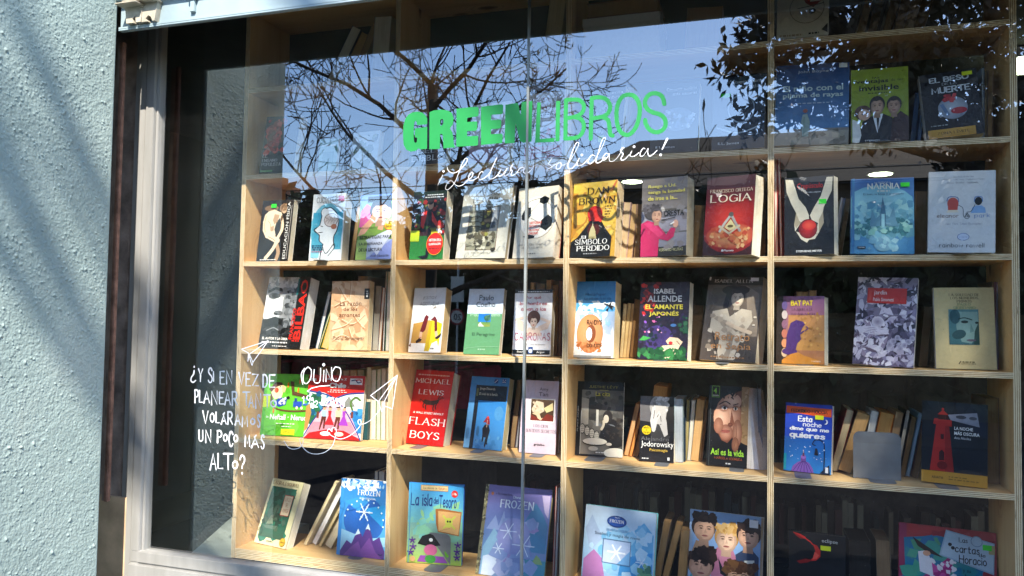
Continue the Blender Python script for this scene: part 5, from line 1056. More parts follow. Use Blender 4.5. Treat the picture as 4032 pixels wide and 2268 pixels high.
SB = [
('CD',0.3795,0.0699,0.0158,0.2413,0.1366,'c9a878','7a5a3a','g1'),
('CD',1.3004,0.0698,0.0211,0.174,0.0707,'d8bd98','caa','g2'),
('CD',1.3211,0.0698,0.0171,0.1682,0.0928,'c9a878','b98','g2'),
('CD',1.3422,0.0698,0.0174,0.1676,0.0529,'8a6f52','643','g2'),
('CD',1.5162,0.0694,0.0286,0.1583,0.0349,'7b6246','543','g3'),
('CD',1.7027,0.0695,0.0166,0.2237,0.0095,'7d6549','865','g4'),
('CD',1.7453,0.0692,0.0089,0.2867,-0.0112,'f0ece6','d44','g5'),
('CD',1.7584,0.0692,0.0072,0.2852,-0.0199,'f0ece6','a22','g5'),
('CD',1.7665,0.0692,0.0048,0.2245,-0.0062,'7a2f35','622','g5'),
('CD',1.8887,0.0694,0.0115,0.1693,0.1878,'8f94a6','89a','g6'),
('CD',1.9078,0.0694,0.0129,0.1661,0.148,'8a6f52','765','g6'),
('CD',2.1,0.0695,0.0309,0.1781,0.0314,'8a6f52','654','g7'),
('DE',-0.0002,0.1404,0.0173,0.2437,-0.1092,'efe6e0','c66','g8'),
('DE',0.2171,0.1313,0.0132,0.205,0.2254,'dfe2e6','246','g9'),
('DE',0.2259,0.1324,0.0078,0.1721,0.3224,'ccc89a','1b5a3a','g9'),
('DE',0.2452,0.1253,0.0253,0.1677,0.2937,'dcbf86','e3c62a','g9'),
('DE',0.3643,0.1459,0.0379,0.2573,0.0301,'9d8058','765','g10'),
('DE',0.4314,0.1429,0.0248,0.2237,0.0454,'b9b7b0','556','g11'),
('DE',0.4545,0.1447,0.011,0.2178,0.0613,'f2f0ea','a63','g11'),
('DE',0.4708,0.1466,0.0074,0.2747,0.0224,'eef2f2','123','g11'),
('DE',0.4814,0.1477,0.0146,0.2738,0.0098,'f2f2ee','5a8a72','g11'),
('DE',1.0007,0.1451,0.0119,0.2355,-0.0038,'c9a878','a85','g12'),
('DE',1.0159,0.1458,0.0313,0.2325,0.0027,'8f8b84','333','g12'),
('DE',1.0525,0.1461,0.0162,0.2438,-0.0038,'c9a878','a86','g12'),
('DE',1.0699,0.1445,0.0202,0.2288,0.0097,'86623f','754','g12'),
('DE',1.0928,0.1455,0.0086,0.2405,0.0092,'7c5a48','733','g12'),
('DE',1.2884,0.1532,0.0113,0.1687,0.0701,'e0c898','b96','g13'),
('DE',1.2982,0.1539,0.0106,0.1711,0.0897,'dcc08a','b96','g13'),
('DE',1.3078,0.1548,0.0094,0.17,0.0995,'c9a878','a85','g13'),
('DE',1.3201,0.1506,0.0223,0.1827,0.0828,'7e5d3a','643','g13'),
('DE',1.5046,0.134,0.0326,0.1662,0.0476,'594733','432','g14'),
('DE',1.7451,0.1443,0.0063,0.1987,0.0019,'6a5640','543','g15'),
('DE',1.8008,0.1375,0.0339,0.2078,0.0218,'a98a62','865','g16'),
('DE',1.8368,0.139,0.0195,0.2119,0.0176,'b49468','976','g16'),
('DE',2.1206,0.1262,0.0213,0.1674,0.0905,'6e5a45','543','g17'),
('DE',2.1449,0.128,0.0129,0.1675,0.0733,'5d4c3a','432','g17'),
('DE',2.294,0.1336,0.0087,0.2362,0.0278,'98826a','765','g18'),
('DE',2.3008,0.1207,0.0111,0.235,0.0237,'9b8f9c','a67','g18'),
('EF',0.2406,0.12,0.0245,0.2413,-0.0055,'b79b7a','976','g19'),
('EF',0.2719,0.1285,0.0244,0.228,-0.0038,'c2a98a','865','g19'),
('EF',0.2996,0.1359,0.0243,0.2297,-0.0036,'9a7d62','754','g19'),
('EF',0.3235,0.1423,0.0242,0.2312,-0.0035,'c8b193','a76','g19'),
('EF',0.3493,0.1492,0.0241,0.2329,-0.0033,'d9b48c','b85','g19'),
('EF',0.3732,0.1556,0.0241,0.2344,-0.0032,'cdb899','aa8','g19'),
('EF',0.4229,0.1353,0.017,0.2454,-0.0134,'e4d8bf','cb9','g20'),
('EF',0.4403,0.1369,0.017,0.2374,-0.0127,'f0e9da','ddc','g20'),
('EF',0.4584,0.1386,0.0169,0.2405,-0.0126,'e9e2d0','484','g20'),
('EF',0.4757,0.1401,0.0169,0.2436,-0.0124,'efe8dc','cba','g20'),
('EF',0.4936,0.1418,0.0168,0.2467,-0.0123,'e3d6bc','ba8','g20'),
('EF',0.4164,0.1195,0.0194,0.1293,0.0076,'2f5a60','1d4a52','g21'),
('EF',0.928,0.1664,0.017,0.2195,0.1122,'8d7456','643','g22'),
('EF',0.9474,0.1687,0.01,0.1943,0.117,'a2a2aa','556','g22'),
('EF',1.0764,0.1649,0.0143,0.2358,0.0052,'86684b','754','g23'),
('EF',1.3037,0.1604,0.0143,0.165,0.2172,'d2a878','a63','g24'),
('EF',1.3203,0.1545,0.0093,0.1637,0.2288,'dd9c55','b62','g24'),
('EF',1.3341,0.1493,0.0152,0.1619,0.2314,'93704d','643','g24'),
('EF',1.3721,0.1447,0.0403,0.2206,0.1176,'d29a5c','c84','g25'),
('EF',1.4629,0.1089,0.026,0.1891,-0.0074,'b4bcc4','9aa','g26'),
('EF',1.4886,0.1286,0.0048,0.1315,-0.0083,'28405a','234','g26'),
('EF',1.4904,0.1539,0.0097,0.1811,0.0216,'a79a68','887','g26'),
('EF',1.4974,0.1508,0.0111,0.182,0.0675,'d6cfc0','bbb','g26'),
('EF',1.5069,0.149,0.0232,0.1852,0.0998,'cba472','a85','g26'),
('EF',1.5319,0.1511,0.0099,0.1855,0.0939,'7b5d3f','543','g26'),
('EF',1.7046,0.111,0.0106,0.2292,-0.0298,'8f929c','778','g27'),
('EF',1.8946,0.1347,0.0202,0.1796,0.251,'cdbb98','8a1c22','g28'),
('EF',1.9145,0.1206,0.0348,0.1726,0.2983,'c39a66','654','g28'),
('EF',1.9694,0.1292,0.0192,0.1782,0.1837,'d8d4cc','aaa','g28'),
('EF',1.991,0.1267,0.0359,0.1733,0.1983,'bd8d52','c60','g28'),
('EF',2.0323,0.1397,0.0194,0.1775,0.1888,'b79770','a86','g28'),
('EF',2.0606,0.1411,0.0109,0.1838,0.1696,'c9c2b2','222','g28'),
('EF',2.0731,0.1363,0.0137,0.167,0.1879,'8d7350','654','g28'),
('EF',2.0893,0.1385,0.0089,0.1783,0.1862,'b9cad6','8ab','g28'),
('EF',2.1018,0.1303,0.0165,0.1484,0.1839,'927452','754','g28'),
('EF',2.2802,0.1212,0.0325,0.227,-0.0089,'a3835a','865','g29'),
('F',0.208,0.1035,0.0106,0.2545,0.4811,'e8d9ae','dca','g30'),
('F',0.2298,0.1217,0.0162,0.2302,0.484,'f0eeee','ddd','g30'),
('F',0.2627,0.1085,0.0102,0.239,0.5093,'e0cd9d','ba7','g30'),
('F',0.2922,0.1018,0.0266,0.238,0.5085,'eadfbf','cb9','g30'),
('F',0.4643,0.1314,0.0138,0.2693,-0.0176,'f2f2f0','345','g31'),
('F',0.4801,0.1312,0.0215,0.2687,-0.0172,'f4f4f2','889','g31'),
('F',1.1035,0.0658,0.0056,0.2828,0.029,'d8cfc6','a33','g32'),
('F',1.1106,0.0659,0.0068,0.278,0.0287,'c2c4c8','889','g32'),
('F',1.3999,0.1123,0.0209,0.1969,0.1703,'8b6e4a','765','g33'),
('F',1.4222,0.1109,0.0195,0.1941,0.2406,'94744d','653','g33'),
('F',1.4716,0.1192,0.0256,0.1722,0.0658,'997a53','864','g33'),
('F',1.9463,0.1409,0.0567,0.1837,-0.017,'2c2723','222','g34'),
('F',2.0189,0.1548,0.037,0.1882,-0.0207,'8a7055','765','g34'),
('BC',1.2933,0.0677,0.021,0.2247,0.1259,'b89a70','a86','g35'),
('BC',2.2636,0.0664,0.0063,0.2019,0.0062,'cfd4d6','89a','g36'),
('BC',2.2703,0.0663,0.0066,0.1944,0.0077,'a58d6c','876','g36'),
('BC',2.2768,0.0663,0.0127,0.1928,0.0179,'a98b66','865','g36'),
('BC',2.0922,0.0662,0.011,0.1465,0.102,'6a86a8','469','g37'),
('BC',2.1079,0.0662,0.0088,0.107,0.1207,'7d98b8','57a','g37'),
('AB',0.2698,0.0677,0.0379,0.2179,0.4818,'dcd8cc','1d2b58','g38'),
('AB',0.3195,0.0679,0.0377,0.1904,0.4897,'c09a62','a74','g38'),
('AB',0.3628,0.0666,0.0245,0.2146,0.4022,'a8865c','864','g38'),
('AB',0.4472,0.0642,0.0619,0.2273,0.0521,'ece6d8','bbb','g38'),
('AB',1.0476,0.0641,0.0523,0.2994,0.1224,'d9c7a0','ba8','g39'),
('AB',1.4874,0.0805,0.103,0.1467,0.0611,'b98d5c','a74','g40'),
('AB',1.9552,0.0605,0.0215,0.1575,0.2357,'8d7656','765','g41'),
('AB',1.9826,0.0602,0.023,0.1537,0.2413,'6b553d','543','g41'),
('AB',2.0209,0.0603,0.0241,0.1489,0.248,'7d674b','654','g41'),
('AB',2.0479,0.06,0.0255,0.1453,0.2541,'8c7557','765','g41'),
('AB',2.0719,0.0596,0.0269,0.1419,0.2603,'9a8464','876','g41'),
('AB',2.0984,0.0593,0.0283,0.1383,0.267,'75604a','654','g41'),
]
BE = [
('CD',1.976,2.03,0.021,'leon'),
('CD',0.3,0.319,-0.043,'terapia'),
('CD',0.532,0.562,-0.08,'ensena'),
('CD',2.177,2.221,-0.047,'eleanor'),
('DE',1.802,1.846,0.03,'bat'),
('DE',1.999,2.046,0.03,'jardin'),
('DE',1.18,1.212,0.03,'donuts'),
('DE',1.408,1.443,0.03,'amante'),
('DE',1.585,1.623,-0.005,'sepia'),
('EF',0.632,0.662,0.03,'flash'),
('EF',0.839,0.877,0.03,'inutil'),
('EF',1.033,1.074,0.03,'amy'),
('EF',1.204,1.257,0.03,'cita'),
('EF',1.412,1.452,0.03,'psico'),
('EF',1.623,1.663,0.029,'vida'),
('EF',1.797,1.839,0.003,'moccia'),
('EF',2.144,2.193,0.0,'noche'),
('F',0.416,0.464,0.03,'guia'),
('F',0.699,0.758,0.004,'isla'),
('BC',1.994,2.035,-0.022,'ventajas'),
('BC',1.788,1.833,-0.032,'pijama'),
('CD',1.045,1.085,-0.021,'futbol'),
('EF',1.984,2.039,0.038,'plate'),
]
GREEN = [[(724.1,1535.3),(739.9,1537.1),(755.8,1533.1),(766.9,1524.5),(772.8,1513.9),(773.2,1497.1),(740.8,1496.2),(739.7,1504.5),(736.4,1509.9),(732.7,1507.8),(730.4,1496.3),(730.5,1461.4),(732.1,1448.2),(735.7,1443.6),(741.0,1446.2),(741.9,1459.2),(734.3,1460.5),(733.8,1486.8),(773.3,1489.2),(774.1,1424.1),(750.3,1423.9),(747.7,1427.8),(737.8,1420.2),(722.0,1418.7),(707.6,1424.8),(698.6,1439.8),(695.4,1469.3),(696.3,1498.5),(702.2,1518.6),(711.6,1529.7)],[(779.9,1532.3),(791.7,1536.4),(816.5,1537.6),(838.2,1533.2),(851.2,1524.5),(856.4,1508.4),(854.3,1491.3),(845.4,1480.4),(853.2,1468.4),(856.9,1451.0),(858.5,1433.8),(863.3,1423.5),(826.5,1422.7),(823.6,1461.6),(819.5,1466.2),(814.9,1465.0),(815.1,1421.8),(781.6,1422.2)],[(814.6,1506.8),(820.1,1509.9),(824.8,1506.1),(824.7,1496.1),(820.5,1490.6),(815.0,1489.5)],[(865.1,1536.5),(914.2,1538.1),(930.7,1537.5),(933.8,1533.0),(933.5,1511.7),(929.7,1509.7),(899.0,1507.8),(898.6,1495.6),(928.4,1495.6),(930.6,1490.7),(929.8,1472.3),(925.0,1468.3),(899.7,1469.0),(899.4,1453.7),(933.7,1453.6),(933.6,1426.7),(928.2,1424.8),(866.3,1425.3)],[(940.6,1536.8),(1003.4,1539.9),(1008.4,1536.2),(1007.3,1513.8),(1003.2,1511.2),(972.9,1511.3),(972.2,1496.4),(1001.1,1495.9),(1003.6,1490.1),(1002.1,1473.4),(998.6,1470.2),(972.7,1469.6),(972.3,1455.5),(1004.7,1455.0),(1008.3,1450.6),(1006.9,1428.2),(942.5,1426.2)],[(1014.5,1537.7),(1048.6,1540.3),(1053.0,1537.2),(1060.8,1501.7),(1063.0,1542.0),(1094.7,1542.5),(1093.5,1427.5),(1069.1,1425.3),(1059.8,1430.8),(1045.7,1481.8),(1043.7,1426.2),(1014.6,1426.4)]]
LIB = [[(1108.7,1537.3),(1119.0,1536.5),(1117.6,1433.0),(1161.1,1433.8),(1160.1,1422.8),(1104.1,1423.3)],[(1163.4,1537.4),(1175.4,1536.5),(1174.6,1424.2),(1162.9,1423.5)]]
LIBS = [[(1191.9,1538.1),(1191.3,1494.3),(1191.3,1430.1)],[(1191.3,1538.1),(1212.1,1537.9),(1231.5,1533.8),(1242.7,1518.0),(1237.4,1499.3),(1218.2,1489.7),(1196.1,1487.1)],[(1218.3,1487.6),(1234.9,1481.8),(1243.3,1463.6),(1238.1,1442.3),(1221.7,1431.0),(1190.7,1430.1)],[(1264.4,1536.8),(1263.6,1481.3),(1262.8,1425.9)],[(1264.3,1537.6),(1286.1,1538.6),(1305.1,1531.0),(1315.5,1512.8),(1310.8,1494.3),(1294.8,1484.6),(1267.7,1481.5)],[(1294.8,1483.2),(1309.7,1474.2),(1314.4,1453.7),(1316.8,1434.8),(1323.5,1430.4)],[(1365.1,1539.9),(1382.3,1533.3),(1394.3,1512.4),(1395.8,1485.7),(1388.2,1454.4),(1375.2,1435.3),(1362.1,1429.9),(1346.1,1438.4),(1336.6,1457.7),(1333.2,1484.7),(1336.1,1514.0),(1347.9,1534.5),(1365.1,1539.9)],[(1461.4,1507.6),(1455.3,1527.8),(1439.7,1537.7),(1421.6,1535.6),(1410.0,1519.2),(1414.0,1500.4),(1429.7,1487.4),(1447.9,1480.9),(1462.1,1468.1),(1464.8,1449.5),(1455.9,1436.9),(1440.5,1432.6),(1423.6,1440.2),(1413.1,1455.4),(1410.9,1467.5)]]
SCR = [[(825.9,1344.7),(810.8,1315.7)],[(839.2,1366.2),(842.6,1357.5),(852.3,1349.9),(865.5,1349.7),(879.7,1358.0),(896.0,1374.0),(901.7,1384.9),(899.3,1389.5),(893.4,1387.5),(884.2,1371.2),(875.1,1347.1),(866.0,1325.1),(856.7,1312.1),(843.7,1301.4),(835.9,1302.8),(837.4,1313.9),(845.6,1324.8),(855.2,1325.5),(863.7,1316.3),(874.6,1310.2),(887.6,1312.6),(899.3,1321.5),(906.3,1327.9),(915.6,1334.2),(919.7,1342.9),(916.6,1348.6),(910.8,1343.3),(906.2,1332.3),(909.9,1325.5),(919.3,1325.1),(932.2,1331.2),(937.9,1337.6)],[(950.6,1345.9),(947.1,1349.4),(940.1,1344.2),(936.8,1333.3),(941.6,1326.4),(950.9,1328.2),(962.5,1335.5),(971.6,1345.0)],[(991.7,1387.0),(980.5,1364.4),(970.5,1340.6),(969.1,1329.7),(975.4,1326.1),(985.8,1330.1),(997.1,1339.5),(1001.6,1345.8)],[(1005.0,1352.3),(997.1,1339.5),(999.5,1333.9),(1007.6,1335.7),(1017.7,1347.3),(1023.3,1355.8),(1015.5,1340.8),(1014.5,1334.3),(1020.2,1334.1),(1029.2,1341.3),(1038.1,1359.5),(1040.3,1364.9),(1035.7,1361.8),(1032.5,1351.0),(1038.3,1346.4),(1035.0,1337.8),(1036.2,1333.4),(1045.3,1336.3),(1054.2,1343.5)],[(1072.2,1353.5),(1066.5,1356.0),(1057.5,1349.9),(1054.2,1342.4),(1059.9,1341.0),(1067.8,1347.2),(1074.4,1354.5),(1071.2,1344.9),(1073.5,1339.4),(1083.7,1338.9),(1094.8,1348.2),(1102.4,1358.6)],[(1153.7,1378.1),(1148.6,1369.4),(1143.5,1362.1),(1150.1,1357.9),(1154.1,1350.1),(1150.3,1345.2),(1141.2,1343.1),(1140.3,1346.9),(1148.9,1350.4),(1161.8,1358.6),(1170.9,1362.0)],[(1177.3,1364.2),(1169.6,1360.8),(1165.8,1350.8),(1169.8,1345.6),(1177.5,1349.0),(1181.2,1359.0),(1177.3,1364.2),(1183.9,1356.3),(1195.4,1359.6),(1203.1,1364.2),(1218.2,1388.7),(1228.2,1408.3),(1229.4,1415.8),(1223.0,1416.2),(1214.2,1399.0),(1205.5,1374.2),(1199.3,1356.8),(1202.0,1346.6),(1211.0,1346.2),(1221.1,1355.8),(1229.9,1370.5)],[(1231.1,1372.9),(1224.9,1358.1),(1228.8,1352.4),(1239.0,1354.4),(1251.6,1364.4),(1259.1,1371.5)],[(1275.4,1376.9),(1266.6,1379.9),(1257.8,1369.1),(1256.7,1360.4),(1263.0,1356.3),(1274.3,1365.7),(1284.2,1382.7),(1296.5,1404.5),(1303.3,1422.8),(1300.0,1426.3),(1292.6,1414.7),(1284.1,1385.2),(1278.1,1365.6),(1280.7,1357.9),(1291.9,1361.1),(1304.3,1373.0)],[(1312.9,1380.0),(1305.4,1382.9),(1298.0,1373.3),(1296.9,1365.9),(1303.1,1365.6),(1310.5,1373.9),(1315.4,1381.1),(1314.3,1368.7),(1316.9,1360.6),(1326.8,1361.2),(1339.0,1372.4),(1350.0,1391.6),(1354.9,1395.8),(1349.9,1395.4),(1345.1,1385.7),(1352.5,1379.1),(1347.0,1368.3),(1349.0,1362.0),(1358.8,1365.2),(1368.5,1375.8)],[(1375.8,1385.3),(1371.0,1374.5),(1373.5,1370.7),(1383.2,1371.4),(1395.3,1380.6)],[(1411.0,1389.6),(1406.2,1391.1),(1399.0,1380.4),(1399.0,1370.6),(1406.3,1370.9),(1414.7,1382.0),(1419.5,1390.3),(1418.3,1379.4),(1423.2,1369.3),(1434.0,1374.9),(1443.5,1384.1)],[(1469.6,1413.1),(1456.7,1385.9)]]
SCD = [(828.1,1355.2),(1238.7,1381.8),(1381.8,1396.8),(1452.7,1371.0)]
QUOTE = [('¿',-42.8,761.3,-21.0,762.0,-19.1,710.6,-40.8,709.8),('Y',-12.6,753.8,6.3,754.4,7.9,713.9,-11.0,713.2),('S',25.1,757.9,42.5,758.5,44.2,712.0,26.8,711.3),('I',42.9,747.4,50.3,747.7,51.5,717.8,44.0,717.5),('E',70.8,748.4,89.4,749.1,90.8,709.4,72.3,708.7),('N',94.6,751.5,118.2,752.3,119.7,711.7,96.0,710.7),('V',140.6,747.6,164.0,748.4,165.3,711.3,141.9,710.4),('E',168.0,747.4,187.3,748.1,188.7,707.9,169.3,707.1),('Z',191.3,743.9,217.0,744.8,218.2,709.1,192.6,708.1),('D',231.1,744.3,248.9,744.9,250.1,706.1,232.3,705.3),('E',254.0,744.0,276.7,744.8,277.9,707.2,255.2,706.3),('P',-23.6,685.9,-8.7,686.5,-7.1,646.5,-22.0,645.8),('L',-5.9,684.4,7.6,685.0,9.0,648.4,-4.5,647.7),('A',10.4,682.9,35.9,684.0,37.2,647.5,11.8,646.3),('N',39.8,685.3,65.1,686.3,66.7,643.4,41.4,642.2),('E',70.6,683.3,89.1,684.0,90.4,646.7,71.9,645.8),('A',90.4,683.0,115.4,684.1,116.8,645.8,91.8,644.6),('R',118.7,686.4,141.4,687.4,142.9,645.9,120.2,644.8),('T',158.4,687.0,188.1,688.3,189.5,647.1,159.8,645.7),('A',180.7,677.1,201.3,678.0,202.5,642.3,181.9,641.3),('N',206.2,684.7,227.9,685.7,229.4,640.4,207.7,639.3),('T',235.7,681.7,263.5,682.9,264.8,644.3,237.0,642.9),('O',261.6,665.6,284.2,666.7,284.8,647.4,262.2,646.3),('V',9.0,620.4,33.1,621.6,34.6,581.9,10.5,580.5),('O',38.2,613.9,55.8,614.8,56.8,588.4,39.2,587.4),('L',60.5,619.0,74.8,619.7,76.0,586.8,61.7,586.0),('Á',79.6,618.6,101.7,619.8,103.0,584.3,80.9,583.1),('R',104.8,622.6,125.2,623.6,126.6,585.1,106.2,584.0),('A',132.4,616.1,154.2,617.2,155.3,584.6,133.5,583.4),('M',158.4,612.2,181.7,613.4,182.8,581.0,159.6,579.7),('O',190.6,606.1,208.1,607.0,208.7,588.9,191.2,587.9),('S',216.0,619.1,226.1,619.7,227.4,580.9,217.3,580.3),('U',-2.6,558.5,14.5,559.5,15.8,525.1,-1.2,524.0),('N',22.5,561.3,45.6,562.6,47.1,523.0,24.0,521.6),('P',68.0,561.3,86.4,562.3,87.7,525.6,69.4,524.4),('O',91.6,550.8,107.3,551.8,108.0,531.6,92.3,530.6),('C',111.7,561.2,128.9,562.2,130.6,515.7,113.4,514.6),('O',130.3,550.5,146.5,551.5,147.2,531.9,131.0,530.9),('M',171.3,554.3,191.4,555.5,192.6,520.5,172.5,519.2),('Á',194.5,554.4,225.1,556.2,226.4,518.8,195.8,516.8),('S',231.2,557.9,243.4,558.6,244.8,516.1,232.6,515.4),('A',42.0,487.1,69.4,488.9,71.2,439.1,43.9,437.1),('L',72.6,489.1,93.7,490.5,95.4,444.8,74.2,443.2),('T',92.2,490.4,133.0,493.2,134.7,443.7,94.0,440.7),('O',128.2,469.4,150.0,470.9,150.7,448.8,128.9,447.2),('?',154.9,489.4,175.1,490.8,177.0,435.2,156.9,433.7)]
QDATE = [('1',374.5,683.5,380.6,683.8,381.3,661.6,375.2,661.3),('9',389.9,686.2,403.9,686.9,404.6,662.7,390.6,662.0),('3',406.6,674.9,416.8,675.3,417.6,649.2,407.4,648.7),('2',418.3,671.4,429.9,671.9,430.4,653.8,418.8,653.3),('-',433.6,670.1,446.1,670.7,446.2,664.6,433.8,664.1),('2',455.0,681.1,468.7,681.7,469.3,659.7,455.6,659.1),('0',473.2,683.9,484.6,684.5,485.4,658.5,474.0,658.0),('2',489.2,682.7,500.6,683.2,501.3,659.3,489.9,658.7),('0',505.2,679.4,521.1,680.1,521.8,654.3,506.0,653.5)]
QUINO = [[(380.4,769.0),(369.2,750.3),(375.3,720.1)],[(392.0,773.5),(404.0,763.7),(402.4,739.4),(388.8,722.7),(376.9,730.3),(378.4,758.8),(392.0,773.5)],[(414.1,766.1),(413.2,735.8),(421.4,726.0),(435.1,732.6),(436.3,770.9)],[(448.0,765.3),(446.7,731.0)],[(455.8,731.3),(455.7,769.6),(474.1,734.1),(473.9,774.2)],[(486.7,776.6),(502.7,773.1),(505.4,755.2),(496.9,734.9),(480.9,738.3),(475.7,758.2),(486.7,776.6)],[(467.7,719.8),(433.2,716.4),(405.6,709.2),(391.9,699.3)],[(446.5,785.4),(450.3,782.3),(446.7,778.5),(442.9,782.0),(446.5,785.4)]]
PLANE_R = [[(693.5,759.3),(607.7,695.9),(633.6,679.4),(645.3,650.7),(654.5,667.5),(679.8,660.2),(693.5,759.3)],[(633.6,679.4),(693.5,759.3)],[(647.9,670.3),(693.5,759.3)],[(654.5,667.5),(647.9,670.3)]]
PLANE_L = [[(247.4,849.6),(150.1,821.3),(176.2,809.7),(175.0,784.1),(179.7,806.3),(247.4,849.6)],[(179.7,806.3),(193.7,781.2),(247.4,849.6)],[(178.5,801.6),(190.6,771.2),(194.4,780.0)]]
TRAIL = [[(639.5,656.2),(616.0,629.6),(594.3,614.7),(572.3,609.5),(567.6,619.1),(574.1,623.4),(577.5,611.8),(563.8,591.3),(537.5,572.0),(510.7,562.4),(487.9,567.0),(469.4,575.8),(464.6,583.5),(471.3,589.9),(480.6,582.5),(480.4,591.2),(489.4,594.9),(495.6,583.3),(490.4,559.2),(481.9,538.7),(457.3,519.2),(425.3,511.9),(397.3,517.2),(375.7,535.9),(370.5,551.8),(377.4,558.2),(382.3,548.5),(375.8,531.9),(355.0,522.5),(331.3,525.0),(314.0,545.0)]]
def colored_mesh(name, verts, faces, cols, mat):
    me = bpy.data.meshes.new(name)
    me.from_pydata(verts, [], faces)
    at = me.color_attributes.new('Col', 'FLOAT_COLOR', 'POINT')
    at.data.foreach_set('color', [x for c in cols for x in (*c, 1.0)])
    me.materials.append(M[mat])
    me.update()
    return me

def quad_box(V_, F_, C_, x0, x1, y0, y1, z0, z1, c, sx=0.0):
    """box; sx shifts the far (y1) right edge in x"""
    o = len(V_)
    V_ += [(x0, y0, z0), (x1, y0, z0), (x1 + sx, y1, z0), (x0, y1, z0), (x0, y0, z1), (x1, y0, z1), (x1 + sx, y1, z1), (x0, y1, z1)]
    F_ += [[o + i for i in f] for f in ((0, 3, 2, 1), (4, 5, 6, 7), (0, 1, 5, 4), (1, 2, 6, 5), (2, 3, 7, 6), (3, 0, 4, 7))]
    C_ += [c] * 8

LAB = {
'fisica': 'black paperback with a pale stooping nude figure and vertical white title',
'terapia': 'light blue paperback with a white cartoon head showing its brain',
'ensena': 'green and pink paperback with a girl resting her chin on her hands',
'clasif': 'football paperback with a man in red jacket and a red oval badge',
'grimm': 'large pale grey book with an ink picture of a rough stone doorway',
'futbol': 'cream paperback with a big black and white football on it',
'simbolo': 'gold and black paperback with a red wax seal',
'ruego': 'grey paperback with a man in a pink shirt writing on a wall',
'logia': 'red paperback with a silver compass and square emblem',
'crepu': 'black paperback with a red ball between two pale wedges',
'leon': 'pale blue hardback with misty spires and a green sticker',
'eleanor': 'white book with two small figures joined by a headphone cord',
'bilbao': 'black and white portrait book with tall vertical red lettering',
'razon': 'beige paperback with crumpled bedsheets over the whole cover',
'agotada': 'white paperback with two legs hanging over a yellow armchair',
'peregrino': 'paperback half pale blue and half green with a small tree picture',
'cabronas': 'white paperback with magenta title and a woman lifting both arms',
'donuts': 'sky blue paperback with a giant doughnut sign and an aeroplane',
'amante': 'dark purple paperback with white and yellow title above green leaves',
'sepia': 'brown sepia portrait book of a woman in a white dress',
'bat': 'orange and purple paperback with a hunched purple shadow figure',
'jardin': 'grey flower patterned book with a red title box',
'soledad': 'cream book with a small teal photograph of a face',
'neftali': 'bright green picture book with a cartoon man and a blue train',
'chile': 'red and white picture book with dancers on a pink hill',
'flash': 'red hardback with big white lettering and a small black bull',
'inutil': 'blue paperback with a black band and a galloping horse',
'amy': 'pale pink paperback with a small square painting in the middle',
'cita': 'black and white photo book of a woman at a cafe table',
'psico': 'black paperback with hands over a face and a yellow round badge',
'vida': 'black paperback with a close up face and light green title',
'moccia': 'bright blue paperback with an orange band and a purple dome',
'noche': 'black book with a red lighthouse and an ochre bottom band',
'ley': 'cream edged book with a dark green picture, leaning far back',
'guia': 'blue picture book with a snowy top border and purple mountains',
'isla': 'blue and green picture book with a treasure map and purple palms',
'lila': 'lilac picture book with snowy mountains and a patterned gold spine',
'nieve': 'thick pale blue board book with an oval dark blue badge',
'band': 'picture annual with the heads of five smiling young men',
'eclipse': 'black book with a torn red ribbon and a yellow sticker',
'horacio': 'large red and teal picture book with a pale envelope on it',
'engano': 'black book with a red smudged figure, left end of its shelf',
'paleA': 'small teal booklet behind the sky reflection, right of the black and red book',
'paleB': 'small pale mottled booklet behind the reflected tree branches',
'diablo': 'dark book with slanting white capitals under the green shop name',
'foco': 'pale book with dark red word, half hidden by the green letters',
'felipe': 'white and dusty red book behind the thin green letters',
'somA': 'dark blue book with a pale tie, left of the mask book',
'somB': 'dark blue book with a pale carnival mask',
'somC': 'dark blue book with a pale ring and a green sticker',
'pijama': 'blue book with a small figure in striped clothes in a field',
'ventajas': 'olive green paperback with three young people in dark clothes',
'beso': 'black book with white rough lettering and an ochre bottom band',
'telefono': 'cream book with a red telephone shape on the top shelf',
}
HARD = {'leon', 'eleanor', 'flash', 'cita', 'noche', 'neftali', 'guia', 'isla', 'lila', 'nieve', 'band', 'horacio', 'soledad', 'pijama', 'eclipse', 'grimm', 'amy'}
SPLAY = {'vida': .034, 'crepu': .010, 'bat': .010, 'sepia': .012, 'logia': .014, 'amante': .007, 'donuts': .008, 'ruego': .010, 'simbolo': .006, 'psico': .004, 'band': .008, 'moccia': .003}
BEND = {'simbolo': .009, 'ruego': .006, 'logia': .006, 'futbol': .006, 'agotada': .004, 'bilbao': .004, 'ley': .006, 'vida': .008, 'sepia': .005, 'clasif': .004, 'terapia': .003, 'inutil': .003}
PAGE = {'futbol': 'efe6d4', 'agotada': 'd8bd90', 'donuts': 'ecd9b0', 'peregrino': 'cfc4b0', 'vida': 'f6f6f8', 'inutil': 'cbbf98', 'simbolo': 'd8c09a', 'ruego': 'b8ae98', 'eclipse': 'd8cfa8', 'amy': 'b8a4a8', 'grimm': 'bcae90', 'razon': 'efe8c8', 'bilbao': 'e8eaee'}
EDGE = {'flash': 'a8181c', 'eclipse': '18171a', 'nieve': '7ccfd4', 'isla': '2c6cc8', 'noche': '1c1c20', 'leon': '3c6ea8', 'lila': '8a8058', 'futbol': 'a8242a', 'horacio': 'a83440'}

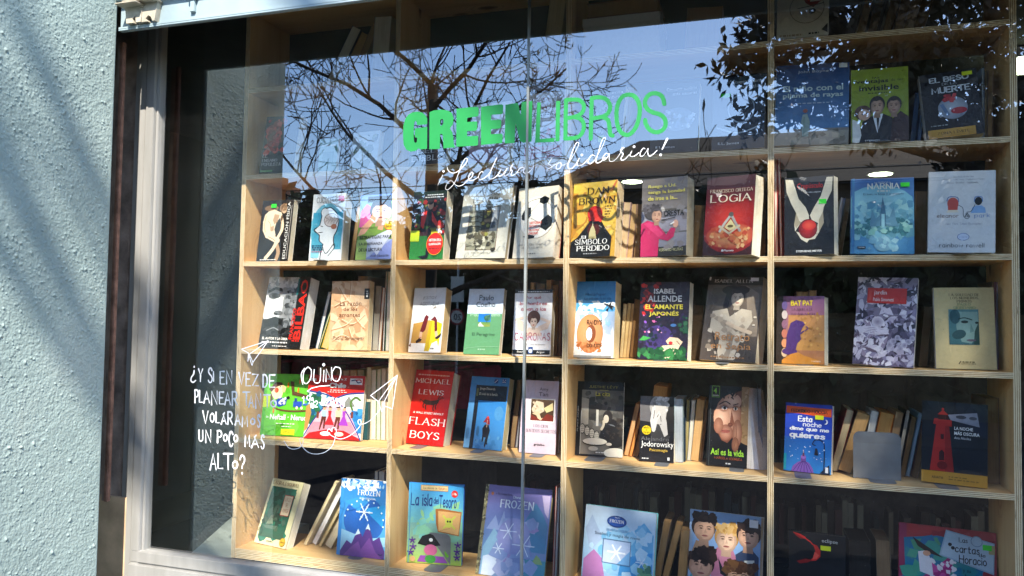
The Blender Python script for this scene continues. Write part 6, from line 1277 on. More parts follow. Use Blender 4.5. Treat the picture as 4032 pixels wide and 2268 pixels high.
def pose(o, x, y, z, yaw, lean, roll, w):
    wd = Vector((math.cos(yaw), math.sin(yaw), 0)); n = Vector((-math.sin(yaw), math.cos(yaw), 0))
    u = Vector((0, 0, math.cos(lean))) + n * math.sin(lean)
    wd2 = wd * math.cos(roll) + u * math.sin(roll); u2 = u * math.cos(roll) - wd * math.sin(roll)
    if roll < 0: z += -w * math.sin(roll) * math.cos(lean)
    y2 = u2.cross(wd2)
    m = Matrix((wd2, y2, u2)).transposed().to_4x4()
    m.translation = (x, y, z)
    o.matrix_world = m

def front_book(k):
    sh, x, y, yaw, lean, w, h, roll, th = BK[k]
    root = empty('book', (0, 0, 0), LAB[k], 'book', 'books standing face out on the shelves')
    pose(root, x, y, ZS[sh] + .0022, yaw, lean, roll, w)
    a = Art(w, h)
    stick = cov(k, a) or []
    over = .003 if k in HARD else .0008
    t_ = .0022 if k in HARD else .0005
    bend = BEND.get(k, .0015)
    # cover: slab front, spine, back + the printed picture in thin layers
    V_ = []; F_ = []; C_ = []
    ec = hexc(EDGE.get(k, 'd8d4cc'))
    quad_box(V_, F_, C_, 0, w, .0, t_, 0, h, ec)
    quad_box(V_, F_, C_, 0, w + SPLAY.get(k, 0) * .9, th - t_, th, 0, h, ec)
    quad_box(V_, F_, C_, -.0006 if k in HARD else 0, t_, t_, th - t_, 0, h, ec)
    lay = min(.00006, .003 / max(a.k, 1))
    o = len(V_)
    for (u, v, l) in a.v:
        V_.append((u * w, -.00004 - l * lay, v * h))
    C_ += a.c
    F_ += [[o + i for i in f] for f in a.f]
    me = colored_mesh('cover', V_, F_, C_, 'printed_cover')
    knots = [0.0] + [(i / 7) ** .8 for i in range(1, 7)] + [1.0]
    kv = [bend * .8 * s ** 3 - (0 if k in HARD else .0012 * math.sin(s * math.pi)) for s in knots]
    def curl(s):
        s = min(1.0, max(0.0, s))
        for a0, a1, b0, b1 in zip(knots, knots[1:], kv, kv[1:]):
            if s <= a1 + 1e-6: return b0 + (b1 - b0) * (s - a0) / (a1 - a0)
        return kv[-1]
    bm = bmesh.new(); bm.from_mesh(me)
    for i in range(1, 7):
        g = bm.verts[:] + bm.edges[:] + bm.faces[:]
        bmesh.ops.bisect_plane(bm, geom=g, plane_co=(w * (i / 7) ** .8, 0, 0), plane_no=(1, 0, 0), dist=1e-6)
    for q in bm.verts:
        if q.co.y < t_ + .0003:
            q.co.y -= curl(q.co.x / w)
    bm.to_mesh(me); bm.free()
    c = link('cover', me, root)
    # pages
    V_ = []; F_ = []; C_ = []
    pc = hexc(PAGE.get(k, 'e6dfcc'))
    quad_box(V_, F_, C_, t_ + .0003, w - over, t_ + .0004 + (.0016 if k not in HARD else 0), th - t_ - .0003, over, h - over, pc, SPLAY.get(k, 0))
    if k == 'vida':      # the pages fan out towards the bottom
        V_ = [(x + (.034 * (1 - z_ / h) if x > w * .5 else 0), y_, z_) for x, y_, z_ in V_]
    link('page_block', colored_mesh('page_block', V_, F_, C_, 'page_edges'), root)
    for (u0, u1, v0, v1, c_) in stick:
        V_ = []; F_ = []; C_ = []
        s = (u0 + u1) / 2
        off = -.0006 - a.k * lay - max(curl(u0), curl(u1), curl(s))
        quad_box(V_, F_, C_, u0 * w, u1 * w, off, off + .0003, v0 * h, v1 * h, hexc(c_))
        link('price_sticker', colored_mesh('price_sticker', V_, F_, C_, 'printed_cover'), root)
    return root
for k in BK:
    front_book(k)

# ------------------------------------------------------------------ books standing edge out behind the shown ones
GAP = {
'g1': 'between the brain cartoon book and the girl book', 'g2': 'between the wax seal book and the pink shirt book',
'g3': 'between the pink shirt book and the compass book', 'g4': 'against the upright right of the red compass book',
'g5': 'left of the red ball book', 'g6': 'between the red ball book and the misty spires hardback',
'g7': 'between the misty spires hardback and the headphone cord book', 'g8': 'left of the portrait book with red lettering',
'g9': 'leaning between the portrait book and the bedsheets book', 'g10': 'behind the top of the bedsheets book',
'g11': 'right of the bedsheets book', 'g12': 'right of and behind the magenta title book',
'g13': 'leaning between the doughnut book and the dark purple book', 'g14': 'between the dark purple book and the sepia portrait',
'g15': 'left of the hunched purple shadow book', 'g16': 'behind the top of the hunched purple shadow book',
'g17': 'between the flower patterned book and the teal photograph book', 'g18': 'right of the cream teal photograph book',
'g19': 'above the dancers picture book', 'g20': 'upright to the right of the dancers picture book',
'g21': 'touching the right edge of the dancers picture book', 'g22': 'between the galloping horse book and the pale pink book',
'g23': 'right of the pale pink book', 'g24': 'leaning left of the yellow badge book',
'g25': 'behind the top of the yellow badge book', 'g26': 'right of the yellow badge book',
'g27': 'right of the close up face book', 'g28': 'leaning between the purple dome book and the lighthouse book',
'g29': 'right of the lighthouse book', 'g30': 'leaning left of the snowy top border book',
'g31': 'behind the top of the snowy border book', 'g32': 'right of the lilac picture book',
'g33': 'between the board book and the five heads annual', 'g34': 'between the red ribbon book and the envelope book',
'g35': 'between the tie book and the mask book', 'g36': 'right of the black ochre banded book',
'g37': 'leaning between the olive book and the rough lettering book', 'g38': 'on the top shelf under the lintel bracket side',
'g39': 'alone on the top shelf near the glass joint', 'g40': 'on the top shelf, third bay',
'g41': 'on the top shelf right of the telephone book',
}
ORD = ['first', 'second', 'third', 'fourth', 'fifth', 'sixth', 'seventh', 'eighth', 'ninth', 'tenth']
NUM = ['', 'one', 'two', 'three', 'four', 'five', 'six', 'seven', 'eight', 'nine', 'ten']
def colname(h):
    r, g, b = (int(h[i:i + 2], 16) for i in (0, 2, 4))
    L = (r + g + b) / 3; sat = max(r, g, b) - min(r, g, b)
    if b > r + 12: return 'navy' if L < 80 and r < 60 and g < 80 else ('pale blue' if L > 150 else 'dull blue')
    if r > 2 * g and r > 90: return 'dark red'
    if L > 225: return 'white'
    if sat < 26: return 'pale grey' if L > 150 else ('grey' if L > 80 else 'black')
    if L > 195: return 'cream'
    if L > 140: return 'tan'
    return 'brown' if L > 80 else 'dark brown'
gaps = {}
for s in SB: gaps.setdefault(s[-1], []).append(s)
for g, lst in gaps.items():
    lst.sort(key=lambda s: s[1])
    for i, (sh, x, y, w, h, r, pc, cc, _) in enumerate(lst):
        o_ = '' if len(lst) == 1 else f', {ORD[i]} of {NUM[len(lst)]}'
        root = empty('book', (0, 0, 0), f'{colname(pc)} page edge{o_} ' + GAP[g].replace(' the ', ' '), 'book', 'books standing edge out on the shelves')
        lo = min(0, -w * math.sin(r))
        m = Matrix(((math.cos(r), 0, math.sin(r)), (0, 1, 0), (-math.sin(r), 0, math.cos(r)))).to_4x4()
        m.translation = (x, y, ZS[sh] - lo + .0006)
        root.matrix_world = m
        rr = random.Random(int(x * 1000)); dep = rr.uniform(.105, .15)
        V_ = []; F_ = []; C_ = []
        quad_box(V_, F_, C_, .0013, w - .0013, .0022, dep - .001, .001, h - .001, hexc(pc))
        # rounded fore edge: pull the middle in a little
        link('page_block', colored_mesh('page_block', V_, F_, C_, 'page_edges'), root)
        V_ = []; F_ = []; C_ = []
        quad_box(V_, F_, C_, 0, .0011, 0, dep, 0, h, hexc(cc))
        quad_box(V_, F_, C_, w - .0011, w, 0, dep, 0, h, hexc(cc))
        quad_box(V_, F_, C_, .0011, w - .0011, dep - .001, dep, 0, h, hexc(cc))
        link('cover', colored_mesh('cover', V_, F_, C_, 'printed_cover'), root)

# lying and boxed things on the third bay of the top shelf
for i, (x0, x1, z0, z1, c_, lb) in enumerate(((1.19, 1.42, .002, .13, 'd8d4cc', 'white box lying at the left of the third top bay'), (1.20, 1.415, .132, .178, '8a5a34', 'brown volume lying flat on the white box'))):
    root = empty('box' if i == 0 else 'book', (x0, .03, ZS['AB'] + z0), lb, 'box' if i == 0 else 'book')
    V_ = []; F_ = []; C_ = []
    if i == 0:
        quad_box(V_, F_, C_, 0, x1 - x0, 0, .17, 0, z1 - z0 - .024, hexc(c_))
        link('body', colored_mesh('body', V_, F_, C_, 'printed_cover'), root)
        V_ = []; F_ = []; C_ = []
        quad_box(V_, F_, C_, -.002, x1 - x0 + .002, -.002, .172, z1 - z0 - .024, z1 - z0, hexc('e2dfd8'))
        link('lid', colored_mesh('lid', V_, F_, C_, 'printed_cover'), root)
    else:
        quad_box(V_, F_, C_, .003, x1 - x0 - .003, .004, .166, .003, z1 - z0 - .003, hexc('b08a5c'))
        link('page_block', colored_mesh('page_block', V_, F_, C_, 'page_edges'), root)
        V_ = []; F_ = []; C_ = []
        for a0, a1 in ((0, .0025), (z1 - z0 - .0025, z1 - z0)): quad_box(V_, F_, C_, 0, x1 - x0, 0, .17, a0, a1, hexc(c_))
        quad_box(V_, F_, C_, 0, x1 - x0, .168, .17, .0025, z1 - z0 - .0025, hexc(c_))
        link('cover', colored_mesh('cover', V_, F_, C_, 'printed_cover'), root)

# ------------------------------------------------------------------ steel bookends
for (sh, x0, x1, ye, u) in BE:
    if x1 - x0 < .036: x1 = x0 + .04
    ye = max(ye, -.034)
    if u == 'plate':
        root = empty('bookend', (0, 0, ZS[sh]), 'bare grey steel bookend with rounded corners in front of leaning books', 'bookend', 'steel bookends')
        xa, xb, yb, hp = 1.948, 2.066, .066, .128
        x0, x1 = 1.985, 2.05; ye = .012
    else:
        b = BK[u]
        root = empty('bookend', (0, 0, ZS[sh]), 'grey steel bookend foot under the ' + LAB[u].split(' with ')[0].split(', ')[0].split(' of ')[0] + {'terapia': ' with brain head', 'ensena': ' with the girl', 'futbol': ' with the football', 'crepu': '', 'donuts': ' with doughnut sign', 'inutil': ' with the horse', 'amante': ' with leaves', 'psico': ' with yellow badge', 'vida': ' with green title', 'noche': ' with the lighthouse', 'guia': ' with snowy border', 'isla': ' with treasure map', 'pijama': ' with striped figure', 'bat': ' with purple shadow', 'moccia': ' with purple dome', 'cita': ' of cafe table'}.get(u, ''), 'bookend', 'steel bookends')
        xc = b[1] + b[5] * .5
        yb = b[2] + b[8] + .004 + math.sin(b[4]) * .10 * 0
        xa, xb, hp = max(b[1] + .01, xc - .055), min(b[1] + b[5] - .01, xc + .055), .10
    m = MB()
    n = 8
    rr = (x1 - x0) / 2; xm = (x0 + x1) / 2
    pts = [(x1, min(.19, yb + .02)), (x0, min(.19, yb + .02))] + [(xm - rr * math.cos(math.pi * i / n), ye + rr * .55 - rr * .55 * math.sin(math.pi * i / n)) for i in range(n + 1)]
    m.prism(pts, 2, .0003, .0016, 'bookend_steel')
    m.build('foot', root)
    m = MB()
    r = .018
    out = [(xa, .0016), (xb, .0016)] + [(xb - r + r * math.cos(t), hp - r + r * math.sin(t)) for t in [math.pi / 2 * i / 5 for i in range(6)]] + [(xa + r - r * math.sin(t), hp - r + r * math.cos(t)) for t in [math.pi / 2 * i / 5 for i in range(6)]]
    m.prism(out, 1, yb, yb + .0013, 'bookend_steel')
    m.build('plate', root)

# ------------------------------------------------------------------ plywood bookcase
class Boards:
    def __init__(self):
        self.v = []; self.f = []; self.u = []; self.mi = []
        self.r = random.Random(11)
    def board(self, x0, x1, y0, y1, z0, z1, axis):
        """axis: long direction 0 = x, 2 = z; the faces across y are layered edges"""
        o = len(self.v)
        P_ = [(x0, y0, z0), (x1, y0, z0), (x1, y1, z0), (x0, y1, z0), (x0, y0, z1), (x1, y0, z1), (x1, y1, z1), (x0, y1, z1)]
        self.v += P_
        ou, ov = self.r.uniform(0, 50), self.r.uniform(0, 50)
        for f in ((0, 3, 2, 1), (4, 5, 6, 7), (0, 1, 5, 4), (1, 2, 6, 5), (2, 3, 7, 6), (3, 0, 4, 7)):
            n = [abs(sum(P_[i][k] for i in f) / 4 - (x0 + x1, y0 + y1, z0 + z1)[k] / 2) for k in range(3)].index(max(abs(sum(P_[i][k] for i in f) / 4 - (x0 + x1, y0 + y1, z0 + z1)[k] / 2) for k in range(3)))
            thin = 2 if axis == 0 else 0
            face = (n == thin)
            self.f.append([o + i for i in f]); self.mi.append(0 if face else 1)
            for i in f:
                p = P_[i]
                if face: self.u.append((p[axis] + ou, p[1] + ov))
                else:
                    t_ = (p[thin] - (x0, y0, z0)[thin]) / ((x1, y1, z1)[thin] - (x0, y0, z0)[thin])
                    L = p[axis] if n != axis else p[1]
                    self.u.append((L + ou, t_))
        return self
    def build(self, name, parent):
        me = bpy.data.meshes.new(name)
        me.from_pydata(self.v, [], self.f)
        me.materials.append(M['plywood_face']); me.materials.append(M['plywood_edge'])
        me.polygons.foreach_set('material_index', self.mi)
        ul = me.uv_layers.new(name='UVMap')
        ul.data.foreach_set('uv', [x for p in self.u for x in p])
        me.update()
        return link(name, me, parent)
case = empty('bookcase', (0, 0, 0.104), 'pale plywood bookcase with four bays filling the shop window', 'bookcase')
DEP = .235
COLS = [(-.0081, .0081), (.5717, .5879), (1.1439, 1.1601), (1.7253, 1.7415), (2.3119, 2.3281)]
TH = .0150
rb = random.Random(5)
def local(o):
    o.location = (0, 0, -0.104); return o
for i, (a, b) in enumerate(COLS):
    bd = Boards(); bd.r.seed(30 + i)
    bd.board(a, b, 0, DEP, .104, 2.006, 2)
    local(bd.build('upright', case))
for i in range(4):
    x0, x1 = COLS[i][1], COLS[i + 1][0]
    for sname in ('AB', 'BC', 'CD', 'DE', 'EF', 'F'):
        bd = Boards(); bd.r.seed(i * 10 + len(sname) + sum(map(ord, sname)))
        j = rb.uniform(-.0012, .0008)
        bd.board(x0, x1, .0006 + j * 0, DEP - .0006, ZS[sname] - TH, ZS[sname], 0)
        if sname == 'F': bd.board(x0, x1, .002, DEP - .0006, .104, ZS[sname] - TH - .0006, 0)
        local(bd.build('shelf', case))
    bd = Boards(); bd.r.seed(70 + i)
    bd.board(x0, x1, .0006, DEP - .0006, 1.991, 2.006, 0)
    local(bd.build('top_board', case))

# ------------------------------------------------------------------ shop window: frame, two panes, lettering on the panes
GY = -.184
win = empty('shop_window', (0, GY, .05), 'shop window with aluminium frame and hand painted green and white lettering', 'shop window')
def wloc(o): o.location = (0, -GY, -.05); return o
m = MB()
for (x0, x1, y0, y1) in ((-.292, -.262, -.196, -.172), (-.262, -.238, -.206, -.170), (-.238, -.232, -.198, -.172), (-.232, -.200, -.212, -.168), (-.200, -.190, -.200, -.170)):
    m.box(x0, x1, y0, y1, .02, 2.33, 'aluminium', .0015)
wloc(m.build('side_frame', win))
m = MB()
m.box(-.232, 3.5, -.214, -.168, .128, .164, 'aluminium', .002)
m.box(-.232, 3.5, -.208, -.168, .1235, .1275, 'aluminium')
m.box(-.232, 3.5, -.222, -.168, -.02, .123, 'aluminium', .002)
wloc(m.build('sill_frame', win))
def pane(x0, x1):
    me = bpy.data.meshes.new('glass_pane')
    y0, y1, z0, z1 = GY, GY + .008, .160, 2.33
    vs = [(x0, y0, z0), (x1, y0, z0), (x1, y0, z1), (x0, y0, z1), (x0, y1, z0), (x1, y1, z0), (x1, y1, z1), (x0, y1, z1)]
    me.from_pydata(vs, [], [(0, 1, 2, 3), (5, 4, 7, 6), (0, 3, 7, 4), (1, 5, 6, 2), (3, 2, 6, 7), (0, 4, 5, 1)])
    me.materials.append(M['window_glass']); me.materials.append(M['glass_back'])
    me.polygons.foreach_set('material_index', [0, 1, 1, 1, 1, 1])
    me.update()
    return wloc(link('glass_pane', me, win))
p1 = pane(-.195, 1.0775); p2 = pane(1.0845, 3.5)
m = MB(); m.box(1.0778, 1.0842, -.1862, -.1745, .162, 2.33, 'joint_seal')
wloc(m.build('joint', win))
def flat(name, parts, mat, parent, label):
    """parts: list of (verts2d in mm, faces)"""
    vs = []; fs = []
    for kk, (v2, f2) in enumerate(parts):
        o = len(vs)
        vs += [(p[0] / 1000, -.1845 - (len(vs) + i) * 2.5e-7 - kk * 6e-6, p[1] / 1000) for i, p in enumerate(v2)]
        fs += [[o + i for i in f] for f in f2]
    me = bpy.data.meshes.new(name)
    me.from_pydata(vs, [], fs); me.materials.append(M[mat]); me.update()
    o = link(name, me, parent); o['label'] = label
    return o
def polyhole(a, hole=None):
    loops = [[Vector((p[0], p[1], 0)) for p in a]] + ([[Vector((p[0], p[1], 0)) for p in hole]] if hole else [])
    return (list(a) + list(hole or []), [list(t) for t in tessellate_polygon(loops)])
ck = lambda p: polyhole(p)
gl_ = [polyhole(GREEN[0]), polyhole(GREEN[1], GREEN[2]), polyhole(GREEN[3])]
flat('shop_name', gl_ , 'vinyl_green', p1, 'bright green heavy capitals GREEN')
flat('shop_name', [polyhole(GREEN[4]), polyhole(GREEN[5])], 'vinyl_green', p1, 'green heavy capitals, second half of GREEN').data.name = 'shop_name'
flat('shop_name', [polyhole(p) for p in LIB] + [ribbon(catmull(p, 5, p[0] == p[-1]) if len(p) > 3 else p, 11.5) for p in LIBS], 'vinyl_green', p2, 'thin green capitals LIBROS')
def dots(ps, r):
    out = []
    for (x, z) in ps:
        out.append(([(x, z)] + [(x + r * math.cos(k * .5236), z + r * math.sin(k * .5236)) for k in range(12)], [(0, 1 + k, 1 + (k + 1) % 12) for k in range(12)]))
    return out
def swell(p, w):
    n = len(p)
    return [w * (.8 + .35 * math.sin(3.3 * i / max(1, n) * 3)) for i in range(n)]
A_ = [ribbon(q, swell(q, 1.75)) for q in [catmull(p, 6) for p in SCR[:6]]]
B_ = [ribbon(q, swell(q, 2.1)) for q in [catmull(p, 6) for p in SCR[6:-1]]] + [ribbon(SCR[-1], [5.5, 2.4])]
flat('slogan', A_ + dots(SCD[:1], 3.4), 'vinyl_white', p1, 'white script, first word Lectura')
flat('slogan', B_ + dots(SCD[1:], 3.4), 'vinyl_white', p2, 'white script, second word solidaria')
rq = random.Random(4)
def hand_letters(lst, w):
    out = []
    for (ch, ax, az, bx, bz, cx, cz, dx, dz) in lst:
        st = glyph(ch)
        xs = [p[0] for _, q in st for p in q]; ys = [p[1] for _, q in st for p in q]
        x0, x1, y0, y1 = min(xs), max(xs), min(ys), max(ys)
        for _, q in st:
            pp = []
            for (x, y) in q:
                a = (x - x0) / (x1 - x0) if x1 - x0 > .02 else .5
                b = (y - y0) / (y1 - y0) if y1 - y0 > .02 else .5
                a = .08 + .84 * a
                pp.append(((dx + (cx - dx) * a) * (1 - b) + (ax + (bx - ax) * a) * b, (dz + (cz - dz) * a) * (1 - b) + (az + (bz - az) * a) * b))
            if len(pp) == 2:
                pp = [pp[0], ((pp[0][0] + pp[1][0]) / 2 + rq.uniform(-.6, .6), (pp[0][1] + pp[1][1]) / 2), pp[1]]
            n = len(pp)
            out.append(ribbon(pp, [w * (1.12 - .4 * i / max(1, n - 1)) * rq.uniform(.92, 1.08) for i in range(n)]))
    return out
flat('painted_quote', hand_letters(QUOTE, 5.2), 'vinyl_white', p1, 'white hand lettered question in five lines')
flat('painted_signature', [ribbon(catmull(p, 5) if len(p) > 2 and len(p) != 4 else p, 2.6) for p in QUINO] + hand_letters(QDATE, 2.8), 'vinyl_white', p1, 'white hand lettered name with dates below')
flat('painted_paper_plane', [ribbon([a, b], 2.5) for p in PLANE_L for a, b in zip(p, p[1:])], 'vinyl_white', p1, 'white outline paper plane above the question')
flat('painted_paper_plane', [ribbon([a, b], 1.9) for p in PLANE_R for a, b in zip(p, p[1:])] + [ribbon(catmull(p, 6), 1.9) for p in TRAIL], 'vinyl_white', p1, 'white outline paper plane trailing a looped line with a heart')
for o in list(p1.children) + list(p2.children): o.location = (0, 0, 0)

# ------------------------------------------------------------------ stucco pier (rough cast, real relief), lintel, jamb
PX = -.186
def relief():
    ny, nz = 300, 1260
    ys = np.linspace(-.384, -.86, ny); zs = np.linspace(-.05, 1.98, nz)
    rng = np.random.RandomState(3)
    def vnoise(sc, seed):
        r = np.random.RandomState(seed)
        gy, gz = int(.5 * sc) + 4, int(2.1 * sc) + 4
        g = r.rand(gy, gz)
        fy = (ys - ys.min()) * sc; fz = (zs - zs.min()) * sc
        iy = fy.astype(int); iz = fz.astype(int)
        ty = fy - iy; tz = fz - iz
        ty = ty * ty * (3 - 2 * ty); tz = tz * tz * (3 - 2 * tz)
        a = g[np.ix_(iy, iz)]; b = g[np.ix_(iy + 1, iz)]; c = g[np.ix_(iy, iz + 1)]; d = g[np.ix_(iy + 1, iz + 1)]
        return (a * (1 - ty)[:, None] + b * ty[:, None]) * (1 - tz)[None] + (c * (1 - ty)[:, None] + d * ty[:, None]) * tz[None]
    h = (vnoise(12, 1) - .5) * .0017 + (vnoise(90, 2) - .5) * .0009 + (vnoise(190, 5) - .5) * .0012 + (vnoise(330, 6) - .5) * .0009
    dens = vnoise(7, 9)
    for _ in range(5200):
        y = rng.uniform(-.85, -.392); z = rng.uniform(0, 1.95)
        d = dens[np.abs(ys - y).argmin(), np.abs(zs - z).argmin()]
        if rng.rand() > .06 + .8 * d * d * (.3 + .7 * min(1, max(0, (z - .2) / 1.0))): continue
        r = rng.uniform(.0020, .0046) * (1.0 if rng.rand() > .12 else 1.4); ph = r * rng.uniform(.55, .95)
        iy = np.where(np.abs(ys - y) < r * 1.3)[0]; iz = np.where(np.abs(zs - z) < r * 1.3)[0]
        if not len(iy) or not len(iz): continue
        e = rng.uniform(.8, 1.25)
        D = np.sqrt(((ys[iy] - y)[:, None] * e) ** 2 + ((zs[iz] - z)[None] / e) ** 2) / r
        sub = h[np.ix_(iy, iz)]
        h[np.ix_(iy, iz)] = np.maximum(sub, sub * .6 + ph * np.clip(1 - D, 0, 1) ** 1.05)
    edge = np.clip((-.392 - ys) / .012, 0, 1)[:, None]
    h = h * edge
    round_ = -np.clip((ys + .392) / .008, 0, 1) ** 2 * .006
    X = PX + h + round_[:, None]
    Yg = np.repeat(ys[:, None], nz, 1); Zg = np.repeat(zs[None], ny, 0)
    co = np.stack([X, Yg, Zg], -1).reshape(-1, 3)
    i = np.arange(ny * nz).reshape(ny, nz)
    q = np.stack([i[:-1, :-1], i[:-1, 1:], i[1:, 1:], i[1:, :-1]], -1).reshape(-1, 4)
    me = bpy.data.meshes.new('roughcast_face')
    me.vertices.add(len(co)); me.vertices.foreach_set('co', co.ravel().astype(np.float32))
    me.loops.add(q.size); me.loops.foreach_set('vertex_index', q.ravel().astype(np.int32))
    me.polygons.add(len(q)); me.polygons.foreach_set('loop_start', np.arange(0, q.size, 4, dtype=np.int32))
    me.update(calc_edges=True); me.validate()
    me.materials.append(M['stucco_paint'])
    me.polygons.foreach_set('use_smooth', [True] * len(q))
    return me
pier = empty('wall_pier', (-.5, -.6, -.6), 'pale blue green roughcast wall pier beside the shop window', 'wall pier')
o = link('roughcast_face', relief(), pier); o.location = (.5, .6, .6)
m = MB(); m.box(-.9, PX - .008, -.852, -.384, -.6, 4.2, 'stucco_paint', .004); m.box(-.9, PX, -.86, -.384, 1.985, 4.2, 'stucco_paint', .004); m.box(-.9, PX, -.86, -.384, -.6, -.055, 'stucco_paint', .004)
m.build('pier_body', pier).location = (.5, .6, .6)

lint = empty('lintel', (1.5, -.3, 1.8), 'pale painted lintel beam with a bright bottom lip above the window', 'lintel')
def lloc(o): o.location = (-1.5, .3, -1.8); return o
m = MB()
m.box(PX + .001, 4.2, -.376, -.366, 1.806, 2.6, 'lintel_paint', .002)
lloc(m.build('beam_face', lint))
m = MB()
m.box(PX - .6, 4.2, -.366, -.10, 2.34, 2.6, 'interior_dark'); m.box(PX - .75, PX - .60, -.366, -.10, -.1, 2.6, 'interior_dark')
lloc(m.build('shutter_box', lint))
m = MB(); m.box(PX + .001, 4.2, -.383, -.3665, 1.800, 1.8055, 'lintel_paint', .001); m.box(PX + .001, 4.2, -.383, -.3765, 1.8055, 1.812, 'lintel_paint', .001)
lloc(m.build('bottom_lip', lint))
m = MB(); m.box(PX + .001, 4.2, -.40, -.377, 1.888, 2.1, 'lintel_paint', .003)
lloc(m.build('upper_band', lint))
m = MB()
m.box(.085, .100, -.386, -.3765, 1.83, 1.887, 'lintel_paint', .001); m.box(.078, .108, -.392, -.3765, 1.866, 1.880, 'lintel_paint', .002)
lloc(m.build('steel_strap', lint))
m = MB()
m.prism([(-.140, 1.8135), (-.112, 1.8135), (-.117, 1.826), (-.106, 1.834), (-.104, 1.8135), (-.086, 1.8135), (-.080, 1.862), (-.146, 1.862)], 1, -.398, -.3765, 'bracket_paint')
m.box(-.156, -.076, -.43, -.377, 1.8622, 1.8662, 'bracket_paint', .001)
m.prism([(-.084, 1.8135), (-.062, 1.8135), (-.070, 1.823), (-.060, 1.832), (-.050, 1.826), (-.044, 1.8135), (-.036, 1.8135), (-.028, 1.870), (-.082, 1.870)], 1, -.395, -.3765, 'bracket_paint')
m.box(-.140, -.022, -.42, -.377, 1.8702, 1.876, 'bracket_paint', .002)
lloc(m.build('steel_bracket', lint))

jamb = empty('window_jamb', (-.4, -.2, -.1), 'dark dusty steel jamb with rusty rail left of the window frame', 'jamb')
def jloc(o): o.location = (.4, .2, .1); return o
m = MB(); m.box(-.8, -.293, -.188, -.170, -.3, 2.33, 'dark_steel')
jloc(m.build('steel_plate', jamb))
m = MB(); m.box(-.246, -.232, -.315, -.300, .34, 1.795, 'rusty_steel', .002); m.box(-.262, -.246, -.306, -.300, .34, 1.79, 'dark_steel')
jloc(m.build('shutter_rail', jamb))
m = MB(); m.box(-.42, -0.260, -.204, -.189, -.3, 0.326, 'tan_board', .002)
jloc(m.build('kick_board', jamb))

# ------------------------------------------------------------------ inside the shop
def structure(name, mb):
    o = mb.build(name); o['kind'] = 'structure'; return o
m = MB(); m.box(-.6, -.0085, -.165, .7, .02, .06, 'interior_dark'); structure('ledge_shade_floor', m)  # added dark floor, stands in for the shaded left part of the ledge
m = MB(); m.prism([(-0.105, -.165), (-0.368, .48), (-.0086, .48), (-.0086, .0), (4.5, -.001), (4.5, -.165)], 2, .0605, .100, 'ledge_paint')  # left edge cut along the shadow line: only the sunlit part is shaped
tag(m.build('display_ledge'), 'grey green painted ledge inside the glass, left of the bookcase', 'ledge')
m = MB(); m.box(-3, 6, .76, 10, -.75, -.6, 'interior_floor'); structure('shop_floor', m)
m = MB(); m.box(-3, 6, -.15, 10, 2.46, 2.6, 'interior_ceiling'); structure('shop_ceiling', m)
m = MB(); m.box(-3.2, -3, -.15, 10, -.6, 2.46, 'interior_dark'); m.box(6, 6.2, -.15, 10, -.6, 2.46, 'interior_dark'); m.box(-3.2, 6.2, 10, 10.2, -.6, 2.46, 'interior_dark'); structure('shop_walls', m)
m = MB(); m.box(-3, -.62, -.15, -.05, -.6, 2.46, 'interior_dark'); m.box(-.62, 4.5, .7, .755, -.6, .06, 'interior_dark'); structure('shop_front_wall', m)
for i, (x, y, lb) in enumerate(((.383, 6.05, 'round ceiling lamp seen above the gold wax seal book'), (2.855, 6.19, 'round ceiling lamp seen above the misty spires hardback'))):
    r = empty('ceiling_lamp', (x, y, 2.44), lb, 'ceiling lamp', 'round ceiling lamps inside the shop')
    m = MB(); m.tube([(0, 0, .0), (0, 0, .02)], [.125, .125], 'white_paint', 28); m.build('rim', r)
    m = MB(); m.tube([(0, 0, -.004), (0, 0, -.001)], [.108, .108], 'lamp_glow', 28); m.build('diffuser', r)
r = empty('ceiling_lamp', (3.115, 2.63, 2.40), 'square lit panel lamp at the far right edge beside the bookcase', 'ceiling lamp')
m = MB(); m.box(-.075, .075, -.09, .09, .0, .055, 'white_paint'); m.build('housing', r)
m = MB(); m.box(-.07, .07, -.085, .085, -.05, -.001, 'lamp_glow'); m.build('diffuser', r)
r = empty('counter', (-.4, 2.7, -.6), 'counter draped in maroon cloth behind the lower left bay', 'counter')
m = MB()
for i in range(15): m.box(-1.3 + .11 * i, -1.3 + .11 * i + .106, -.35 + .012 * (i % 3), .3, .95, 1.20 + .012 * (i % 2), 'maroon_cloth', .012)
m.build('cloth', r)
m = MB(); m.box(-1.28, .33, -.30, .28, 0, .94, 'dark_wood'); m.build('body', r)
r = empty('dark_bookcase', (2, 2.9, -.6), 'dark rear bookcase standing further back in the shop', 'bookcase')
m = MB(); m.box(-1.9, 2.3, .25, .28, 0, 1.6, 'dark_wood')
for z in (.16, .56, .96, 1.36): m.box(-1.9, 2.3, -.02, .25, z - .02, z, 'dark_wood')
m.build('frame', r)
rr = random.Random(21)
pal = ['6a5a44', '3c3026', '7c7058', '4a2a22', '2c3638', '8a7c60', '54463a', '303028']
me_cache = {}
for z in (.16, .56):
    x = -1.85
    while x < 2.2:
        w = rr.uniform(.025, .05)
        if rr.random() < .75:
            h = rr.uniform(.2, .31)
            V_ = []; F_ = []; C_ = []
            quad_box(V_, F_, C_, 0, w - .002, 0, .17, 0, h, hexc(rr.choice(pal)))
            b = link('book', colored_mesh('book', V_, F_, C_, 'printed_cover'))
            b.location = (2 + x, 2.89 + rr.uniform(-.02, .02), -.6 + z + .001)
            tag(b, 'dim book spine on the dark rear bookcase inside the shop', 'book', 'dim books on the rear bookcase')
        x += w + rr.choice((0, 0, .003, .02))

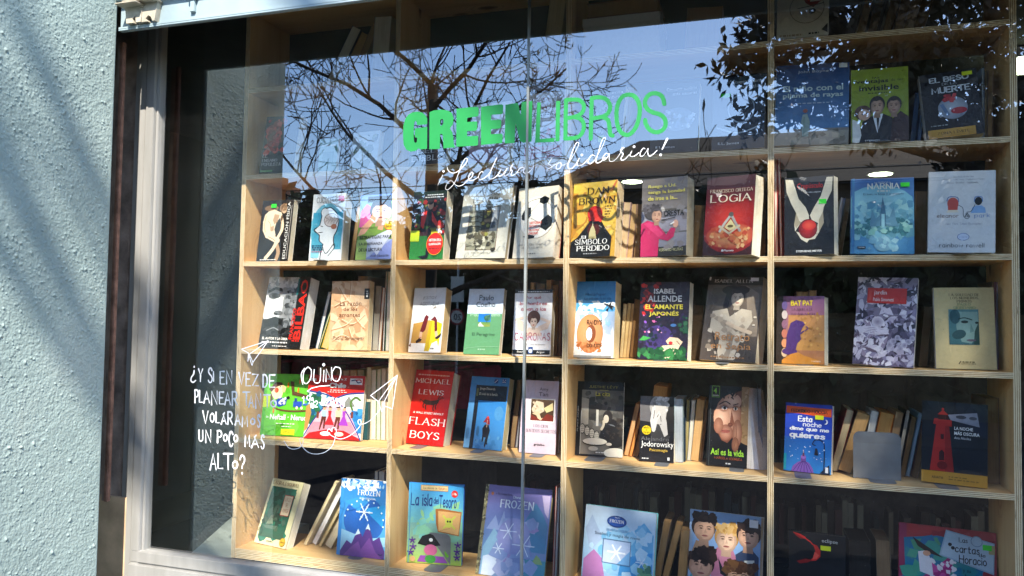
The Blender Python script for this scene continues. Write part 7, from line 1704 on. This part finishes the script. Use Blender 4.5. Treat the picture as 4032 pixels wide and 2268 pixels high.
# ------------------------------------------------------------------ the street behind the viewer (seen mirrored in the glass)
m = MB(); m.box(-400, 400, -400, -.16, -1.2, -.78, 'earth'); structure('ground', m)
m = MB(); m.box(-60, 60, -3.6, -.16, -.78, -.6, 'paving'); structure('pavement', m)
m = MB(); m.box(-60, 60, -3.75, -3.605, -.78, -.6, 'paving'); structure('kerb', m)
m = MB(); m.box(-60, 60, -10.2, -3.76, -.78, -.756, 'asphalt'); structure('road', m)
m = MB(); m.box(-60, 60, -13.2, -10.25, -.78, -.62, 'paving'); structure('far_pavement', m)

def branch_tree(seed, h, r0):
    """bare tree: short trunk, spreading limbs, twigs that curve upward; one mesh"""
    rnd = random.Random(seed)
    m = MB(); tw = []
    def limb(p, d, L, r, lev):
        n = 6 if lev < 3 else 4
        pts = [p]; rs = [r]; q = p.copy(); dd = d.copy()
        for i in range(n):
            dd = (dd + Vector((rnd.gauss(0, .13), rnd.gauss(0, .13), rnd.gauss(.07, .10)))).normalized()
            q = q + dd * (L / n); pts.append(q.copy()); rs.append(max(.0045, r * (1 - .72 * (i + 1) / n)))
        m.tube(pts, rs, 'bark', (8, 7, 6, 5, 4)[min(lev, 4)], cap=False)
        tw.append((lev, q.copy()))
        if lev >= 4: return
        k = (0, 7, 5, 3)[lev] + rnd.choice((0, 0, 1))
        for j in range(k):
            f = rnd.uniform(.22, 1.0) * n
            i0 = min(n - 1, int(f)); b = pts[i0].lerp(pts[i0 + 1], f - i0)
            t_ = (pts[i0 + 1] - pts[i0]).normalized()
            s = t_.cross(Vector((rnd.gauss(0, 1), rnd.gauss(0, 1), rnd.gauss(0, .6)))).normalized()
            limb(b, (t_ * .55 + s * .85).normalized(), L * rnd.uniform(.32, .60), max(.005, rs[i0] * rnd.uniform(.45, .62)), lev + 1)
    q = Vector((0, 0, 0))
    tr = [q, Vector((-.04, 0, .8)), Vector((.03, .02, 1.7)), Vector((.08, 0, 2.4)), Vector((.06, 0, h))]
    m.tube(tr, [r0, r0 * .86, r0 * .78, r0 * .6, r0 * .38], 'bark', 10)
    for i in range(10):
        t_ = .40 + .60 * i / 9
        z = h * t_; p = Vector((.06, 0, z))
        a = i * 2.4 + rnd.uniform(-.3, .3)
        el = .25 + .75 * t_ ** 2 + rnd.uniform(-.1, .15)
        limb(p, Vector((math.cos(a) * 1.0, math.sin(a) * .8, el)).normalized(), rnd.uniform(2.0, 3.0) * (1.15 - .3 * t_), r0 * (.31 - .11 * t_), 1)
    return m, tw

def leaves(name, parent, pts, size, mat, seed, asp=.45):
    rnd = random.Random(seed)
    vs = []; fs = []
    for p in pts:
        s = size * rnd.uniform(.6, 1.3)
        a = Vector((rnd.gauss(0, .8), rnd.gauss(0, .8), rnd.gauss(-.7, .6))).normalized()
        b = a.cross(Vector((rnd.gauss(0, 1), rnd.gauss(0, 1), rnd.gauss(0, 1)))).normalized()
        p = Vector(p); o = len(vs)
        vs += [p, p + a * s * .45 + b * s * asp * .5, p + a * s, p + a * s * .45 - b * s * asp * .5]
        fs.append((o, o + 1, o + 2, o + 3))
    me = bpy.data.meshes.new(name)
    me.from_pydata([v[:] for v in vs], [], fs); me.materials.append(M[mat]); me.update()
    return link(name, me, parent)

bt = empty('bare_tree', (-2.05, -6.4, -.62), 'bare street tree with many curved twigs across the road side', 'tree')
m, tw = branch_tree(12, 4.3, .15)
m.build('trunk', bt, smooth=True)
rl = random.Random(3)
leaves('crown', bt, [q + Vector((rl.gauss(0, .05), rl.gauss(0, .05), rl.gauss(0, .05))) for lv, q in tw if lv >= 4 and rl.random() < .05 for _ in range(9)], .10, 'leaf_hedge', 5, .2)

lt = empty('leafy_tree', (5.3, -6.6, -.62), 'leafy street tree with hanging boughs on the right', 'tree')
m = MB()
m.tube([(0, 0, 0), (-.05, .05, 1.6), (.05, 0, 3.2), (-.1, .1, 5), (.0, .1, 7.4)], [.26, .22, .19, .15, .08], 'bark', 10)
rl = random.Random(8)
pts = []
def lobe(c, r, n, br=True):
    c = Vector(c); o = Vector((5.3, -6.6, -.62))
    if br:
        s = Vector((rl.uniform(-.1, .1), 0, max(2.0, min(6.5, c.z + .62 - abs(c.x - 5.3) * .5 + rl.uniform(-.5, .2)))))
        e = c - o
        mid = (s + e) / 2 + Vector((0, 0, .25))
        m.tube([s, mid, e], [.075, .05, .018], 'bark', 6, cap=False)
        for _ in range(5):
            e2 = e + Vector((rl.gauss(0, r * .5), rl.gauss(0, r * .5), rl.gauss(0, r * .5)))
            m.tube([(mid + e) / 2, (e + e2) / 2 + Vector((0, 0, .05)), e2], [.022, .013, .006], 'bark', 4, cap=False)
    ncl = max(3, n // 14)
    for _ in range(ncl):
        q = Vector((rl.gauss(0, .5), rl.gauss(0, .5), rl.gauss(0, .42)))
        if q.length > 1: q = q.normalized() * rl.uniform(.7, 1)
        q = c + q * r
        for _ in range(14):
            pts.append(q - o + Vector((rl.gauss(0, .12), rl.gauss(0, .12), rl.gauss(-.03, .10))))
# crown that shades the right bay of the window
for c, r, n in (((6.2, -6.0, 7.6), 1.15, 2600), ((5.4, -6.1, 7.15), .75, 1600), ((5.1, -6.0, 8.0), .55, 800), ((5.0, -6.0, 6.75), .42, 800), ((4.55, -5.95, 6.75), .24, 320), ((7.2, -6.4, 8.4), 1.3, 1600), ((6.6, -6.3, 9.2), 1.1, 1200), ((5.0, -6.1, 8.75), .30, 260), ((4.2, -6.0, 6.86), .17, 220), ((3.62, -6.0, 6.86), .15, 170), ((4.15, -6, 7.95), .09, 40)):
    lobe(c, r, n)
# low hanging boughs (mirrored at the top right of the window)
for c, r, n in (((2.0, -6.5, 4.15), .45, 900), ((3.9, -6.4, 4.4), .55, 1100), ((4.9, -6.4, 3.4), .6, 1100), ((3.0, -6.7, 3.4), .55, 900), ((3.9, -6.6, 2.75), .5, 800), ((2.6, -6.6, 4.0), .55, 1000), ((3.2, -6.5, 3.8), .6, 1200), ((3.7, -6.6, 3.35), .6, 1200), ((4.3, -6.5, 3.9), .7, 1300), ((1.55, -6.4, 3.75), .32, 360), ((2.2, -6.3, 3.3), .42, 560), ((1.75, -6.3, 3.1), .22, 160), ((4.6, -6.5, 2.9), .6, 900), ((2.9, -6.3, 2.95), .4, 500), ((5.3, -6.4, 4.3), .8, 1000), ((3.4, -6.5, 4.5), .6, 900)):
    lobe(c, r, n)
# bare boughs reaching left: their shadows fall on the pier and the green letters
for e in ((2.35, -6.3, 7.3), (2.7, -6.5, 7.9), (2.2, -6.6, 8.3), (3.0, -6.4, 8.6), (2.5, -6.2, 6.9), (3.3, -6.0, 8.55), (2.05, -6.4, 7.75)):
    o = Vector((5.3, -6.6, -.62)); s = Vector((0, .1, 5.4 + rl.uniform(-.5, .8))); e = Vector(e) - o
    mid = (s * .45 + e * .55) + Vector((0, 0, .28))
    m.tube([s, mid, e], [.085, .055, .016], 'bark', 6, cap=False)
    for _ in range(5):
        e2 = e + Vector((rl.uniform(-.8, .3), rl.gauss(0, .25), rl.gauss(0, .4)))
        m.tube([mid * .4 + e * .6, (e + e2) / 2, e2], [.022, .014, .006], 'bark', 4, cap=False)
m.build('trunk', lt, smooth=True)
leaves('crown', lt, pts, .145, 'leaf_dark', 9, .36)

def hedge(name, label, cat, x0, x1, y, z1, d, n, seed, mat='leaf_hedge'):
    r = empty(name, ((x0 + x1) / 2, y, -.62), label, cat)
    rd = random.Random(seed); o = r.location
    P_ = []
    for _ in range(n):
        x = rd.uniform(x0, x1); zt = z1 + .35 * math.sin(x * 1.7 + seed) + .22 * math.sin(x * 4.1) + rd.gauss(0, .08)
        z = -.6 + (zt + .6) * rd.random() ** .6
        P_.append(Vector((x, y + d * .5 + rd.uniform(-.35, .1), z)) - o)
    leaves('crown', r, P_, .30, mat, seed, .5)
    mm = MB()
    k = max(2, int((x1 - x0) / .7))
    for i in range(k):
        xa = x0 + (x1 - x0) * i / k
        mm.box(xa - o.x + .02, xa - o.x + (x1 - x0) / k - .02, -d / 2, d * .3, 0, z1 + .62 - .25 + .2 * math.sin(xa * 1.7 + seed), 'leaf_hedge', .1)
    mm.build('trunk', r)
    return r
hedge('hedge', 'tall dark hedge across the road, left part', 'hedge', -14, -3.2, -12.4, 3.1, 1.2, 7000, 2)
hedge('hedge', 'tall dark hedge in front of the hip roofed house', 'hedge', -3.1, 9, -12.6, 3.2, 1.2, 8000, 5)

hs = empty('house', (3.5, -15.6, -.62), 'single storey house with a dark hip roof across the road', 'house')
m = MB(); m.box(-6.2, 7, -2.5, 1.2, 0, 4.3, 'house_wall'); m.build('wall', hs)
m = MB()
m.add([(-6.6, 1.6, 4.30), (8, 1.6, 4.30), (8, -4.4, 4.30), (-6.6, -4.4, 4.30), (-4.6, -1.2, 5.95), (7, -1.2, 5.95)], [(0, 1, 5, 4), (1, 2, 5), (2, 3, 4, 5), (3, 0, 4), (3, 2, 1, 0)], 'roof_tile')
m.build('roof', hs)
for x in (-4, -.5, 3):
    m = MB(); m.box(x, x + 1.2, 1.2, 1.24, 1.6, 2.9, 'window_dark'); m.build('window', hs)
hs = empty('house', (-10.6, -15.2, -.62), 'small brick house with flat parapet across the road', 'house')
m = MB(); m.box(-2.2, 1.3, .4, 1, 0, 4.75, 'brick_wall'); m.box(-.9, 1.0, .5, .9, 4.75, 5.0, 'brick_wall'); m.build('wall', hs)
m = MB(); m.box(-1, 0, 1, 1.04, 1.5, 2.6, 'window_dark'); m.build('window', hs)

sp = empty('street_sign', (-3.55, -11.2, -.62), 'thin galvanised sign post with a small rectangular plate and a round 20 sign', 'street sign')
m = MB(); m.tube([(0, 0, 0), (0, 0, 3.0)], [.022, .022], 'galvanised', 10); m.build('pole', sp)
m = MB(); m.box(-.13, .13, .024, .032, 1.85, 2.32, 'galvanised', .003); m.box(-.09, .09, .0325, .034, 2.04, 2.08, 'sign_red'); m.build('plate', sp)
m = MB(); m.tube([(0, .024, 1.58), (0, .032, 1.58)], [.15, .15], 'sign_red', 28); m.tube([(0, .0325, 1.58), (0, .034, 1.58)], [.115, .115], 'galvanised', 28)
vs2, fs2 = text_font('20', True)
m.add([(-(x - .6) * .16, .0345, 1.525 + y * .16) for x, y in vs2], fs2, 'sign_black')
m.build('speed_sign', sp)
for z, y in ((3.42, -11.4), (3.22, -11.6)):
    m = MB()
    ps = [(-30 + 60 * i / 30, y, z + .5 * ((i - 15) / 15) ** 2) for i in range(31)]
    m.tube(ps, [.009] * 31, 'sign_black', 4)
    tag(m.build('overhead_cable'), {3.42: 'upper overhead cable along the far side of the road', 3.22: 'lower overhead cable along the far side of the road'}[z], 'cable', 'overhead cables across the street')
